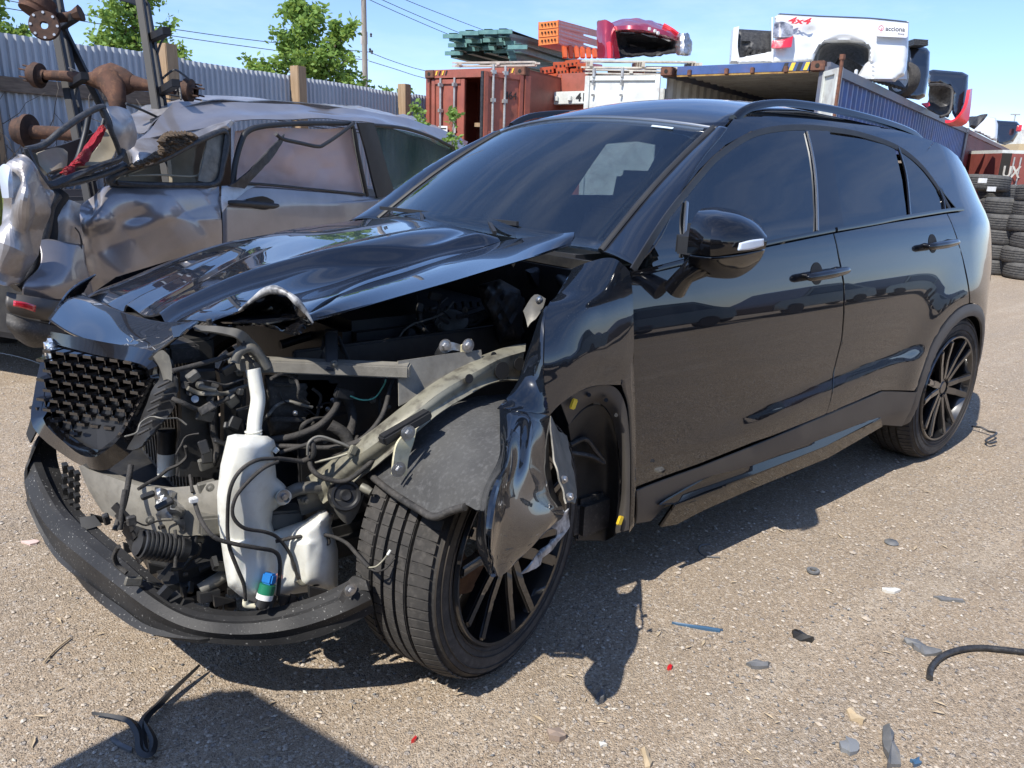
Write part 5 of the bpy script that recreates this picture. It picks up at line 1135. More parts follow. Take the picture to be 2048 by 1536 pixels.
M['soil'] = mat('clod_soil', (.13, .09, .055), .98, var=(.07, .05, .032), vscale=30, bump=1, bscale=60, bdist=.02)
GA = np.array([-.65, 2.2, 0]); GN = np.array([.485, -.875, 0]); GU = Vector((.875, .485, 0)); GNv = Vector((.485, -.875, 0))
def gp(px, py, o=0): return atp(px, py, GA+GN*o, GN)
CRV = thing('crushed_suv', 'grey metallic family car with crushed tail and roof, airbags showing in its side windows', 'car', (1.1, 3.2, 0))
def gpatch(rows, name, m, su=6, sv=6, parent=CRV, **kw): return patch(rows, name, m, parent, su, sv, fn=lambda q: gp(*q), **kw)
# lower flank
gpatch([[(158, 412, -.10), (188, 394, -.06), (214, 374, -.03), (262, 377, .0), (335, 376, .01), (398, 375, .01), (437, 373, .0)],
        [(160, 430, -.06), (185, 420, .02), (206, 404, .06), (262, 400, .04), (330, 396, .07), (390, 400, .05), (438, 400, .03)],
        [(163, 452, -.03), (178, 446, .05), (203, 437, .10), (262, 434, .03), (330, 431, .10), (390, 431, .08), (440, 431, .06)],
        [(166, 480, -.03), (192, 475, .02), (214, 470, .03), (262, 464, .06), (330, 458, .08), (390, 455, .08), (442, 452, .06)],
        [(172, 520, -.05), (196, 535, -.02), (222, 540, .0), (270, 540, .02), (330, 540, .02), (390, 540, .02), (444, 540, .02)],
        [(178, 580, -.10), (200, 600, -.08), (232, 620, -.06), (280, 640, -.04), (340, 640, -.03), (390, 640, -.02), (446, 640, -.02)]],
       'quarter_panel', M['gpaint'], 14, 14, thick=.006, smooth=20, crumple=(.08, 2.1, 4, 10))
gpatch([[(442, 374, .0), (520, 374, .02), (600, 380, .02), (680, 387, .02), (752, 394, .0)], [(443, 402, .04), (520, 402, .045), (600, 402, .045), (680, 402, .04), (760, 400, .02)], [(444, 430, .05), (520, 430, .055), (600, 428, .05), (680, 420, .05), (765, 408, .04)], [(446, 520, .04), (520, 520, .04), (600, 520, .04), (680, 520, .04), (770, 500, .04)]], 'rear_door', M['gpaint'], 5, 5, thick=.006, smooth=180, crumple=(.006, 1.6, 4, 5))
gpatch([[(768, 394, .0), (850, 372, .0), (930, 340, .0), (1000, 320, .0)], [(768, 430, .04), (850, 430, .04), (930, 430, .04), (1000, 430, .04)], [(770, 520, .04), (850, 520, .04), (930, 520, .04), (1000, 520, .04)]], 'front_door', M['gpaint'], 5, 5, thick=.006, smooth=180)
gpatch([[(443, 372, .012), (475, 371, .02), (520, 370, .02)], [(442, 400, .05), (466, 396, .052), (498, 378, .04)], [(444, 425, .06), (455, 412, .06), (470, 400, .056)]], 'stripped_paint_patch', M['paper'], 4, 4, thick=.002, smooth=180)
b = MB(); b.tube([gp(456, 405, .08), gp(470, 406, .10), gp(510, 409, .11), gp(545, 412, .10), gp(556, 411, .08)], [.012, .02, .022, .02, .012], 10, smooth=5); b.build('door_handle', M['plastic'], CRV, smooth=60)
gpatch([[(492, 398, .06), (525, 392, .06), (545, 400, .06)], [(495, 404, .06), (525, 404, .05), (548, 404, .06)], [(505, 416, .06), (530, 420, .06), (545, 414, .06)]], 'handle_cup', M['plastic'], 3, 3, thick=.003)
# roof side and crushed rear roof
gpatch([[(347, 207, -.35), (410, 206, -.32), (470, 206, -.28), (562, 212, -.25), (640, 216, -.25), (703, 221, -.25), (797, 236, -.25), (890, 264, -.25), (935, 284, -.25)],
        [(320, 235, -.26), (390, 228, -.24), (470, 221, -.20), (562, 224, -.17), (640, 226, -.17), (703, 231, -.17), (790, 246, -.16), (880, 275, -.16), (930, 295, -.16)],
        [(300, 262, -.16), (370, 250, -.14), (440, 238, -.10), (520, 232, -.08), (600, 231, -.08), (690, 233, -.08), (770, 245, -.08), (862, 276, -.08), (920, 302, -.08)],
        [(270, 285, -.10), (340, 270, -.06), (408, 260, -.03), (470, 246, -.03), (562, 240, -.02), (680, 241, -.02), (750, 249, -.02), (846, 279, -.02), (912, 305, -.02)]], 'roof_side', M['gpaint'], 9, 9, thick=.006, smooth=16, crumple=(.04, 2.0, 9, 0))
gpatch([[(300, 212, -1.1), (380, 200, -1.2), (474, 203, -1.3), (560, 208, -1.3), (700, 216, -1.3), (840, 238, -1.3)], [(290, 222, -.8), (360, 203, -.9), (474, 204, -.9), (562, 209, -.9), (700, 218, -.9), (850, 244, -.9)],
        [(262, 236, -.5), (320, 222, -.5), (400, 214, -.5), (562, 212, -.5), (700, 221, -.5), (870, 256, -.5)], [(262, 262, -.3), (290, 270, -.2), (330, 232, -.27), (470, 206, -.28), (703, 221, -.25), (890, 264, -.25)]], 'crushed_roof', M['gpaint2'], 10, 9, thick=.006, smooth=14, crumple=(.09, 2.4, 2, 0))
# torn rear quarter around the little window
gpatch([[(262, 330, -.12), (254, 298, -.12), (262, 290, -.12), (300, 278, -.10), (345, 268, -.07), (410, 258, -.03), (470, 244, -.02)],
        [(252, 345, -.05), (275, 318, .02), (300, 305, .03), (330, 292, .0), (365, 282, .01), (410, 268, .0), (462, 252, .0)],
        [(245, 350, -.02), (270, 338, .02), (300, 326, .03), (335, 308, .03), (372, 290, .03), (412, 272, .02), (458, 258, .02)]], 'torn_pillar_skin', M['gpaint2'], 9, 9, thick=.005, smooth=13, crumple=(.10, 3.6, 7, 2))
def gtube(name, pts, r, m=None, sm=5, seg=8, parent=CRV): b = MB(); b.tube([gp(*q) for q in pts], r, seg, smooth=sm); return b.build(name, m or M['rub'], parent, smooth=60)
gtube('window_seal', [(232, 368, .0), (218, 362, .0), (240, 345, .02), (285, 330, .03), (330, 316, .04), (370, 295, .04), (405, 278, .03), (440, 263, .02), (452, 266, .02), (454, 290, .02), (445, 330, .02), (432, 366, .02), (380, 371, .01), (300, 370, .01), (232, 368, .0)], .020)
gtube('window_seal', [(256, 352, -.02), (320, 350, -.02), (392, 352, -.02), (402, 330, -.02), (412, 290, -.02)], .006, M['beige'])
gtube('window_seal', [(250, 352, -.03), (300, 330, -.03), (350, 302, -.03), (395, 286, -.03)], .006, M['beige'])
gpatch([[(412, 282, .0), (432, 270, .0), (448, 268, .0)], [(405, 320, .0), (430, 318, .01), (448, 318, .0)], [(395, 362, .0), (415, 366, .01), (432, 366, .0)]], 'inner_pillar', M['steel_grey'], 5, 5, thick=.01, smooth=40, crumple=(.01, 10, 2, 0))
gpatch([[(225, 362, -.5), (330, 300, -.5), (460, 255, -.5)], [(225, 380, -.5), (330, 380, -.5), (460, 380, -.5)]], 'cabin_trim', M['beige'], 4, 4, thick=.01)
gpatch([[(330, 310, -.25), (360, 300, -.25), (385, 290, -.25)], [(335, 345, -.25), (360, 340, -.25), (380, 330, -.25)], [(340, 372, -.25), (362, 372, -.25), (385, 372, -.25)]], 'seat_back', M['beige'], 5, 5, thick=.03, crumple=(.03, 8, 4, 0))
# main side window with curtain airbag
gpatch([[(470, 262, -.10), (520, 256, -.08), (580, 256, -.06), (640, 258, -.06), (708, 254, -.08)], [(468, 300, -.12), (520, 300, -.10), (580, 300, -.03), (640, 300, -.05), (716, 300, -.08)], [(470, 340, -.12), (520, 340, -.10), (590, 340, -.02), (650, 345, -.05), (724, 345, -.06)], [(475, 372, -.10), (530, 374, -.10), (600, 380, -.05), (660, 385, -.05), (734, 392, -.05)]], 'curtain_airbag', M['airbag'], 10, 10, thick=.004, smooth=60, soft=True, crumple=(.035, 4.5, 3, 2))
gpatch([[(740, 255, -.08), (820, 262, -.08), (900, 290, -.08), (960, 320, -.08)], [(760, 320, -.10), (830, 320, -.04), (900, 330, -.08), (960, 340, -.08)], [(775, 385, -.08), (830, 365, -.08), (900, 345, -.08), (960, 345, -.08)]], 'curtain_airbag', M['airbag_g'], 9, 9, thick=.004, smooth=60, soft=True, crumple=(.06, 5, 8, 2))
gtube('window_frame', [(466, 372, .01), (470, 330, .01), (482, 285, .01), (496, 262, .01), (530, 252, .01), (600, 247, .01), (680, 247, .01), (704, 252, .01), (716, 310, .01), (734, 392, .01)], .020, M['plastic'])
gtube('window_seal', [(704, 258, .03), (712, 310, .03), (728, 388, .03)], .006, M['beige'])
gtube('window_seal', [(478, 366, .03), (540, 370, .03), (640, 380, .03), (730, 389, .03)], .010, M['plastic'])
gpatch([[(455, 372, .06), (492, 345, .08), (530, 306, .09), (566, 268, .09)], [(486, 376, .06), (508, 352, .08), (540, 318, .09), (562, 285, .09)]], 'hanging_frame', M['rub'], 4, 5, thick=.012, smooth=40, crumple=(.015, 12, 3, 0))
gtube('hanging_frame', [(552, 268, .10), (566, 278, .10), (600, 286, .10), (636, 293, .10), (650, 288, .09), (680, 268, .06), (708, 246, .04)], .014, M['plastic'])
gpatch([[(712, 245, .02), (728, 245, .03), (744, 246, .02)], [(728, 300, .02), (745, 300, .03), (760, 300, .02)], [(742, 360, .02), (760, 358, .03), (776, 356, .02)], [(752, 396, .02), (768, 392, .03), (784, 380, .02)]], 'door_pillar', M['plastic'], 4, 4, thick=.02, smooth=60)
gpatch([[(746, 253, -.01), (810, 262, -.01), (868, 280, -.01), (912, 300, -.01)], [(762, 320, -.01), (815, 320, -.01), (868, 318, -.01), (905, 308, -.01)], [(780, 378, -.01), (820, 358, -.01), (868, 325, -.01), (905, 308, -.01)]], 'front_window', glass_mat('green_glass', (.55, .66, .6), dust=.1), 3, 3, thick=.004)
gtube('window_frame', [(744, 250, .01), (810, 257, .01), (868, 276, .01), (915, 300, .01), (960, 325, .0)], .016, M['plastic'])
# D pillar and tailgate ring
gpatch([[(208, 217, .02), (232, 214, .0), (256, 222, -.04)], [(222, 240, .06), (245, 240, .05), (264, 245, .0)], [(226, 265, .06), (250, 268, .06), (272, 275, .02)], [(236, 302, .04), (256, 300, .05), (270, 292, .02)]], 'bent_pillar', M['gpaint2'], 8, 8, thick=.006, smooth=13, crumple=(.06, 4, 3, 0))
gtube('tailgate_seal', [(205, 218, .06), (215, 240, .07), (222, 262, .07), (232, 285, .06), (240, 308, .05)], .014)
gtube('tailgate_frame', [(52, 300, .12), (88, 290, .1), (122, 262, .1), (160, 235, .08), (190, 218, .06), (208, 214, .05)], .017, M['rub'])
gtube('tailgate_frame', [(55, 302, .12), (66, 330, .14), (85, 358, .14), (100, 370, .14), (150, 352, .12), (200, 332, .08), (238, 318, .06), (246, 300, .05)], .018)
gtube('tailgate_frame', [(100, 372, .12), (160, 362, .09), (215, 345, .06), (250, 330, .04)], .018)
gtube('tailgate_strut', [(178, 228, -.1), (170, 268, -.1), (158, 310, -.08), (148, 332, -.06)], .015, M['plastic'])
gtube('tailgate_seal', [(208, 238, .0), (200, 262, .0), (180, 300, .0), (155, 330, .02), (100, 358, .05)], .010, M['rub'])
gpatch([[(66, 308, .0), (100, 298, -.1), (118, 300, -.15), (130, 308, -.15)], [(72, 332, .02), (100, 325, -.04), (118, 322, -.08), (128, 326, -.1)], [(90, 352, .06), (105, 345, .02), (118, 340, -.02), (126, 342, -.04)]], 'beige_trim_panel', M['beige'], 5, 5, thick=.02, smooth=50)
gpatch([[(210, 262, -.1), (222, 268, -.08), (232, 290, -.05)], [(190, 300, -.06), (210, 305, -.05), (226, 312, -.03)], [(155, 335, .0), (185, 335, .0), (215, 330, .0)]], 'beige_trim_panel', M['beige'], 5, 5, thick=.02)
gpatch([[(196, 254, .01), (202, 252, .01), (207, 260, .01)], [(174, 284, .01), (182, 286, .01), (190, 292, .01)], [(148, 320, .03), (156, 323, .03), (164, 324, .03)], [(120, 346, .05), (128, 350, .05), (138, 348, .05)]], 'red_lamp', mat('ribbed_red', (.35, .008, .015), .35, bump=1, bscale=60, bdist=.02), 8, 6, thick=.03, smooth=30, crumple=(.03, 14, 3, 0))
gpatch([[(50, 300, .08), (120, 290, -.5), (200, 260, -.8)], [(60, 340, .05), (130, 350, -.5), (220, 330, -.8)]], 'boot_floor', M['dark2'], 4, 4, thick=.01)
# crumpled tailgate skin hanging off the tail
gpatch([[(36, 308, .14), (50, 312, .18), (64, 325, .22), (82, 352, .22), (104, 382, .18)],
        [(18, 335, .16), (36, 340, .26), (56, 352, .30), (80, 372, .24), (106, 392, .18)],
        [(10, 375, .16), (30, 385, .26), (52, 395, .34), (74, 410, .26), (94, 425, .16)],
        [(8, 420, .14), (26, 430, .22), (46, 440, .26), (62, 450, .2), (80, 462, .14)],
        [(4, 465, .14), (18, 480, .2), (36, 490, .2), (48, 505, .16), (60, 512, .12)],
        [(-12, 520, .14), (0, 530, .2), (20, 545, .2), (38, 545, .16), (50, 548, .1)],
        [(-30, 560, .14), (-10, 566, .2), (8, 572, .2), (24, 566, .16), (40, 556, .1)]], 'tailgate_skin', M['gpaint2'], 8, 8, thick=.006, smooth=11, crumple=(.12, 4.2, 6, 3))
gpatch([[(8, 338, .20), (16, 332, .23), (24, 340, .26)], [(9, 362, .22), (17, 360, .26), (25, 365, .29)], [(14, 395, .22), (20, 396, .25), (27, 395, .28)]], 'tail_lamp', mat('dull_lens', (.5, .56, .64), .3, .2), 5, 4, thick=.02, smooth=60)
gtube('tailgate_gap_dark', [(112, 388, .06), (98, 410, .06), (92, 440, .05), (86, 470, .05), (72, 505, .05), (62, 540, .05), (30, 575, .05)], .032, M['rub'])
gtube('tailgate_gap_dark', [(120, 385, .0), (108, 405, .0), (100, 440, .0), (98, 470, .0), (92, 510, .0)], .05, M['dark'])  # near-black tube standing in for the shade inside the tailgate gap
gpatch([[(118, 400, .0), (140, 400, .02), (160, 408, .0)], [(106, 432, .02), (130, 430, .04), (158, 435, .02)], [(104, 462, .02), (130, 465, .04), (160, 470, .02)], [(105, 482, .02), (130, 486, .04), (164, 490, .02)]], 'inner_lamp_panel', M['gpaint2'], 7, 7, thick=.005, smooth=35, crumple=(.04, 7, 5, 0))
gtube('loose_wire', [(150, 455, .06), (160, 470, .07), (163, 500, .07), (160, 530, .06), (168, 560, .05)], .004, M['rub'], seg=5)
# bumper
gpatch([[(74, 477, .06), (110, 482, .08), (140, 487, .08), (166, 490, .05)], [(82, 510, .10), (112, 514, .13), (140, 520, .13), (168, 525, .08)], [(76, 540, .14), (112, 545, .18), (140, 548, .17), (176, 552, .08)], [(48, 568, .18), (90, 572, .22), (130, 574, .20), (180, 570, .08)], [(44, 590, .16), (90, 598, .20), (130, 598, .18), (186, 592, .06)]], 'rear_bumper', M['gpaint'], 6, 6, thick=.008, smooth=180, crumple=(.012, 4, 3, 0))
gpatch([[(14, 586, .18), (60, 594, .24), (110, 602, .22), (150, 606, .1)], [(12, 606, .2), (60, 616, .26), (110, 622, .24), (150, 624, .1)], [(20, 622, .18), (60, 634, .22), (110, 640, .2), (150, 640, .1)]], 'rear_bumper', M['cladding'], 5, 5, thick=.01, smooth=180)
gpatch([[(27, 601, .27), (48, 604, .29), (70, 611, .29)], [(26, 612, .27), (48, 617, .29), (68, 624, .29)]], 'red_reflector', M['red_lens'], 3, 3, thick=.008, smooth=180)
gpatch([[(14, 628, .16), (50, 640, .22), (90, 650, .2), (130, 655, .1)], [(16, 650, .18), (50, 664, .24), (90, 672, .22), (130, 675, .1)], [(36, 672, .12), (64, 690, .18), (96, 690, .16), (140, 690, .1)]], 'bumper_skirt', M['plastic_dirty'], 6, 6, thick=.008, smooth=50, crumple=(.02, 8, 2, 0))
gtube('bumper_void', [(20, 636, .1), (60, 646, .12), (110, 654, .1), (160, 655, .0)], .02, M['dark'])
# body core, wheels
def gbox(name, s0, s1, d0, d1, z0, z1, m, bev=.05):
    b = MB(); c = Vector(GA)+GU*((s0+s1)/2)-GNv*((d0+d1)/2); c.z = (z0+z1)/2; Mx = Matrix((GU, -GNv, Vector((0, 0, 1)))).transposed(); b.box(c, (s1-s0, d1-d0, z1-z0), Mx); return b.build(name, m, CRV, bevel=bev)
gbox('body_core', .15, 4.9, .10, 1.75, .30, .98, M['dark2']); gbox('far_side', .6, 4.2, 1.60, 1.72, .9, 1.06, M['gpaint']); gbox('bonnet', 3.9, 4.9, .1, 1.7, .9, 1.08, M['gpaint'], .08)
for s_, d_ in ((.95, .16), (3.75, .16), (.95, 1.65), (3.75, 1.65)):
    w_ = MB(); c = Vector(GA)+GU*s_-GNv*d_; c.z = .34; w_.lathe([(.24, -.1), (.30, -.11), (.335, -.09), (.34, 0), (.335, .09), (.30, .11), (.24, .1), (0, .08)], c=c, axis=GNv, seg=40); w_.lathe([(0, -.08), (.24, -.1)], c=c, axis=GNv, seg=40); w_.build('wheel', M['rubber'], CRV, smooth=40)
# antenna fin and rod, dirt clods
gpatch([[(300, 246, -.3), (316, 232, -.32), (332, 232, -.34)], [(302, 252, -.28), (318, 250, -.3), (326, 246, -.32)]], 'antenna_fin', M['plastic'], 4, 4, thick=.03)
gtube('antenna_rod', [(314, 234, -.32), (284, 220, -.32), (252, 207, -.32)], .008, M['plastic'], sm=2, seg=6)
gpatch([[(395, 208, -.42), (405, 203, -.46), (416, 206, -.46)], [(396, 220, -.36), (404, 214, -.38), (412, 213, -.40)]], 'paint_chip', M['beige'], 3, 3, thick=.01)
r3 = random.Random(11)
def clods(poly, n, off, name='dirt_clods'):
    b = MB(); xs_ = [p[0] for p in poly]; ys_ = [p[1] for p in poly]; k = 0
    while k < n:
        x, y = r3.uniform(min(xs_), max(xs_)), r3.uniform(min(ys_), max(ys_))
        if not inpoly(x, y, poly): continue
        k += 1; c = Vector(gp(x, y, off+r3.uniform(-.02, .03))); s = r3.uniform(.008, .032)
        b.add([c+Vector((vx*s*r3.uniform(.7, 1.3), vy*s, vz*s*.9)) for vx, vy, vz in ico], icf)
    o = b.build(name, M['soil'], None, smooth=30); return o
o = clods([(322, 282), (330, 270), (385, 268), (392, 276), (372, 290), (335, 310), (300, 326), (270, 338), (258, 336), (290, 322), (322, 305)], 700, .05)
o['kind'] = 'stuff'; tag(o, 'clods of brown soil on the crushed roof edge of the grey car', 'soil')

r8 = random.Random(8)
for k in range(7):
    o_ = r8.uniform(-.03, .05); b = MB(); b.tube([gp(x+r8.uniform(-4, 4), y+r8.uniform(-4, 4), .10+o_) for x, y in ((52, 300), (70, 338), (100, 372), (150, 354), (200, 334), (240, 318))], [r8.uniform(.004, .012) for _ in range(6)], 5, smooth=3); b.build('torn_seal', M['rub'], CRV, smooth=30)
for k in range(5):
    b = MB(); b.tube([gp(x+r8.uniform(-4, 4), y+r8.uniform(-3, 3), .06) for x, y in ((60, 296), (88, 286), (122, 260), (160, 233), (200, 214))], [r8.uniform(.004, .011) for _ in range(5)], 5, smooth=3); b.build('torn_seal', M['rub'], CRV, smooth=30)
for k in range(5):
    b = MB(); b.tube([gp(x+r8.uniform(-3, 3), y+r8.uniform(-3, 3), .03) for x, y in ((236, 366), (300, 368), (380, 370), (430, 366), (444, 330), (452, 270))], [r8.uniform(.003, .009) for _ in range(6)], 5, smooth=3); b.build('torn_seal', M['rub'], CRV, smooth=30)
# ---------------------------------------------------------------- fence behind the cars
M['fence'] = mat('grey_corrugated_sheet', (.42, .45, .49), .5, .2, var=(.37, .40, .44), vscale=2, stretch=(1, 1, .3), var2=(.30, .30, .29), v2scale=5, v2amt=.25)
M['wood'] = mat('sawn_timber', (.36, .25, .15), .85, var=(.28, .19, .11), vscale=6, stretch=(6, 6, .6), bump=.3, bscale=20, bdist=.004)
M['wood_old'] = mat('weathered_timber', (.20, .15, .11), .9, var=(.12, .09, .07), vscale=8, stretch=(1, 1, 6))
FA = Vector((-.07, 6.85, 0)); FD = (Vector((6.165, 9.2, 0))-FA).normalized(); FNm = Vector((FD.y, -FD.x, 0))
def fpt(s, o=0, z=0): p = FA+FD*s+FNm*o; return Vector((p.x, p.y, z))
FEN_ = thing('corrugated_fence', 'tall pale grey corrugated sheet fence on timber posts behind the cars', 'fence', fpt(2))
s0 = -4.5; k = 0; pitch = .078
while s0 < 16:
    w_ = pitch*14; b = MB(); n_ = 14*6; hgt = 2.42+.012*math.sin(k*2.7)
    V_ = []
    for i in range(n_+1):
        ph = (i % 6)/6; o = .016*max(-1, min(1, 1.6*math.cos(2*PI*ph)))
        p = s0+w_*i/n_; V_ += [fpt(p, o, .02), fpt(p, o, hgt), fpt(p, o-.003, hgt), fpt(p, o-.003, .02)]
    b.add(V_, [(4*i, 4*i+4, 4*i+5, 4*i+1) for i in range(n_)]+[(4*i+1, 4*i+5, 4*i+6, 4*i+2) for i in range(n_)]+[(4*i+2, 4*i+6, 4*i+7, 4*i+3) for i in range(n_)])
    b.build('corrugated_sheet', M['fence'], FEN_, smooth=30); s0 += w_-.01; k += 1
for px in (-40, 332, 588, 799, 900):
    d = ray(px, 200); # intersect with fence line
    t = (Vector(FA)-Vector(Cc)).dot(FNm)/Vector(d).dot(FNm); p = Vector(Cc)+Vector(d)*t; s_ = (p-FA).dot(FD)
    b = MB(); Mx = Matrix((FD, FNm, Vector((0, 0, 1)))).transposed(); b.box(fpt(s_, .10, 1.27), (.155, .155, 2.54), Mx); b.build('fence_post', M['wood'], FEN_, bevel=.008)
for z_ in (1.95, .9):
    b = MB(); b.beam(fpt(-4.5, .035, z_), fpt(2.0, .035, z_-.01), .04, .14); b.build('fence_rail', M['wood_old'], FEN_, bevel=.005)
b = MB()
for j in range(2): b.tube([fpt(s_, .2+.02*j, 1.95-.05*j+.05*math.sin(s_*1.1)-.035*max(0, s_-1.5)) for s_ in np.linspace(1.4, 6.8, 14)], .008, 5)
o = b.build('black_cable', M['rub'], None, smooth=60); tag(o, 'pair of black cables strung along the front of the grey fence', 'cable')

# ---------------------------------------------------------------- trees
M['leaf'] = mat('spring_leaf', (.17, .28, .06), .6, var=(.23, .36, .09), vscale=1.2, var2=(.10, .18, .04), v2scale=3, v2amt=.5, spec=.3)
nt_ = M['leaf'].node_tree; bs_ = nt_.nodes['Principled BSDF']; tl = nt_.nodes.new('ShaderNodeBsdfTranslucent'); tl.inputs[0].default_value = (.34, .46, .10, 1); ms_ = nt_.nodes.new('ShaderNodeMixShader'); ms_.inputs[0].default_value = .38
out_ = nt_.nodes['Material Output']; nt_.links.new(bs_.outputs[0], ms_.inputs[1]); nt_.links.new(tl.outputs[0], ms_.inputs[2]); nt_.links.new(ms_.outputs[0], out_.inputs[0])
M['bark'] = mat('tree_bark', (.14, .115, .09), .9, var=(.09, .075, .06), vscale=12)
def tree(name, base, h, blobs, leaf, nleaf, seed, label, cat='tree', trunk_r=.09, group=None, bare=0):
    """blobs: (offset x along view-right, offset depth, z, radius) ellipsoids that the crown fills unevenly"""
    r_ = random.Random(seed); T = thing(name, label, cat, base, group); base = Vector([float(c) for c in base]); rt = Vector((math.cos(YAW), -math.sin(YAW), 0)); fw = Vector((math.sin(YAW), math.cos(YAW), 0))
    tb_ = MB(); top_ = base+Vector((0, 0, h*.75)); mid_ = base+Vector((r_.uniform(-.1, .1), 0, h*.35))
    tb_.tube([base-Vector((0, 0, .1)), mid_, top_], [trunk_r, trunk_r*.75, trunk_r*.25], 7, smooth=4)
    lm = MB(); twigs = []
    for (dx, dy, z, R_) in blobs:
        c = base+rt*dx+fw*dy+Vector((0, 0, z)); st = mid_.lerp(top_, min(1, max(0, (z-h*.35)/(h*.5)))*.7)
        tb_.tube([st, st.lerp(c, .55)+Vector((0, 0, .12*R_)), c], [trunk_r*.4, trunk_r*.25, trunk_r*.08], 5, smooth=4)
        for q in range(9):
            d = Vector((r_.gauss(0, 1), r_.gauss(0, 1), r_.gauss(.25, .9))).normalized(); e = c+d*R_*r_.uniform(.75, 1.15); s = c.lerp(st, r_.uniform(0, .4))
            m_ = s.lerp(e, .5)+Vector((0, 0, .08)); tb_.tube([s, m_, e], [trunk_r*.12, trunk_r*.08, .004], 4); twigs.append((s, m_, e, R_))
    tb_.build('trunk', M['bark'], T, smooth=60)
    for k in range(nleaf):
        s, m_, e, R_ = twigs[r_.randrange(len(twigs))]; t = r_.uniform(.3, 1.08); p = s.lerp(m_, t*2) if t < .5 else m_.lerp(e, t*2-1)
        p = p+Vector((r_.gauss(0, 1), r_.gauss(0, 1), r_.gauss(0, 1)))*R_*.13
        a = Vector((r_.gauss(0, 1), r_.gauss(0, 1), r_.gauss(0, .6))).normalized(); b2 = a.cross(Vector((r_.gauss(0, 1), r_.gauss(0, 1), r_.gauss(0, 1)))).normalized(); L_ = leaf*r_.uniform(.6, 1.25)
        lm.add([p, p+a*L_*.5+b2*L_*.3, p+a*L_, p+a*L_*.5-b2*L_*.3], [(0, 1, 2, 3)])
    if nleaf: lm.build('crown', M['leaf'], T, recalc=False)
    return T
def tp(px, t): p = atd(px, 300, t); return Vector((p[0], p[1], 0))
tree('leafy_tree', tp(610, 17), 4.6, [(-.9, 0, 3.0, .55), (-.4, .2, 3.4, .6), (.2, 0, 3.6, .7), (.05, .1, 4.1, .55), (.75, 0, 3.2, .65), (1.1, .2, 2.7, .5), (-1.2, 0, 2.6, .45), (.35, 0, 2.8, .6), (-.3, 0, 2.6, .6), (.95, 0, 3.9, .35), (-.1, .1, 4.5, .25)], .13, 10000, 21, 'bright green bushy tree behind the fence, left of the wooden utility pole', group='spring-green trees behind the fence')
tree('leafy_tree', tp(285, 14), 4.4, [(-.5, 0, 3.0, .4), (-.1, 0, 3.5, .5), (.3, 0, 3.2, .5), (.0, .1, 4.1, .4), (.65, 0, 2.8, .38), (-.8, 0, 2.7, .35), (.2, 0, 2.6, .5), (.1, 0, 3.8, .4), (-.35, 0, 2.4, .5)], .11, 7000, 22, 'bright green tree behind the fence between the two arms of the axle rack', group='spring-green trees behind the fence')
tree('leafy_tree', tp(10, 13), 3.8, [(-.1, 0, 3.3, .4), (.25, 0, 3.0, .35), (-.3, 0, 3.7, .4), (.1, 0, 3.75, .3), (-.5, 0, 3.0, .4), (.45, 0, 2.75, .2), (.0, 0, 2.8, .3)], .11, 4200, 23, 'green tree top showing over the fence at the left edge of the picture', group='spring-green trees behind the fence')
tree('leafy_sapling', tp(772, 15), 2.6, [(0, 0, 2.35, .16), (.05, 0, 2.6, .12)], .09, 260, 24, 'thin sapling over the fence just right of the utility pole', 'sapling', .02)
tree('leafy_sapling', tp(822, 15), 2.7, [(0, 0, 2.4, .2), (-.1, 0, 2.6, .14), (.1, 0, 2.2, .16)], .09, 420, 25, 'thin sapling over the fence next to the orange container', 'sapling', .02)
tree('tall_weed', tp(848, 8.2), 1.9, [(0, 0, 1.7, .12), (.05, 0, 1.5, .14), (-.08, 0, 1.85, .08)], .06, 320, 26, 'tall weed growing at the left corner of the orange container', 'weed', .01)
tree('tall_weed', tp(905, 8.0), 1.9, [(0, 0, 1.55, .12), (.02, 0, 1.3, .14), (.0, 0, 1.8, .08)], .06, 300, 27, 'tall weed growing in front of the closed door of the orange container', 'weed', .01)
# bare creeper on the left of the fence
CR_ = thing('bare_creeper', 'tangle of bare grey creeper stems on the fence at the left edge', 'creeper', fpt(-.2)); b = MB(); r4 = random.Random(9)
M['twig'] = mat('bare_twig', (.11, .095, .08), .9)
for k in range(110):
    s_ = r4.uniform(-1.2, 1.35); z_ = r4.uniform(0, 1.2); P_ = [fpt(s_, .12, z_)]; a_ = r4.uniform(.6, 2.4)
    for j in range(7):
        a_ += r4.uniform(-.5, .5); s_ += .16*math.cos(a_); z_ = min(2.3, max(.05, z_+.15*math.sin(a_))); P_.append(fpt(s_, .10+r4.uniform(0, .25), z_))
    b.tube(P_, [.008, .003], 4)
b.build('stem', M['twig'], CR_, recalc=False)
for k, (px, py) in enumerate(((4, 385), (14, 400), (-4, 420))):
    g_ = MB(); p0 = gp(px, py+60, -.3)
    for j in range(30):
        a_ = r4.uniform(0, 2*PI); d_ = Vector((math.cos(a_), math.sin(a_), 0)); h_ = r4.uniform(.12, .34); q = Vector(p0)+d_*r4.uniform(0, .08); w_ = Vector((-d_.y, d_.x, 0))*.006
        g_.add([q-w_, q+w_, q+d_*.05+Vector((0, 0, h_*.6))+w_*.7, q+d_*.05+Vector((0, 0, h_*.6))-w_*.7, q+d_*.14+Vector((0, 0, h_))], [(0, 1, 2, 3), (3, 2, 4)])
    o = g_.build('grass_tuft', mat('dry_grass', (.16, .19, .05), .8), None, recalc=False); tag(o, ['tallest', 'rightmost', 'leftmost'][k]+' tuft of long green grass behind the grey car tailgate at the left edge', 'grass', 'grass tufts at the left edge')

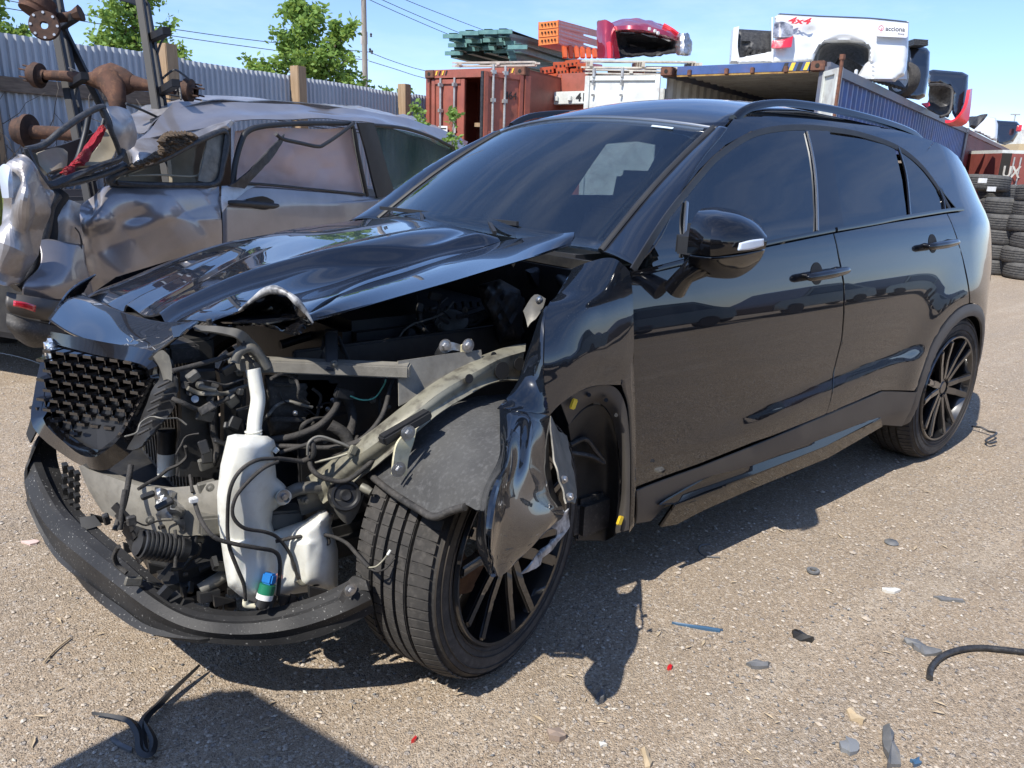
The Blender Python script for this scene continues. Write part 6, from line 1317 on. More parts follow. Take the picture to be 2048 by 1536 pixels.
# ---------------------------------------------------------------- pole and wires
PO = tp(733, 30); M['pole'] = mat('grey_wood_pole', (.30, .27, .23), .85, var=(.2, .18, .16), vscale=5, stretch=(8, 8, 1))
UP = thing('utility_pole', 'weathered wooden utility pole rising behind the fence with a small grey transformer', 'pole', PO)
b = MB(); b.tube([PO, PO+Vector((0, 0, 10))], [.12, .09], 12); b.build('pole_shaft', M['pole'], UP, smooth=60)
b = MB(); c = Vector(atd(728, 75, 29.8)); b.lathe([(0, -.25), (.13, -.25), (.14, -.2), (.14, .2), (.1, .26), (0, .27)], c=c, axis=(0, 0, 1), seg=16); b.build('transformer', mat('transformer_grey', (.45, .47, .49), .4), UP, smooth=40)
for (px, py) in ((742, 70), (740, 100), (744, 104)):
    b = MB(); b.lathe([(0, -.08), (.05, -.06), (.03, -.02), (.05, .02), (.03, .06), (0, .08)], c=atd(px, py, 29.7), axis=(0, 0, 1), seg=10); b.build('insulator', M['print'], UP, smooth=60)
def wire(pts, t, label):
    b = MB(); b.tube([atd(q[0], q[1], q[2] if len(q) > 2 else t) for q in pts], .013, 5, smooth=3); o = b.build('overhead_wire', M['print'], None, smooth=60); tag(o, label, 'wire', 'overhead wires')
wire([(-60, -10, 22), (16, 1, 22.5), (112, 20, 23), (234, 40, 24.5), (352, 59, 26), (480, 77, 27.5), (610, 92, 29), (737, 104, 29.9)], 28, 'upper black overhead wire crossing behind the leafy trees to the pole')
wire([(-60, 3, 22), (0, 14, 22.5), (206, 49, 24), (347, 72, 26), (471, 90, 27.5), (610, 108, 29), (737, 120, 29.9)], 28, 'lower black overhead wire crossing behind the leafy trees to the pole')
wire([(738, 104, 29.9), (790, 124, 32), (852, 142, 35), (950, 160, 40)], 30, 'upper overhead wire running down from the pole towards the orange container')
wire([(738, 122, 29.9), (790, 138, 32), (852, 157, 35), (950, 176, 40)], 30, 'lower overhead wire running down from the pole towards the orange container')
wire([(690, -25, 28), (740, 0, 29), (820, 36, 32), (905, 72, 35), (1000, 108, 39)], 30, 'lowest of three thin wires slanting above the teal rack frames')
wire([(700, -30, 28), (765, 0, 29), (840, 33, 32), (925, 68, 35), (1020, 104, 39)], 30, 'middle of three thin wires slanting above the teal rack frames')
wire([(740, -32, 28), (812, 0, 30), (890, 31, 33), (975, 63, 37), (1080, 100, 42)], 30, 'highest of three thin wires slanting above the teal rack frames')

# ---------------------------------------------------------------- axle rack on the left
M['blacksteel'] = mat('black_painted_steel', (.010, .011, .014), .6, 0, spec=.35, var=(.02, .018, .017), vscale=6)
M['rust'] = mat('rusty_iron', (.105, .05, .032), .9, .1, var=(.06, .034, .025), vscale=9, var2=(.18, .09, .05), v2scale=25, v2amt=.7, bump=.5, bscale=50, bdist=.004)
M['rustdark'] = mat('dark_rusty_iron', (.055, .035, .028), .8, .4, var=(.11, .06, .04), vscale=14, bump=.5, bscale=60, bdist=.004)
RT = 5.4
def rp(px, py, t=RT): return Vector(atd(px, py, t))
RK = thing('axle_storage_frame', 'black steel A-frame rack holding rusty truck axles in front of the fence', 'rack', (.2, 4.6, 0))
def ext(a, b, k): return a+(b-a)*k
for (a_, b_, w_) in (((98, -20, 5.6), (152, 262, 5.5), .055), ((112, -20, 5.75), (163, 262, 5.65), .055), ((128, 62, 5.7), (216, 240, 6.0), .05), ((277, -25, 5.2), (312, 210, 5.1), .05), ((290, 5, 5.35), (325, 210, 5.25), .05)):
    a = rp(*a_); q = rp(*b_); d = (q-a).normalized(); e = a+d*((0-a.z)/d.z)
    b = MB(); b.beam(a, e, w_, w_, up=(.6, .78, 0)); b.build('upright', M['blacksteel'], RK, bevel=.004)
for (a_, b_) in (((118, 55, 5.7), (150, 34, 5.2)), ((290, 82, 5.4), (334, 62, 4.9)), ((138, 172, 5.6), (170, 152, 5.2)), ((318, 186, 5.3), (352, 166, 4.9)), ((212, -22, 5.6), (285, 8, 5.3)), ((205, -15, 5.6), (280, 3, 5.3))):
    b = MB(); b.beam(rp(*a_), rp(*b_), .05, .05); b.build('rack_arm', M['blacksteel'], RK, bevel=.004)
AX1 = thing('rusty_axle', 'rusty truck rear axle with a bulging differential, lying across the middle arms of the rack', 'axle', rp(215, 160))
b = MB(); b.tube([rp(88, 150), rp(130, 152), rp(175, 158)], [.033, .036, .040], 14); b.tube([rp(175, 158), rp(200, 160)], [.04, .07], 14); b.tube([rp(262, 165), rp(300, 172), rp(350, 180)], [.055, .036, .032], 14); b.build('axle_tube', M['rust'], AX1, smooth=50)
b = MB(); b.tube([rp(190, 158), rp(203, 158), rp(225, 160), rp(250, 164), rp(268, 166)], [.05, .085, .115, .09, .05], 18, smooth=4); b.tube([rp(222, 165, 5.35), rp(232, 190, 5.3), rp(236, 218, 5.3)], [.10, .065, .05], 14, smooth=4); b.build('differential', M['rust'], AX1, smooth=50)
for (q, q2, r_) in (((60, 148), (82, 152), .085), ((362, 178), (384, 182), .08)):
    b = MB(); a = rp(*q); e = rp(*q2); b.lathe([(0, 0), (r_*.7, 0), (r_*.75, .03), (r_, .035), (r_, .075), (r_*.6, .08), (r_*.5, .11)], c=a, axis=(e-a), seg=24); b.build('brake_drum', M['rustdark'], AX1, smooth=35)
    for k in range(6):
        b = MB(); an = 2*PI*k/6; ax = (e-a).normalized(); u_ = ax.orthogonal().normalized(); v_ = ax.cross(u_); c = a+(u_*math.cos(an)+v_*math.sin(an))*.05; sgn = -1 if q[0] < 200 else 1
        if sgn > 0: c = c+ax*.10
        b.cyl(c, c+ax*sgn*.05, .006, 6); b.build('wheel_stud', M['rustdark'], AX1)
AX2 = thing('rusty_axle', 'upper rusty axle whose brake drum hangs in the sky at the top left', 'axle', rp(100, 40))
b = MB(); a = rp(72, 20, 5.2); e = rp(76, -4, 5.2); b.lathe([(0, -.03), (.10, -.03), (.105, .0), (.115, .01), (.115, .05), (.10, .055), (.10, .09), (.0, .09)], c=a, axis=(e-a)+Vector((.02, 0, 0)), seg=28); b.build('brake_drum', M['rust'], AX2, smooth=35)
b = MB(); c = rp(88, 50, 5.15); ax = Vector((-.35, -.9, .1)); b.lathe([(.025, 0), (.09, 0), (.098, -.015), (.085, -.03), (.025, -.03)], c=c, axis=ax, seg=30, closed=True)
b.build('wheel_hub', M['rustdark'], AX2, smooth=35)
b = MB(); u_ = ax.normalized().orthogonal(); v_ = ax.normalized().cross(u_)
for k in range(8): q = c+(u_*math.cos(k*PI/4)+v_*math.sin(k*PI/4))*.06+ax.normalized()*.002; b.cyl(q, q+ax.normalized()*.003, .009, 8)
b.build('hub_hole', M['fence'], AX2)
b = MB(); b.tube([rp(84, 30, 5.2), rp(110, 36, 5.3), rp(135, 34, 5.3), rp(152, 28, 5.25)], [.05, .035, .03, .03], 12); b.tube([rp(146, 30, 5.2), rp(162, 26, 5.2)], [.03, .055], 8); b.build('axle_tube', M['rustdark'], AX2, smooth=40)
AX3 = thing('rusty_axle', 'lowest rusty axle behind the crushed tailgate of the grey car', 'axle', rp(60, 270, 5.8))
b = MB(); b.tube([rp(40, 262, 5.8), rp(62, 264, 5.8), rp(110, 266, 5.8), rp(180, 272, 5.8)], [.10, .05, .05, .045], 14); b.build('axle_tube', M['rust'], AX3, smooth=50)
b = MB(); a = rp(38, 262, 5.8); e = rp(58, 264, 5.8); b.lathe([(0, -.02), (.09, -.02), (.10, .0), (.10, .05), (.13, .06), (.13, .09), (.05, .1)], c=a, axis=(e-a), seg=24); b.build('brake_drum', M['rustdark'], AX3, smooth=35)
b = MB(); 
for pts_ in ([(380, 160, 5.3), (352, 140, 5.3), (335, 148, 5.3), (322, 160, 5.3)], [(352, 182, 5.2), (358, 170, 5.2), (362, 200, 5.2)], [(160, 160, 5.5), (152, 190, 5.5), (158, 215, 5.5)], [(335, 70, 5.3), (322, 85, 5.3), (312, 118, 5.3)]): b.tube([rp(*q) for q in pts_], .008, 5, smooth=4)
b.build('brake_line', M['rub'], AX1, smooth=60)
o = MB(); p = rp(152, 142); o.box(p, (.09, .05, .002), Matrix.Rotation(.4, 3, 'Y')); o = o.build('paper_tag', M['paper'], AX1)
# ---------------------------------------------------------------- shipping containers
ZC = 2.75
def cmat(name, col, var, rust=.35): return mat(name, col, .5, .0, var=var, vscale=2.5, var2=(.14, .06, .035), v2scale=6, v2amt=rust, bump=.08, bscale=30, bdist=.004)
M['c_blue'] = cmat('blue_container_paint', (.055, .11, .30), (.04, .075, .19), .3); M['c_bluerail'] = cmat('blue_grey_rail', (.09, .11, .16), (.13, .13, .15), .2)
M['c_orange'] = cmat('orange_container_paint', (.34, .10, .065), (.27, .08, .055), .45); M['c_maroon'] = cmat('maroon_container_paint', (.15, .035, .045), (.12, .03, .04), .2)
M['c_white'] = cmat('white_container_paint', (.66, .68, .64), (.54, .56, .52), .3); M['c_inside'] = cmat('grey_container_lining', (.55, .54, .48), (.44, .43, .38), .3)
M['casting'] = mat('rusty_casting', (.20, .09, .055), .85, .2, var=(.11, .055, .04), vscale=20, bump=.3, bscale=80, bdist=.003)
M['ochre'] = mat('ochre_rust', (.38, .24, .07), .85, var=(.2, .1, .04), vscale=10); M['bar'] = mat('galvanised_bar', (.5, .5, .48), .45, .5, var=(.38, .36, .33), vscale=12)
M['hazy'] = mat('hazard_yellow', (.75, .5, .05), .5); M['ply'] = mat('container_dark', (.02, .018, .015), .9)
def V3(p, z=None): return Vector((float(p[0]), float(p[1]), float(p[2]) if z is None else z))
def corr(name, a, b_, z0, z1, m, parent, pitch=.28, depth=.036, flip=1):
    """corrugated sheet from a to b (plan), ribs vertical"""
    a = V3(a, 0); b_ = V3(b_, 0); d = (b_-a); Lg = d.length; d.normalize(); n = Vector((d.y, -d.x, 0))*flip; b = MB(); V_ = []; s = 0; pr = []
    while s < Lg:
        for f, o in ((0, 0), (.25, 0), (.5, -1), (.75, -1)):
            if s+f*pitch*1.0 < Lg: pr.append((s+f*pitch, o*depth))
        s += pitch
    pr.append((Lg, 0))
    for s, o in pr:
        p = a+d*s+n*o; V_ += [p+Vector((0, 0, z0)), p+Vector((0, 0, z1)), p-n*.003+Vector((0, 0, z1)), p-n*.003+Vector((0, 0, z0))]
    k = len(pr); b.add(V_, [(4*i, 4*i+4, 4*i+5, 4*i+1) for i in range(k-1)]+[(4*i+3, 4*i+2, 4*i+6, 4*i+7) for i in range(k-1)]+[(4*i+1, 4*i+5, 4*i+6, 4*i+2) for i in range(k-1)])
    return b.build(name, m, parent)
def casting(p, dirx, diry, parent, m=None, s=(.17, .16, .12)):
    p = V3(p); X = V3(dirx, 0).normalized(); Y = V3(diry, 0).normalized(); Mx = Matrix((X, Y, Vector((0, 0, 1)))).transposed()
    b = MB(); b.box(p, s, Mx); o = b.build('corner_casting', m or M['casting'], parent, bevel=.01)
    h = MB(); h.lathe([(0, 0), (.028, 0), (.028, .003), (0, .003)], c=p-Y*(s[1]/2+.001), axis=-Y, seg=14); q = h.build('casting_hole', M['ply'], o); q.scale = (1, 1, 1)
    return o
def doorbars(parent, a, b_, z0, z1, fr, n):
    for f in fr:
        p = V3(a, 0).lerp(V3(b_, 0), f)+n*.035; b = MB(); b.cyl(p+Vector((0, 0, z0+.02)), p+Vector((0, 0, z1-.02)), .019, 10)
        for z in (z0+.1, (z0+z1)/2, z1-.12, z1-.5): b.box(p+Vector((0, 0, z)), (.07, .05, .05))
        b.build('lock_bar', M['bar'], parent, smooth=40)
def doorleaf(name, a, b_, z0, z1, m, parent, n, panels=3):
    """door leaf in plan from a to b; n = outward"""
    a = V3(a, 0); b_ = V3(b_, 0); d = (b_-a).normalized(); Lg = (b_-a).length; Mx = Matrix((d, -n, Vector((0, 0, 1)))).transposed(); c = (a+b_)/2
    b = MB(); b.box(c+Vector((0, 0, (z0+z1)/2)), (Lg, .03, z1-z0), Mx)
    fr = .07
    for s in (fr/2, Lg-fr/2): b.box(a+d*s+n*.028+Vector((0, 0, (z0+z1)/2)), (fr, .026, z1-z0), Mx)
    for k in range(panels+1): z = z0+fr/2+(z1-z0-fr)*k/panels; b.box(c+n*.0275+Vector((0, 0, z)), (Lg-2*fr-.002, .025, fr), Mx)
    return b.build(name, m, parent, bevel=.006)
FR = V3(atz(1655, 124, ZC)); FL = V3(atz(1332, 137, ZC)); SE = V3(atz(1932, 257, ZC)); ME = V3(atz(2017, 299, ZC))
ud = Vector((SE.x-FR.x, SE.y-FR.y, 0)).normalized(); wd = Vector((FL.x-FR.x, FL.y-FR.y, 0)).normalized(); un = Vector((ud.y, -ud.x, 0))
if un.dot(Vector(CAM)-FR) < 0: un = -un
def container(name, label, R_, L_, end, col, rail, inside=True):
    T = thing(name, label, 'container', ((R_+L_)/2)*1.0-Vector((0, 0, R_.z)))
    Lg = (end-R_).length; w = (L_-R_); e = end
    corr('side_wall', R_+ud*.06, e-ud*.06, .16, ZC-.12, col, T, flip=1 if un.dot(Vector((ud.y, -ud.x, 0))) > 0 else -1)
    b = MB(); b.beam(R_+Vector((0, 0, -.06)), e+Vector((0, 0, -.06)), .09, .12); b.build('top_rail', rail, T); b = MB(); b.beam(V3(R_, .08), V3(e, .08), .09, .16); b.build('bottom_rail', rail, T)
    for p in (R_, e): b = MB(); b.beam(V3(p, .1), V3(p, ZC-.06), .12, .12); b.build('corner_post', rail, T)
    corr('side_wall', L_+ud*.06, e+w-ud*.06, .16, ZC-.12, M['c_inside'], T, flip=-1 if un.dot(Vector((ud.y, -ud.x, 0))) > 0 else 1)
    b = MB(); b.beam(L_+Vector((0, 0, -.06)), e+w+Vector((0, 0, -.06)), .09, .12); b.build('top_rail', rail, T)
    # roof: cross-ribs
    n_ = int(Lg/.28); b = MB(); V_ = []; i = 0
    for k in range(n_):
        for f, o in ((0, 0), (.25, 0), (.5, -.03), (.75, -.03)):
            p = R_+ud*(Lg*(k+f)/n_); q = p+w; V_ += [p+Vector((0, 0, -.02+o)), q+Vector((0, 0, -.02+o)), q+Vector((0, 0, -.025+o)), p+Vector((0, 0, -.025+o))]; i += 1
    b.add(V_, [(4*j, 4*j+4, 4*j+5, 4*j+1) for j in range(i-1)]+[(4*j+3, 4*j+2, 4*j+6, 4*j+7) for j in range(i-1)]); b.build('roof_sheet', M['c_inside'], T)
    b = MB(); b.add([V3(e, .1), V3(e+w, .1), V3(e+w, ZC-.05), V3(e, ZC-.05)], [(0, 1, 2, 3)]); b.build('end_wall', col, T)
    b = MB(); b.add([V3(R_, .14), V3(e, .14), V3(e+w, .14), V3(L_, .14)], [(0, 1, 2, 3)]); b.build('floor', M['ply'], T)
    return T
CB = container('shipping_container', 'open blue shipping container whose blue ribbed side runs back to the right', FR, FL, SE, M['c_blue'], M['c_bluerail'])
b = MB(); Mx = Matrix((-wd, ud, Vector((0, 0, 1)))).transposed()
b.beam(FR-ud*.02+wd*.2+Vector((0, 0, -.045)), FL-ud*.02-wd*.2+Vector((0, 0, -.045)), .10, .11); b.build('door_header', M['c_blue'], CB)
b = MB(); b.beam(FR-ud*.05+wd*.2+Vector((0, 0, -.11)), FL-ud*.05-wd*.2+Vector((0, 0, -.11)), .03, .03); b.build('header_edge', M['ochre'], CB)
for f in (.22, .42, .58, .82):
    b = MB(); p = FR.lerp(FL, f)-ud*.09+Vector((0, 0, -.08)); b.box(p, (.05, .05, .08), Mx); b.build('cam_keeper', M['casting'], CB, bevel=.008)
for k in range(4):
    b = MB(); p = FR+wd*(.24+.09*k)-ud*.073+Vector((0, 0, -.045)); X_ = -wd; a = [p+X_*-.03+Vector((0, 0, -.05)), p+X_*.02+Vector((0, 0, -.05)), p+X_*.05+Vector((0, 0, .045)), p+X_*.0+Vector((0, 0, .045))]; b.add(a+[q-ud*.002 for q in a], [(0, 1, 2, 3), (7, 6, 5, 4), (0, 4, 5, 1), (1, 5, 6, 2), (2, 6, 7, 3), (3, 7, 4, 0)]); b.build('hazard_stripe', M['hazy'] if k % 2 == 0 else M['print'], CB)
casting(FR+wd*.09-ud*.02+Vector((0, 0, -.05)), -wd, ud, CB); casting(FL-wd*.05-ud*.02+Vector((0, 0, -.05)), -wd, ud, CB)
casting(SE+Vector((0, 0, -.05)), -wd, ud, CB, M['c_bluerail'])
# open right leaf: swings towards the viewer from the near corner
dR = V3(atz(1685, 114, ZC+.0), 0); n1 = Vector((un.x, un.y, 0)); lf = (dR-V3(FR, 0)); nrm_ = Vector((lf.y, -lf.x, 0)).normalized(); nrm_ = nrm_ if nrm_.dot(wd) > 0 else -nrm_
doorleaf('door_leaf', V3(FR, 0)-ud*.02, dR, .15, ZC-.12, M['c_white'], CB, nrm_)
b = MB(); b.cyl(V3(dR, .2), V3(dR, ZC-.02), .022, 8); b.box(V3(dR, ZC), (.05, .05, .06)); b.build('lock_bar', M['casting'], CB, smooth=40)
b = MB(); b.cyl(V3(dR, .2)-lf.normalized()*.1-nrm_*.05, V3(dR, ZC-.1)-lf.normalized()*.1-nrm_*.05, .02, 8); b.build('lock_bar', M['bar'], CB, smooth=40)
# left leaf folded back flat, white inside face to us
a_ = V3(atz(1326, 152, 2.62), 0)-ud*.06; b__ = V3(atz(1176, 153, 2.62), 0)-ud*.06
nn = Vector((-(b__-a_).y, (b__-a_).x, 0)).normalized(); nn = nn if nn.dot(Vector(CAM)-a_) > 0 else -nn
DL = doorleaf('door_leaf', b__, a_, .15, 2.62, M['c_white'], CB, nn, panels=1)
for f in (.12, .50):
    p = b__.lerp(a_, f)+nn*.045; b = MB()
    for dz in (-.07, -.11, -.26): b.box(p+Vector((0, 0, 2.62+dz)), (.05, .02, .03))
    b.build('hinge_plate', M['bar'], DL); b = MB(); b.cyl(p+Vector((0, 0, 2.60)), p+Vector((0, 0, 2.72)), .022, 8); b.build('lock_bar', M['bar'], DL)
# maroon container continuing the row
MM = container('shipping_container', 'maroon ribbed shipping container at the end of the row behind the blue one', SE+ud*.12, SE+ud*.12+(FL-FR), ME, M['c_maroon'], M['c_maroon'])
for k in range(9):
    b = MB(); p = ME+ud*.08+un*.02; b.box(V3(p, .3+k*.27), (.06, .06, .14)); b.build('door_hinge', M['c_white'], MM)
# far red container with white lettering, facing us at the right edge
RT_ = 21.0
def fp(px, py, t=RT_): return Vector(atd(px, py, t))
RC = thing('shipping_container', 'distant red shipping container with big white letters at the right edge behind the tyres', 'container', V3(fp(2030, 300), 0))
p0, p1 = fp(2004, 306), fp(2110, 312); X_ = Vector((p1.x-p0.x, p1.y-p0.y, 0)).normalized(); N_ = Vector((X_.y, -X_.x, 0)); N_ = N_ if N_.dot(Vector(CAM)-p0) > 0 else -N_
M['c_red'] = cmat('red_container_paint', (.25, .07, .055), (.20, .055, .045), .3)
b = MB(); Mx = Matrix((X_, -N_, Vector((0, 0, 1)))).transposed(); c = V3(p0, 0)+X_*.95-N_*3; b.box(c+Vector((0, 0, p0.z/2)), (1.9, 6, p0.z), Mx); b.build('body', M['c_red'], RC)
b = MB(); b.box(V3(p0, p0.z/2)+X_*.14+N_*.012, (.26, .02, p0.z), Mx); b.build('door_gap', M['ply'], RC)
for f in (.34, .52, .85):
    b = MB(); b.cyl(V3(p0, .3)+X_*f+N_*.05, V3(p0, p0.z-.1)+X_*f+N_*.05, .022, 8); b.build('lock_bar', M['bar'], RC)
b = MB(); b.box(V3(p0, p0.z+.04)+X_*1.1-N_*3, (2.2, 6.0, .09), Mx); b.build('pale_roof_beam', M['c_white'], RC)
text_obj('lettering', 'UX', frame(fp(2020, 345)+N_*.05, X_, (0, 0, 1)), .42, M['c_inside'], RC, .004, .8, bold=.01)
BLD = thing('striped_building', 'far pale roof with red and blue markings at the right edge', 'building', V3(fp(2045, 270, 45), 0))
b = MB(); q0, q1 = fp(2040, 290, 45), fp(2110, 292, 45); c = (q0+q1)/2; b.box(Vector((c.x, c.y, q0.z/2)), (4, 3, q0.z), Mx); b.build('wall', mat('tan_wall', (.45, .36, .22), .8), BLD); 
b = MB(); z1 = fp(2044, 262, 45).z; b.box(Vector((c.x, c.y, (q0.z+z1)/2)), (3.6, 2.6, z1-q0.z), Mx); b.build('roof_sign', M['c_white'], BLD)
for k in range(6):
    b = MB(); b.box(Vector((c.x, c.y, q0.z+.12+.13*k))+N_*1.34-X_*(.9-.1*k), (.6, .02, .05), Mx); b.build('sign_stripe', M['c_red'] if k % 2 else M['c_blue'], BLD)
# far thin lamp mast
LM = thing('lamp_mast', 'thin distant lamp mast above the black bed at the right', 'lamp', V3(fp(2031, 250, 60), 0)); b = MB(); t_ = fp(2031, 229, 60); b.tube([V3(t_, 0), t_], .05, 6); b.build('mast', M['bar'], LM); b = MB(); b.box(t_, (.7, .15, .08), Mx); b.build('lamp_head', M['bar'], LM)

# orange container
OL = V3(atz(857, 141, ZC)); OR = V3(atz(1050, 134, ZC)); ox = Vector((OR.x-OL.x, OR.y-OL.y, 0)).normalized(); on = Vector((ox.y, -ox.x, 0)); on = on if on.dot(Vector(CAM)-OL) > 0 else -on
OW = (OR-OL).length; OC = thing('shipping_container', 'orange shipping container with one door open and shelves inside, left of the row', 'container', V3(OL.lerp(OR, .5), 0)); MxO = Matrix((ox, -on, Vector((0, 0, 1)))).transposed()
def op(f, o=0, z=0): p = OL.lerp(OR, f)+on*o; return Vector((p.x, p.y, z))
doorleaf('door_leaf', op(.04, -.02), op(.40, -.02), .15, ZC-.14, M['c_orange'], OC, on, 3); doorbars(OC, op(.04), op(.40), .15, ZC-.1, (.30, .72), on)
b = MB(); b.beam(op(0, -.03, ZC-.06), op(1, -.03, ZC-.06), .12, .12); b.build('door_header', M['c_orange'], OC)
for f in (.0, 1.0): b = MB(); b.beam(op(f, -.05, .1), op(f, -.05, ZC-.12), .10, .10); b.build('corner_post', M['c_orange'], OC)
casting(op(.03, -.02, ZC-.06), ox, -on, OC); casting(op(.97, -.02, ZC-.06), ox, -on, OC)
for s_ in (.10, .82):
    for k in range(4):
        b = MB(); p = op(s_+.035*k, .035, ZC-.05); a = [p-ox*.02-Vector((0, 0, .03)), p+ox*.005-Vector((0, 0, .03)), p+ox*.03+Vector((0, 0, .035)), p+ox*.005+Vector((0, 0, .035))]; b.add(a+[q+on*.003 for q in a], [(0, 3, 2, 1), (4, 5, 6, 7), (0, 1, 5, 4), (1, 2, 6, 5), (2, 3, 7, 6), (3, 0, 4, 7)]); b.build('hazard_stripe', M['hazy'] if k % 2 == 0 else M['print'], OC)
b = MB()
for (f0, f1, o0, o1, z0, z1) in ((0, .02, -6, -.08, .1, ZC-.02), (.98, 1.0, -6, -.08, .1, ZC-.02), (0, 1, -6.05, -6, .1, ZC), (0, 1, -6, -.08, ZC-.05, ZC-.02), (0, 1, -6, -.08, .1, .14)):
    c = op((f0+f1)/2, (o0+o1)/2, (z0+z1)/2); b.box(c, ((f1-f0)*OW, o1-o0, z1-z0), MxO)
b.build('shell', M['c_orange'], OC)
for z_ in (1.3, 1.95):
    b = MB(); b.box(op(.7, -.5, z_), (.5*OW, .7, .06), MxO); b.build('shelf_board', M['wood'], OC)
for k in range(5): b = MB(); b.box(op(.5+.09*k, -.4, 1.33+.11+.65*(k % 2)), (.12, .2, .2), MxO); b.build('stored_box', M['ply'], OC, bevel=.01)
hR = op(.985, .02); dE = V3(atz(967, 127, ZC-.02), 0); lf = dE-hR; n2 = Vector((lf.y, -lf.x, 0)).normalized(); n2 = n2 if n2.dot(Vector(CAM)-hR) > 0 else -n2
doorleaf('door_leaf', dE, hR, .15, ZC-.12, M['c_orange'], OC, n2, 3); doorbars(OC, dE, hR, .15, ZC, (.22, .52), n2)
b = MB(); b.beam(V3(dE, .15), V3(dE, ZC-.12), .05, .05); b.build('door_seal', M['rub'], OC)
text_obj('lettering', '464', frame(V3(dE.lerp(hR, .68), ZC-.42)+n2*.03, hR-dE, (0, 0, 1)), .15, M['print'], OC, .003)
b = MB(); c = op(.18, .04, 1.75); b.box(c, (.17, .006, .34), MxO); o = b.build('notice', M['paper'], OC)
for k in range(6): b = MB(); b.box(op(.18, .045, 1.88-.055*k), (.13-.02*(k % 3), .004, .018), MxO); b.build('notice_line', M['c_blue'] if k % 2 else M['print'], o)
b = MB(); b.box(op(.30, .04, 1.86), (.055, .006, .09), MxO); b.build('sticker', M['paper'], OC)

# white container numbered 410 with its leaf open
WL = V3(atz(1062, 186, 2.5)); WR = V3(atz(1185, 182, 2.5)); wx = Vector((WR.x-WL.x, WR.y-WL.y, 0)).normalized(); wn_ = Vector((wx.y, -wx.x, 0)); wn_ = wn_ if wn_.dot(Vector(CAM)-WL) > 0 else -wn_; MxW = Matrix((wx, -wn_, Vector((0, 0, 1)))).transposed()
WC = thing('shipping_container', 'white shipping container numbered 410 beneath the stack of orange beams', 'container', V3(WL.lerp(WR, .5), 0)); WW = 2.4
def wp(s, o, z): p = WL+wx*s+wn_*o; return Vector((p.x, p.y, z))
zt_ = 2.5; hh = (V3(atz(1062, 186, 2.5))-Vector(CAM)).length*22/1530
b = MB(); b.beam(wp(0, 0, zt_-hh/2), wp(WW, 0, zt_-hh/2), .12, hh); b.build('door_header', M['c_white'], WC, bevel=.01)
casting(wp(.10, .02, zt_-.09), wx, -wn_, WC, M['c_white'], (.2, .2, .2))
text_obj('lettering', '410', frame(wp(1.05, .066, zt_-hh/2), wx, (0, 0, 1)), .16, M['print'], WC, .003, 1.2, bold=.004)
for s_ in (.34, .55, .8): b = MB(); b.box(wp(s_, .08, zt_-hh*.55), (.07, .04, .08), MxW); b.build('cam_keeper', M['c_white'], WC, bevel=.01)
b = MB(); b.box(wp(WW/2, -3.1, 1.2), (WW, .05, 2.4), MxW); b.box(wp(.02, -1.6, 1.2), (.05, 3, 2.4), MxW); b.box(wp(WW-.02, -1.6, 1.2), (.05, 3, 2.4), MxW); b.box(wp(WW/2, -1.6, zt_-.03), (WW, 3, .05), MxW); b.build('shell', M['c_inside'], WC)
eL = V3(atz(980, 190, 2.44), 0); hL = wp(.02, .06, 0); lf = eL-hL; n3 = Vector((lf.y, -lf.x, 0)).normalized(); n3 = n3 if n3.dot(Vector(CAM)-hL) > 0 else -n3
LW = doorleaf('door_leaf', eL, hL, .15, 2.38, M['c_white'], WC, n3, 1); corr('door_sheet', eL.lerp(hL, .1), eL.lerp(hL, .9), .3, 2.1, M['c_white'], LW, pitch=.22, depth=.03)
# dark container filling the row between the white leaf and the orange beams
DC = thing('shipping_container', 'dark red container half hidden behind the white container and the orange beams', 'container', V3(atd(1100, 200, 13), 0))
b = MB(); c = V3(atd(1120, 200, 14), 0); b.box(c+Vector((0, 0, 1.42)), (3.0, 3, 2.75), MxW); b.build('body', M['c_orange'], DC)

# ---------------------------------------------------------------- things stacked on the containers
M['teal'] = mat('teal_rack_paint', (.13, .27, .25), .5, var=(.08, .19, .19), vscale=8); M['tealdark'] = mat('dark_green_rack_paint', (.035, .09, .085), .5, var=(.06, .14, .15), vscale=8)
M['orpaint'] = mat('orange_rack_paint', (.62, .14, .05), .5, var=(.5, .10, .04), vscale=8); M['orlight'] = mat('faded_orange_rack_paint', (.80, .30, .08), .5, var=(.7, .22, .05), vscale=6)
M['palwood'] = mat('whitened_pallet_wood', (.60, .56, .48), .85, var=(.46, .41, .34), vscale=7, var2=(.25, .2, .15), v2scale=15, v2amt=.5)
M['maroonp'] = mat('crimson_paint', (.30, .012, .035), .3, .3, coat=1, dust=.03); M['wpaint'] = mat('white_truck_paint', (.62, .63, .63), .3, 0, coat=.8, coatr=.05, var=(.56, .57, .57), vscale=2)
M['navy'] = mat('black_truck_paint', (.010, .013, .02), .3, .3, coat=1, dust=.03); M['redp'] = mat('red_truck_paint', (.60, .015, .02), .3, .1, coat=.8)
KS = 1.3
def atk(x, y, t): return atd(x, y, t*KS)
def seg3(a, b_, ta, tb): return Vector(atk(*a, ta)), Vector(atk(*b_, tb))
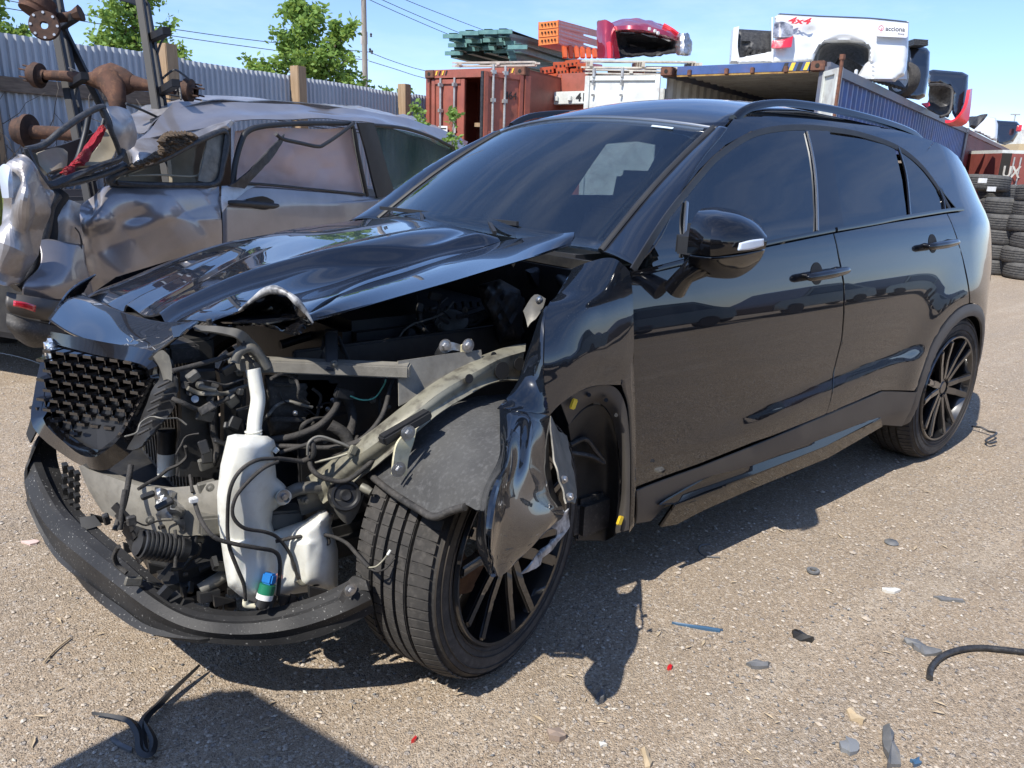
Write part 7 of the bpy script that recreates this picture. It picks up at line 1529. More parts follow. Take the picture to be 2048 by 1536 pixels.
def rackpost(a, b_, w, m, mend, parent=None, name='rack_upright', label=None, cat=None, group=None, holes=True):
    """perforated open channel running from a (near end) to b"""
    d = (b_-a).normalized(); x = d.cross(Vector((0, 0, 1))).normalized(); z = x.cross(d); T = thing(name, label, cat, a, group)
    b = MB(); L_ = (b_-a).length
    for zz in (-.5, .5): b.beam(a+z*w*zz*1.0, b_+z*w*zz*1.0, w, .006)
    b.beam(a-x*w/2, b_-x*w/2, .006, w*.98); n = int(L_/.09)
    b.build('channel', m, T)
    if holes:
        h = MB()
        for k in range(n):
            p = a+d*(.05+.09*k)
            h.box(p-x*(w/2+.004), (.004, .035, .018), Matrix((x, d, z)).transposed())
            for sx in (-.25, .25): h.box(p+z*(w*.5+.004)+x*w*sx, (.018, .035, .003), Matrix((x, d, z)).transposed())
        h.build('slots', M['ply'], T, kind='stuff')
    e = MB(); e.beam(a-x*w*1.4+z*w*.1, a+x*w*1.4+z*w*.1, .02, w*.55); e.build('end_plate', mend, T, bevel=.003)
    return T
ORDN = ['first', 'second', 'third', 'fourth', 'fifth', 'sixth', 'seventh', 'eighth', 'ninth', 'tenth', 'eleventh', 'twelfth', 'thirteenth']
near = [(905, 74), (915, 92), (908, 108), (938, 68), (945, 84), (940, 100), (975, 66), (985, 82), (975, 98), (1005, 65), (1012, 88), (1004, 104), (1035, 96)]
for k, (x, y) in enumerate(near):
    a = Vector(atk(x, y, 9.6+.25*(k % 3))); e = Vector(atk(x+140+(k % 3)*6+max(0, 1010-x)*.25, y+44+(k % 2)*3, 13.6+.2*(k % 3)))
    rackpost(a, e, .12, M['tealdark'] if k % 2 else M['teal'], M['teal'], label='teal rack upright with pale end plate, '+ORDN[k]+' from the left in the loose pile', cat='rack part', group='teal rack uprights in the bundle')
for k in range(9):
    a = Vector(atk(1012+2*k, 70+7.2*k, 9.8+.02*k)); e = Vector(atk(1158-3*k, 104+5.2*k, 13.6)); b = MB(); b.beam(a, e, .13, .058); o = b.build('rack_upright', M['tealdark'] if k % 2 else M['teal']); tag(o, 'long perforated teal rack upright, '+ORDN[k]+' layer down in the right-hand side of the pile', 'rack part', 'teal rack uprights in the bundle')
    h = MB(); d = (e-a).normalized(); x_ = d.cross(Vector((0, 0, 1))).normalized()
    if x_.dot(Vector(CAM)-a) < 0: x_ = -x_
    zz = x_.cross(d)
    for j in range(36): h.box(a+d*(.06+j*.115)+x_*.052, (.004, .05, .022), Matrix((x_, d, zz)).transposed())
    ORG[o.name] = Vector((0, 0, 0)); h.build('slots', M['ply'], o, kind='stuff')
# orange frames, standing in a block
for k in range(3):
    y = 46+16*k; A = Vector(atk(1078, y+6, 10.4)); B = Vector(atk(1116, y+2, 10.4)); E_ = Vector(atk(1196, y+22+3*k, 13.2)); Dq = E_-B
    T = thing('slotted_frame', ['topmost', 'middle', 'lowest'][k]+' of the three faded orange rack frames laid flat beside the crimson cab', 'rack part', A, 'faded orange rack frames')
    b = MB(); b.beam(A, B, .03, .115); b.build('end_channel', M['orlight'], T); b = MB()
    for j in range(5): b.box(A.lerp(B, .15+.17*j)+Vector((-.015, -.02, .01)), (.02, .02, .03))
    b.build('slots', M['ply'], T, kind='stuff')
    for f in (0, 1): b = MB(); b.beam(A.lerp(B, f)+Vector((0, 0, .0)), A.lerp(B, f)+Dq, .025, .13); b.build('side_channel', M['orpaint'], T)
    d = Dq.normalized(); x_ = d.cross(Vector((0, 0, 1))).normalized(); x_ = x_ if x_.dot(Vector(CAM)-B) > 0 else -x_; h = MB()
    for j in range(24):
        for zz in (-.028, .028): h.box(B+d*(.08+.115*j)+x_*.012+Vector((0, 0, zz)), (.004, .045, .025), Matrix((x_, d, x_.cross(d))).transposed())
    h.build('slots', M['fence'], T, kind='stuff')
# orange post bundles below
for k in range(7):
    x = 1128+12*k; a = Vector(atk(x, 92+1.5*k, 11)); e = Vector(atk(x+2, 116, 11)); b = MB(); b.beam(a, e, .08, .06); b.beam(a, Vector(atk(x+30, 104, 12.5)), .06, .06); o = b.build('rack_post', M['orpaint'], None, bevel=.004); tag(o, 'short orange slotted rack post, '+ORDN[k]+' from the left below the faded orange frames', 'rack part', 'short orange rack posts')
r5 = random.Random(4)
for kb, (x, y) in enumerate(((1062, 154), (1092, 156), (1122, 156), (1150, 157), (1176, 155), (1080, 142), (1112, 144), (1140, 144), (1106, 131), (1130, 128), (1152, 134), (1215, 147), (1240, 147))):
    a = Vector(atk(x, y, 9.4)); e = Vector(atk(x+26+r5.uniform(-3, 5), y-2+r5.uniform(-2, 2), 9.45)); far_ = Vector(atk(x+45, y+3, 12.0)); b = MB(); m_ = (a+e)/2; w_ = (e-a).length; ax = (far_-a).normalized(); X_ = (e-a).normalized(); Z_ = X_.cross(ax).normalized()
    b.box(m_+ax*1.2, (w_, 2.4, .10), Matrix((X_, ax, Z_)).transposed()); o = b.build('shelf_beam', M['orpaint'], None, bevel=.006); tag(o, 'bright orange shelf beam, '+ORDN[kb % 5]+' from the left in the '+('bottom layer' if kb < 5 else 'upper layers' if kb < 10 else 'pile at the right')+' above the 410 container', 'rack part', 'orange shelf beams in the stack')
    ORG[o.name] = Vector((0, 0, 0)); h = MB()
    for j in range(3): h.box(m_-ax*.004+X_*(j-1)*w_*.28-Z_*.012, (.028, .006, .034), Matrix((X_, ax, Z_)).transposed())
    h.build('hook_holes', M['ply'], o)
def pallet(A, B, back, nb, h, label):
    T = thing('pallet', label, 'pallet', A, 'whitened pallets'); X_ = (B-A); L_ = X_.length; X_.normalize(); Y_ = (back-A); Y_.normalize(); Z_ = Vector((0, 0, 1)); Mx = Matrix((X_, (Y_-X_*Y_.dot(X_)).normalized(), Z_)).transposed()
    for z in (0, h):
        for k in range(nb): b = MB(); b.box(A+X_*L_/2+Y_*(.12+.26*k)+Z_*z, (L_, .12, .022), Mx); b.build('deck_board', M['palwood'], T)
    for f in (.02, .48, .98): b = MB(); b.box(A+X_*L_*f+Y_*.6+Z_*h/2, (.05, 1.1, h-.024), Mx); b.build('stringer', M['palwood'], T)
KS = 1.22
pallet(Vector(atk(1160, 134, 9.5)), Vector(atk(1388, 136, 9.5)), Vector(atk(1195, 138, 11)), 4, .09, 'long whitened wooden pallet under the crimson cab')
pallet(Vector(atk(1168, 146, 9.45)), Vector(atk(1330, 149, 9.45)), Vector(atk(1200, 149, 11)), 3, .05, 'thin broken whitened pallet over the white door leaf')
KS = 1.3
pallet(Vector(atk(902, 132, 9.2)), Vector(atk(1066, 130, 9.3)), Vector(atk(935, 135, 10.5)), 4, .05, 'whitened wooden pallet under the teal rack bundle')
KS = 1.2
pallet(Vector(atk(1290, 146, 10.6)), Vector(atk(1396, 148, 10.6)), Vector(atk(1310, 149, 12)), 3, .1, 'whitened pallet end beside the blue header')
KS = 1.22
# crimson crushed cab, upside down
def dp(rows, name, m, parent, su=6, sv=6, **kw): return patch(rows, name, m, parent, su, sv, fn=lambda q: atk(*q), **kw)
CC = thing('crushed_cab', 'crushed crimson pickup cab shell lying on the pallets above the white doors', 'car part', V3(atk(1290, 118, 10)))
dp([[(1222, 48, 10.2), (1250, 41, 10.1), (1285, 41, 10), (1320, 50, 10), (1352, 66, 10), (1365, 76, 10)], [(1228, 58, 9.9), (1255, 56, 9.7), (1290, 58, 9.7), (1325, 66, 9.7), (1350, 76, 9.8), (1362, 82, 9.9)], [(1226, 62, 10.3), (1255, 62, 10.3), (1290, 66, 10.3), (1325, 74, 10.2), (1350, 80, 10.2), (1360, 85, 10.2)]], 'roof_skin', M['maroonp'], CC, thick=.02, smooth=40, crumple=(.05, 4, 3, 0))
dp([[(1200, 46, 10.0), (1212, 44, 9.9), (1226, 52, 9.9)], [(1199, 80, 10.0), (1212, 80, 9.8), (1230, 82, 9.9)], [(1200, 117, 10.0), (1215, 117, 9.8), (1236, 118, 9.9)]], 'door_pillar', M['maroonp'], CC, thick=.04, smooth=40, crumple=(.04, 4, 8, 0))
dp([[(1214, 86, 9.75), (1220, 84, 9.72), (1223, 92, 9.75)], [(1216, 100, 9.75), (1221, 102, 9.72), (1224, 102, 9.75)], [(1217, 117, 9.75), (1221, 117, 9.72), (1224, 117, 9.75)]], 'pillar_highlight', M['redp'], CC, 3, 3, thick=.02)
dp([[(1228, 60, 10.4), (1280, 64, 10.5), (1340, 76, 10.5), (1366, 84, 10.3)], [(1228, 90, 10.6), (1280, 95, 10.9), (1330, 98, 10.8), (1364, 98, 10.4)], [(1230, 118, 10.4), (1270, 117, 10.6), (1320, 112, 10.6), (1350, 108, 10.4)]], 'cab_floor', M['rub'], CC, thick=.03, smooth=30, crumple=(.12, 5, 4, 0))
dp([[(1196, 44, 10.1), (1204, 40, 10.0), (1214, 42, 10.0)], [(1198, 58, 10.1), (1206, 56, 10.0), (1214, 58, 10.0)]], 'torn_corner', M['steel_grey'], CC, 5, 5, thick=.03, crumple=(.04, 8, 4, 0))
dp([[(1357, 72, 9.9), (1366, 68, 9.8), (1374, 76, 9.9)], [(1357, 92, 9.9), (1367, 90, 9.8), (1377, 94, 9.9)], [(1360, 110, 9.9), (1367, 112, 9.8), (1374, 112, 9.9)]], 'headlamp_shell', M['silver'], CC, 6, 6, thick=.05, smooth=30, crumple=(.06, 8, 4, 0))
for (px, py) in ((1299, 58), (1310, 62), (1316, 66)): b = MB(); b.box(atk(px, py, 9.62), (.06, .03, .05)); b.build('bracket', M['paper'], CC, bevel=.01)
b = MB(); b.tube([atk(1328, 50, 9.9), atk(1345, 60, 9.85), atk(1358, 70, 9.85)], .03, 6, smooth=4); b.build('roof_edge', M['redp'], CC, smooth=40)

KS = 1.14
# truck beds on the blue container
def bed(name, outline, t, depth, m, label, wall=True, tk=.9, R=14, res=7, bump=None, cat='truck bed'):
    T = thing(name, label, cat, V3(atk(sum(p[0] for p in outline)/len(outline), max(p[1] for p in outline), t)))
    xs_ = [p[0] for p in outline]
    pillow('outer_skin', outline, t, depth, R, m, T, res=res, yfn=None, fn=lambda x, y, q: atd(x, y, q*KS), bump=bump, back=.02, smooth=60)
    return T
wout = [(1548, 34), (1556, 29), (1640, 34), (1740, 38), (1818, 46), (1816, 110), (1812, 140), (1808, 152), (1798, 156), (1790, 164), (1740, 162), (1700, 158), (1716, 150), (1722, 140), (1730, 128), (1737, 122), (1737, 96), (1728, 88), (1700, 85), (1650, 86), (1640, 92), (1632, 108), (1626, 124), (1600, 126), (1545, 126), (1546, 95), (1552, 60)]
def wb_(x, y):
    v = -.05*math.exp(-(((x-1622)/16)**2+((y-66)/12)**2))+.03*math.exp(-(((x-1610)/14)**2+((y-84)/8)**2))
    v += .035*math.exp(-((math.hypot((x-1688)/1.05, y-118)-52)/6.0)**2)*(y < 125)+.04*(1 if (y > 128 and x > 1745) else 0)
    return v
WB = bed('pickup_bed', wout, 10.2, .07, M['wpaint'], 'white pickup bed with a company sticker on top of the blue container', bump=wb_, res=5, R=8)
dp([[(1556, 28, 10.2), (1640, 33, 10.25), (1740, 37, 10.25), (1818, 45, 10.25)], [(1560, 26.5, 11.4), (1640, 31, 11.4), (1740, 35, 11.4), (1812, 42, 11.4)]], 'bed_rail', M['rub'], WB, 3, 3, thick=.03)
dp([[(1542, 36, 11.3), (1546, 34, 10.3)], [(1543, 124, 11.3), (1546, 124, 10.3)]], 'bed_end', M['wpaint'], WB, 3, 3, thick=.02)
dp([[(1560, 30, 11.4), (1815, 44, 11.4)], [(1560, 150, 11.4), (1812, 160, 11.4)]], 'far_side', M['wpaint'], WB, 3, 3, thick=.03)
dp([[(1632, 130, 10.6), (1645, 92, 10.55), (1690, 84, 10.5), (1735, 96, 10.55), (1738, 126, 10.6)], [(1632, 130, 10.9), (1655, 102, 10.9), (1690, 96, 10.9), (1722, 104, 10.9), (1735, 128, 10.9)], [(1640, 130, 11.2), (1660, 128, 11.2), (1690, 128, 11.2), (1712, 128, 11.2), (1728, 130, 11.2)]], 'wheel_well', mat('galvanised_wheel_well', (.30, .30, .30), .6, .3, var=(.2, .2, .2), vscale=20, bump=.4, bscale=60, bdist=.005), WB, 5, 5, thick=.01, crumple=(.03, 6, 4, 0))
dp([[(1549, 48, 10.10), (1565, 47, 10.06), (1583, 56, 10.06)], [(1547, 76, 10.10), (1565, 78, 10.04), (1584, 78, 10.04)]], 'tail_lamp', mat('smoked_lens', (.45, .45, .47), .1, .4, coat=1, var=(.05, .05, .06), vscale=9), WB, 5, 5, thick=.05)
dp([[(1546, 84, 10.10), (1565, 82, 10.04), (1584, 74, 10.03)], [(1545, 98, 10.10), (1562, 98, 10.04), (1580, 96, 10.04)]], 'tail_lamp', M['red_lens'], WB, 4, 4, thick=.05)
def bframe(px, py, t): p = Vector(atk(px, py, t)); q = Vector(atk(px+20, py+1.0, t)); u = Vector(atk(px+.2, py-20, t)); return frame(p, q-p, u-p)
text_obj('decal', '4x4', bframe(1597, 42, 10.03), .13, mat('red_decal', (.5, .03, .04), .5), WB, .003, 1.7, shear=.3, bold=.004)
Fm = bframe(1784, 60, 10.055); b = MB(); 
cs = []
for (cx_, cy_, a0_) in ((.19, .075, 0), (-.19, .075, 90), (-.19, -.075, 180), (.19, -.075, 270)):
    cs += [(cx_+.02*math.cos(math.radians(a0_+k*30)), cy_+.02*math.sin(math.radians(a0_+k*30))) for k in range(4)]
b.prism([(x*1.12, y*1.12) for x, y in cs], Fm, .004); stk = b.build('sticker', mat('sticker_grey', (.62, .62, .64), .4), WB)
Ft = Fm.copy() @ Matrix.Translation((.045, .012, .006)); text_obj('sticker_text', 'acciona', Ft, .098, M['print'], stk, .001, 1.0, bold=.001)
text_obj('sticker_text', 'Energy', Fm @ Matrix.Translation((.14, -.055, .006)), .035, M['print'], stk, .001)
M['logored'] = mat('logo_red', (.5, .05, .08), .5); b = MB()
pts_ = [(x-.032, y) for x, y in [(-.16, .04), (-.145, .055), (-.125, .058), (-.112, .045), (-.10, .03), (-.10, .005), (-.115, -.015), (-.15, -.015), (-.17, .0), (-.172, .02)]]
b.tube([Fm @ Vector((x, y, .006)) for x, y in pts_+[pts_[0]]], .004, 5); b.tube([Fm @ Vector((x, y, .006)) for x, y in ((-.167, .03), (-.167, -.06))], .004, 5); b.tube([Fm @ Vector((x, y, .006)) for x, y in ((-.167, -.005), (-.147, .015))], .003, 5); b.build('tree_logo', M['logored'], stk)
for (px, py) in ((1706, 155), (1712, 146)): b = MB(); b.box(atk(px, py, 10.1), (.05, .04, .10)); b.build('bracket', M['wpaint'], WB, bevel=.01)
# chassis clutter below the white bed
b = MB()
for k in range(14): x = 1690+k*8; b.beam(atk(x, 128+3*k*.9, 10.9), atk(x+14, 150+2.2*k, 10.7), .07, .05)
b.beam(atk(1675, 124, 10.8), atk(1725, 152, 10.8), .3, .18); b.build('chassis_rail', M['rub'], WB, bevel=.01)
# left: black-lined bed
B1 = bed('pickup_bed', [(1472, 62), (1478, 58), (1545, 62), (1548, 96), (1548, 128), (1476, 128), (1470, 110)], 11.0, .05, M['rub'], 'black lined pickup bed with a white edge, left of the white bed', R=6, res=6, bump=lambda x, y: -.05*(1 if (1482 < x < 1500 and 85 < y < 120) else 0)+.03*math.sin(x*.5)*(y > 98))
dp([[(1463, 62, 10.95), (1474, 59, 10.95)], [(1460, 100, 10.95), (1471, 100, 10.95)], [(1458, 128, 10.95), (1476, 128, 10.95)]], 'white_edge', M['wpaint'], B1, 4, 3, thick=.12)
dp([[(1476, 122, 10.8), (1545, 108, 10.8)], [(1476, 130, 10.7), (1548, 128, 10.7)]], 'ribbed_floor', M['wpaint'], B1, 3, 14, thick=.05, crumple=(.04, 8, 3, 0))
B2 = bed('pickup_bed', [(1814, 92), (1822, 88), (1854, 96), (1860, 104), (1858, 150), (1850, 194), (1838, 200), (1808, 196), (1800, 190), (1812, 150)], 12.2, .08, M['navy'], 'narrow dark blue-black pickup bed end right behind the white bed', R=10, res=6)
for k in range(3): b = MB(); b.beam(atk(1820, 82+4*k, 12), atk(1848, 84+4*k, 12), .3, .03); b.build('bed_cover_slat', M['rub'], B2)
b = MB(); c = Vector(atk(1808, 160, 11.9)); ax = Vector((.93, -.36, 0)); b.lathe([(.20, -.09), (.27, -.10), (.30, 0), (.27, .10), (.20, .09)], c=c, axis=ax, seg=30); b.build('tyre', M['rubber'], B2, smooth=40); b = MB(); b.lathe([(0, .02), (.1, .03), (.18, .05), (.20, .09)], c=c, axis=-ax, seg=24); b.build('wheel_rim', M['bar'], B2, smooth=40)
B3 = bed('pickup_bed', [(1856, 142), (1866, 139), (1925, 144), (1937, 150), (1936, 175), (1932, 205), (1926, 232), (1912, 240), (1904, 226), (1906, 185), (1896, 172), (1856, 168)], 13.2, .08, M['navy'], 'black pickup bed with a big wheel arch and a red tail edge', R=8, res=6)
dp([[(1934, 180, 13.0), (1938, 178, 13.1)], [(1926, 215, 13.0), (1934, 222, 13.1)], [(1908, 238, 13.0), (1928, 246, 13.1)], [(1890, 240, 13.0), (1900, 246, 13.1)]], 'red_edge', M['redp'], B3, 4, 3, thick=.06)
dp([[(1842, 208, 12.6), (1856, 206, 12.6)], [(1852, 216, 12.6), (1858, 212, 12.6)]], 'red_shard', M['redp'], B3, 3, 3, thick=.04)
dp([[(1858, 168, 13.6), (1880, 170, 13.6), (1904, 178, 13.6)], [(1856, 200, 13.7), (1880, 205, 13.8), (1902, 215, 13.7)], [(1850, 215, 13.5), (1880, 232, 13.6), (1896, 236, 13.6)]], 'wheel_well', M['rub'], B3, 6, 6, thick=.02, crumple=(.08, 5, 4, 0))
b = MB(); b.tube([atk(*q) for q in ((1858, 170, 13.1), (1885, 170, 13.1), (1903, 178, 13.1), (1904, 200, 13.1), (1898, 226, 13.1), (1880, 234, 13.1))], .03, 6, smooth=4); b.build('arch_lip', M['plastic_dirty'], B3, smooth=50)
b = MB(); b.box(atk(1938, 206, 13.1), (.06, .05, .05)); b.build('marker_lamp', M['red_lens'], B3)
B4 = bed('body_panel', [(1945, 262), (1968, 240), (1975, 233), (1992, 236), (1996, 250), (1994, 282), (1985, 281), (1965, 270)], 18, .08, M['wpaint'], 'crumpled white body panel above the maroon container', R=6, res=4, cat='car part')
dp([[(1936, 240, 18.4), (1955, 236, 18.4), (1972, 234, 18.4)], [(1938, 255, 18.3), (1952, 258, 18.3), (1962, 250, 18.3)]], 'dark_lining', M['rub'], B4, 4, 4, thick=.1, crumple=(.1, 3, 3, 0))
B5 = bed('pickup_bed', [(1990, 240), (2000, 241), (2034, 243), (2040, 250), (2036, 268), (2026, 284), (2010, 290), (1994, 286), (1990, 270)], 20, .1, M['navy'], 'small distant black pickup bed at the end of the container row', R=6, res=4)
dp([[(2034, 252, 19.8), (2040, 252, 19.8)], [(2032, 262, 19.8), (2038, 264, 19.8)]], 'tail_lamp', M['redp'], B5, 3, 3, thick=.1)

# ---------------------------------------------------------------- tyre stacks
def loose_tyre(R_, w_):
    b = MB(); h = w_/2; b.lathe([(R_*.60, -h*.8), (R_*.75, -h), (R_*.92, -h*.95), (R_*.985, -h*.75)]+[q for gx in (-.45, -.15, .15, .45) for q in ((R_, h*(gx-.06)), (R_*.975, h*(gx-.04)), (R_*.975, h*(gx+.04)), (R_, h*(gx+.06)))]+[(R_*.985, h*.75), (R_*.92, h*.95), (R_*.75, h), (R_*.60, h*.8), (R_*.58, 0)], axis=(0, 0, 1), seg=44, closed=True)
    s_ = MB()
    return b
M['rubber_grey'] = mat('dusty_tyre', (.05, .05, .05), .8, var=(.09, .088, .082), vscale=6, var2=(.15, .14, .13), v2scale=30, v2amt=.5, bump=.5, bscale=70, bdist=.008)
bt = loose_tyre(.345, .235).build('loose_tyre', M['rubber_grey'], None, smooth=34); first = True; r6 = random.Random(2)
def put_tyre(p, rz, tilt, label):
    global first
    o = bt if first else bt.copy()
    if not first: COL.objects.link(o)
    first = False; o.location = p; o.rotation_euler = (tilt, tilt*.6, rz); tag(o, label, 'tyre', 'stacked used tyres'); return o
c1 = atz(2008, 524, 0); c2 = atz(1984, 518, 0)
nth = ['bottom', 'second lowest', 'third lowest', 'fourth', 'fifth', 'second highest']
base1 = Vector((float(atd(2000, 500, 11.6)[0]), float(atd(2000, 500, 11.6)[1]), 0)); base2 = Vector((float(atd(2052, 500, 11.0)[0]), float(atd(2052, 500, 11.0)[1]), 0)); base3 = V3(atd(1995, 400, 12.6), 0)
for k in range(5): put_tyre(base1+Vector((r6.uniform(-.05, .05), r6.uniform(-.05, .05), .12+.222*k)), r6.random()*6, r6.uniform(-.03, .03), nth[k]+' tyre of the front stack at the right edge')
for k in range(6): put_tyre(base2+Vector((r6.uniform(-.05, .05)+.25, r6.uniform(-.05, .05), .12+.22*k)), r6.random()*6, r6.uniform(-.05, .05), nth[k]+' tyre of the stack cut by the right edge')
for k in range(6): put_tyre(base3+Vector((r6.uniform(-.05, .05), r6.uniform(-.05, .05), .12+.215*k)), r6.random()*6, r6.uniform(-.05, .05), nth[k]+' tyre of the rear stack with paper labels')
tt = put_tyre(Vector(atd(1972, 366, 12.2)), 1, .05, 'topmost tyre with a white paper label, above the others')
for (px, py, t) in ((1965, 361, 11.75), (1983, 378, 11.75)):
    b = MB(); b.box(atd(px, py, t), (.13, .02, .07), Matrix.Rotation(-.65, 3, 'Z')); o = b.build('paper_label', M['paper']); tag(o, 'white paper label stuck to a '+('topmost' if py < 370 else 'second highest')+' tyre', 'label')
# ---------------------------------------------------------------- litter on the gravel
def gz3(px, py, h=.0): p = atz(px, py, 0); return Vector((float(p[0]), float(p[1]), gz(p[0], p[1])+.004+h))
SHR = .85
def flatbit(name, poly, m, label, cat, h=.008, curl=.0, thick=.004):
    P = [gz3(*q) for q in poly]; c = sum(P, Vector((0, 0, 0)))/len(P); P = [c+(p-c)*SHR for p in P]; b = MB(); n = len(P)
    rs_ = random.Random(len(label)); P = [q for i, p in enumerate(P) for q in (p, p.lerp(P[(i+1) % len(P)], .5)+Vector((rs_.uniform(-1, 1), rs_.uniform(-1, 1), 0))*.006)]; n = len(P); top_ = [p+Vector((0, 0, h*rs_.uniform(.25, .9)+curl*math.sin(i*1.3))) for i, p in enumerate(P)]; bot = [p+Vector((0, 0, -.004)) for p in P]; ct = c+Vector((0, 0, h*.9)); 
    b.add(top_+bot+[ct], [(i, (i+1) % n, 2*n) for i in range(n)]+[(i, n+i, n+(i+1) % n, (i+1) % n) for i in range(n)]+[tuple(range(2*n-1, n-1, -1))])
    o = b.build(name, m, None, smooth=25); tag(o, label, cat); return o
def strand(name, pts, r, m, label, cat, seg=7):
    b = MB(); b.tube([gz3(q[0], q[1], q[2] if len(q) > 2 else r*.8) for q in pts], r, seg, smooth=6); o = b.build(name, m, None, smooth=60); tag(o, label, cat); return o
M['slate'] = mat('grey_plastic_shard', (.10, .105, .11), .6, var=(.17, .17, .17), vscale=20); M['dryleaf'] = mat('dry_bark_chip', (.46, .37, .25), .85, var=(.36, .28, .18), vscale=30)
M['bluep'] = mat('blue_plastic', (.05, .11, .19), .4); M['wplast'] = mat('white_plastic', (.55, .54, .5), .6)
b = MB()
P = [gz3(*q) for q in ((400, 1345, .03), (350, 1385, .02), (318, 1415, .015), (292, 1445, .02), (285, 1470, .015), (290, 1500, .012), (298, 1508, .01))]
L1 = catmull(P, 6); V_ = []
for i, p in enumerate(L1):
    t = (L1[min(i+1, len(L1)-1)]-L1[max(i-1, 0)]).normalized(); s = t.cross(Vector((0, 0, 1))).normalized(); w = .003+.009*math.sin(PI*min(1, i/len(L1)*1.0)**.8)
    V_ += [p-s*w, p+Vector((0, 0, .006)), p+s*w, p-Vector((0, 0, .004))]
n = len(L1); b.add(V_, [(4*i+j, 4*i+(j+1) % 4, 4*i+4+(j+1) % 4, 4*i+4+j) for i in range(n-1) for j in range(4)])
P = [gz3(*q) for q in ((185, 1432, .012), (225, 1438, .015), (258, 1450, .02), (278, 1475, .02), (283, 1505, .012), (300, 1512, .01), (308, 1490, .015), (296, 1465, .02), (288, 1452, .02))]
L1 = catmull(P, 6); V_ = []
for i, p in enumerate(L1):
    t = (L1[min(i+1, len(L1)-1)]-L1[max(i-1, 0)]).normalized(); s = t.cross(Vector((0, 0, 1))).normalized(); w = .003+.008*math.sin(PI*i/len(L1))
    V_ += [p-s*w, p+Vector((0, 0, .006)), p+s*w, p-Vector((0, 0, .004))]
n = len(L1); b.add(V_, [(4*i+j, 4*i+(j+1) % 4, 4*i+4+(j+1) % 4, 4*i+4+j) for i in range(n-1) for j in range(4)])
o = b.build('broken_trim_strip', M['plastic'], None, smooth=40); tag(o, 'thin forked black plastic trim lying in the shadow at the bottom left', 'trim')
strand('rubber_seal', [(1858, 1362), (1862, 1340), (1885, 1318), (1920, 1306), (1960, 1303), (2010, 1308), (2060, 1314)], .009, M['rub'], 'curved black rubber seal lying on the gravel at the right edge', 'seal')
flatbit('plastic_shard', [(1800, 1280), (1830, 1282), (1870, 1300), (1890, 1312), (1850, 1316), (1835, 1305), (1820, 1292)], M['slate'], 'grey plastic shard beside the curved rubber seal', 'shard', .012, .006)
flatbit('plastic_shard', [(1762, 1452), (1778, 1455), (1790, 1475), (1800, 1510), (1806, 1536), (1772, 1540), (1765, 1500)], M['slate'], 'dark grey curved plate at the bottom right edge of the picture', 'shard', .02, .008)
flatbit('flat_stone', [(1675, 1485), (1690, 1472), (1715, 1478), (1722, 1500), (1700, 1512), (1680, 1502)], mat('slate_stone', (.20, .21, .22), .8), 'flat bluish grey stone left of the dark curved plate', 'stone', .012)
flatbit('bark_chip', [(1690, 1420), (1705, 1418), (1735, 1440), (1728, 1450), (1700, 1438)], M['dryleaf'], 'pale tan bark chip on the gravel at the lower right', 'chip', .012, .005)
flatbit('bark_chip', [(1280, 1495), (1290, 1492), (1300, 1515), (1302, 1536), (1290, 1536)], M['dryleaf'], 'pale tan chip at the bottom edge right of centre', 'chip', .01, .004)
flatbit('plastic_shard', [(1818, 1518), (1840, 1512), (1846, 1524), (1828, 1532)], M['bluep'], 'small blue-grey glossy shard beside the dark curved plate', 'shard', .008)
flatbit('plastic_shard', [(1580, 1262), (1600, 1268), (1632, 1276), (1628, 1286), (1600, 1282), (1582, 1272)], M['plastic'], 'small black broken grille piece on the gravel right of the mirror shadow', 'shard', .014, .008)
flatbit('plastic_shard', [(1760, 1180), (1775, 1178), (1805, 1184), (1790, 1190), (1770, 1187)], M['wplast'], 'thin white plastic splinter on the gravel at the right', 'shard', .008)
flatbit('plastic_shard', [(1860, 1196), (1880, 1196), (1930, 1204), (1935, 1209), (1880, 1205)], M['slate'], 'long thin grey splinter right of the white splinter', 'shard', .006)
flatbit('plastic_shard', [(1488, 1326), (1510, 1322), (1545, 1326), (1540, 1334), (1500, 1336)], M['slate'], 'long grey stone-like shard below the mirror shadow', 'shard', .012)
flatbit('plastic_shard', [(1190, 1400), (1200, 1382), (1212, 1380), (1208, 1405), (1195, 1410)], M['slate'], 'curved grey shard standing on the gravel below the front wheel', 'shard', .02, .01)
flatbit('flat_stone', [(1090, 1462), (1118, 1455), (1136, 1476), (1120, 1485), (1095, 1480)], mat('brown_stone', (.26, .2, .16), .9), 'flat brown stone at the bottom centre', 'stone', .014)
flatbit('plastic_shard', [(1196, 1484), (1210, 1480), (1216, 1490), (1200, 1494)], M['wplast'], 'tiny pale shard near the flat brown stone', 'shard', .006)
flatbit('blue_strip', [(1335, 1243), (1365, 1246), (1455, 1260), (1448, 1264), (1370, 1251)], M['bluep'], 'thin blue plastic strip lying in the edge of the fender shadow', 'strip', .006)
strand('cable_loop', [(1440, 1115), (1410, 1112), (1398, 1102), (1402, 1090), (1420, 1088)], .0025, M['slate'], 'thin grey cable loop in the shadow beside the sill', 'cable', 5)
b = MB(); c = gz3(1626, 1143, .004); b.lathe([(.012, -.003), (.022, -.003), (.022, .004), (.012, .004)], c=c, axis=(0, 0, 1), seg=20, closed=True); o = b.build('washer_ring', M['slate'], None, smooth=30); tag(o, 'small dark metal ring on the gravel right of the sill shadow', 'ring')
b = MB(); c = gz3(1783, 1085, .003); b.lathe([(0, .006), (.02, .005), (.026, -.002)], c=c, axis=(0, 0, 1), seg=14); o = b.build('flat_stone', M['slate'], None, smooth=50); tag(o, 'round grey pebble right of the metal ring, farther away', 'stone')
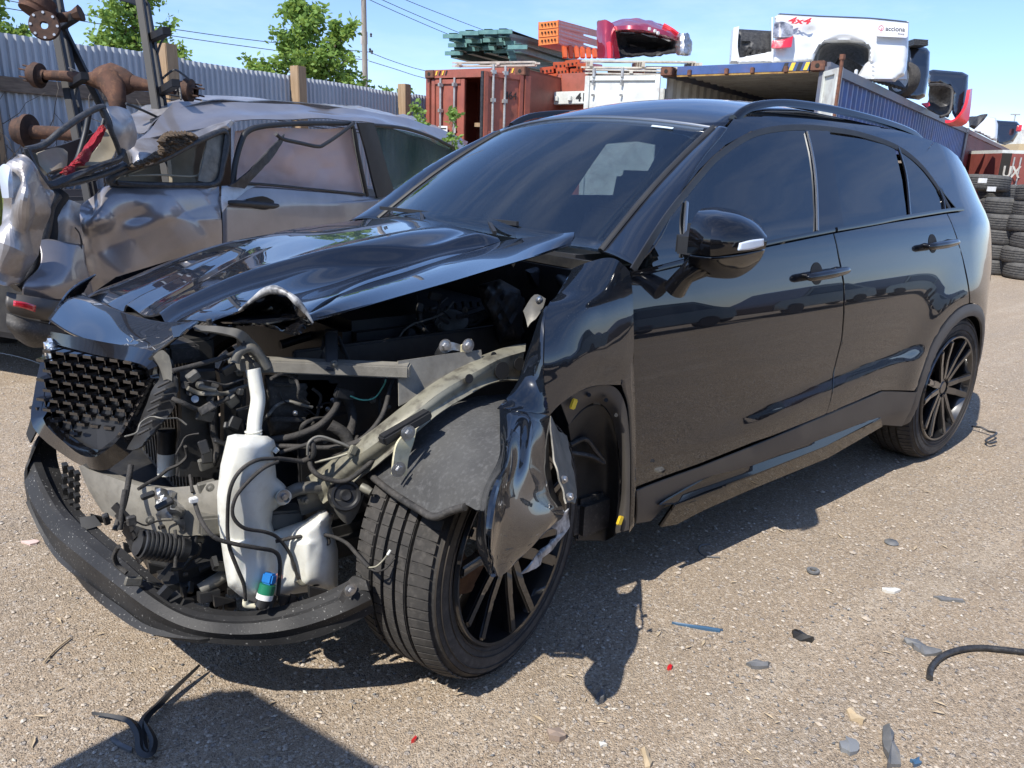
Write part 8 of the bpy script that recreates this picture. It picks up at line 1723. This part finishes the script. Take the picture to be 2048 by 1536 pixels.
for k, (px, py, lb) in enumerate(((598 if False else 828, 1478, 'tiny red plastic chip at the bottom centre left'), (1339, 1333, 'tiny red plastic chip below the fender shadow'))):
    flatbit('red_chip', [(px-6, py+4), (px+2, py-6), (px+7, py-3), (px, py+6)], M['redp'], lb, 'chip', .006)
flatbit('plastic_shard', [(215, 1472), (225, 1468), (268, 1495), (262, 1502)], M['slate'], 'grey sliver in the shadow left of the forked trim', 'shard', .006)
strand('dry_stem', [(88, 1325), (110, 1300), (140, 1275)], .003, M['dryleaf'], 'dry straw stem on the gravel at the lower left', 'straw', 5)
strand('black_cable_scrap', [(1942, 862, .02), (1960, 868, .03), (1975, 872, .02), (1990, 880, .03), (1970, 890, .02), (1978, 896, .02), (1990, 893, .02)], .006, M['rub'], 'scrap of black wire on the gravel behind the rear wheel', 'wire scrap')
strand('pale_string', [(0, 706), (30, 712), (60, 720), (92, 732)], .003, M['wplast'], 'pale string lying on the gravel by the grey car bumper', 'string', 4)
flatbit('plastic_shard', [(38, 1085), (70, 1080), (82, 1084), (60, 1092)], mat('pink_scrap', (.6, .45, .4), .7), 'pale pink scrap on the gravel left of the bumper', 'scrap', .004)
r7 = random.Random(31); b = MB(); nchip = 0
for k in range(230):
    d = 1.6+5.5*r7.random()**1.3; a = math.radians(39+r7.uniform(-38, 36)); x = CAM[0]+d*math.sin(a); y = CAM[1]+d*math.cos(a); s = r7.uniform(.006, .022); q = r7.uniform(0, PI); e = Vector((math.cos(q), math.sin(q), 0)); f = Vector((-e.y, e.x, 0)); c = Vector((x, y, gz(x, y)+.004))
    b.add([c-e*s, c-f*s*.25+Vector((0, 0, .003)), c+e*s*1.1+Vector((0, 0, .002)), c+f*s*.3+Vector((0, 0, .004))], [(0, 1, 2, 3)])
o = b.build('straw_litter', M['dryleaf'], None, recalc=False); o['kind'] = 'stuff'; tag(o, 'scattered bark chips and straw on the gravel', 'litter')
b = MB()
for k in range(420):
    cl_ = r7.random() < .6; 
    if cl_: q = r7.choice([(1530, 1340), (1720, 1180), (1800, 1290), (1250, 1440), (1000, 1440), (1600, 1400), (350, 1300), (120, 1000), (1450, 1250), (700, 1330), (1700, 1470)]); p0_ = atz(q[0], q[1], 0); x, y = p0_[0]+r7.gauss(0, .16), p0_[1]+r7.gauss(0, .13)
    else: d = 1.5+5*r7.random(); a = math.radians(39+r7.uniform(-38, 36)); x = CAM[0]+d*math.sin(a); y = CAM[1]+d*math.cos(a)
    s = r7.uniform(.002, .007); q = r7.uniform(0, PI); e = Vector((math.cos(q), math.sin(q), 0)); f = Vector((-e.y, e.x, 0)); c = Vector((x, y, gz(x, y)+.004)); h_ = Vector((0, 0, s*.4))
    b.add([c-e*s, c-f*s*.5, c+e*s*1.1, c+f*s*.6, c+h_], [(0, 1, 4), (1, 2, 4), (2, 3, 4), (3, 0, 4)])
o = b.build('plastic_crumbs', M['slate'], None, recalc=False); o['kind'] = 'stuff'; tag(o, 'tiny dark crumbs of broken plastic scattered on the gravel', 'crumbs')
b = MB()
for k in range(170):
    d = 1.5+5*r7.random(); a = math.radians(39+r7.uniform(-38, 36)); x = CAM[0]+d*math.sin(a); y = CAM[1]+d*math.cos(a); s = r7.uniform(.003, .011); q = r7.uniform(0, PI); e = Vector((math.cos(q), math.sin(q), 0)); f = Vector((-e.y, e.x, 0)); c = Vector((x, y, gz(x, y)+.003)); h_ = Vector((0, 0, s*.35))
    b.add([c-e*s, c-f*s*.5, c+e*s*1.1, c+f*s*.6, c+h_], [(0, 1, 4), (1, 2, 4), (2, 3, 4), (3, 0, 4)])
o = b.build('pale_flakes', mat('pale_flake', (.50, .46, .39), .9), None, recalc=False); o['kind'] = 'stuff'; tag(o, 'pale flat flakes of stone and wood pressed into the gravel', 'flakes')
# ---------------------------------------------------------------- vehicles outside the frame (their shadow and reflections are in the photograph)
def plaincar(loc, rz, m, label, L_=4.5, Hh=1.5):
    T = thing('parked_car', label, 'car', (0, 0, 0), 'cars parked behind the viewer'); w = .9
    prof = [(-L_/2, .35), (-L_/2+.02, .75), (-L_/2+.25, .92), (-L_/2+1.15, 1.0), (-L_/2+1.9, Hh-.06), (-L_/2+2.5, Hh), (L_/2-1.0, Hh-.04), (L_/2-.35, 1.05), (L_/2-.05, .95), (L_/2, .45), (L_/2-.1, .3), (-L_/2+.1, .3)]
    b = MB(); rows = []
    for y in (-w, -w*.97, w*.97, w): rows.append([Vector((x, y*(1-.22*max(0, (z-.95)/.6)), z)) for x, z in prof])
    n = len(prof); V_ = [v for r_ in rows for v in r_]; b.add(V_, [(i*n+j, i*n+(j+1) % n, (i+1)*n+(j+1) % n, (i+1)*n+j) for i in range(3) for j in range(n)]+[tuple(range(n)), tuple(3*n+k for k in reversed(range(n)))]); b.build('body', m, T, bevel=.04, smooth=50)
    for sy in (-1, 1):
        g_ = MB(); g_.add([Vector((x, sy*(w*(1-.22*max(0, (z-.95)/.6))+.012), z)) for x, z in ((-L_/2+1.35, 1.02), (-L_/2+1.95, Hh-.14), (L_/2-1.1, Hh-.12), (L_/2-.6, 1.05))], [(0, 1, 2, 3)]); g_.build('side_glass', M['glass_tint'], T)
        for x in (-L_/2+.85, L_/2-.85): q = MB(); q.lathe([(0, -.11), (.2, -.11), (.3, -.1), (.33, 0), (.3, .1), (.0, .1)], c=(x, sy*.82, .33), axis=(0, 1, 0), seg=24); q.build('wheel', M['rubber'], T, smooth=40)
    T.location = loc; T.rotation_euler = (0, 0, rz); return T
M['carblue'] = mat('blue_car_paint', (.01, .03, .22), .3, .3, coat=1); M['cargrey'] = mat('dark_car_paint', (.02, .02, .022), .3, .3, coat=1); M['carred'] = mat('brown_car_paint', (.05, .035, .03), .35, .2, coat=1)
for i, (x, m, l) in enumerate(((-6.5, M['cargrey'], 'dark grey'), (-1.2, M['carred'], 'dark brown'), (3.9, M['carblue'], 'deep blue'), (9.0, M['cargrey'], 'charcoal'), (14.2, M['carred'], 'umber'), (19.5, M['cargrey'], 'near black'))):
    plaincar((x, -9.2+.25*math.sin(i*2.1), 0), .06*math.sin(i), m, l+' car parked in the row behind the camera, outside the picture')
VAN = thing('parked_van', 'dark box-bodied van parked left of the camera, shading the bottom left corner', 'van', (0, 0, 0))
b = MB(); pr_ = [(0, .35), (0, 1.66), (.08, 1.76), (3.3, 1.78), (3.9, 1.2), (4.8, 1.0), (4.95, .4)]
V_ = [Vector((x, y, z)) for y in (-.95, .95) for x, z in pr_]; n = len(pr_); b.add(V_, [tuple(range(n)), tuple(reversed(range(n, 2*n)))]+[(i, (i+1) % n, n+(i+1) % n, n+i) for i in range(n)]); b.build('body', M['cargrey'], VAN, bevel=.05, seg=3, smooth=50)
for x in (.9, 4.0):
    for y in (-.86, .86): q = MB(); q.lathe([(0, -.11), (.2, -.11), (.3, -.1), (.34, 0), (.3, .1), (.0, .1)], c=(x, y, .34), axis=(0, 1, 0), seg=24); q.build('wheel', M['rubber'], VAN, smooth=40)
ang = math.atan2(-.95, .30); hx, hy = math.cos(ang), math.sin(ang); lx, ly = -hy, hx   # the corner nearest the picture stands here
cnr = Vector((-1.96, -.83, 0)); VAN.location = cnr-Vector((lx, ly, 0))*.95*(1 if True else -1); VAN.rotation_euler = (0, 0, ang)
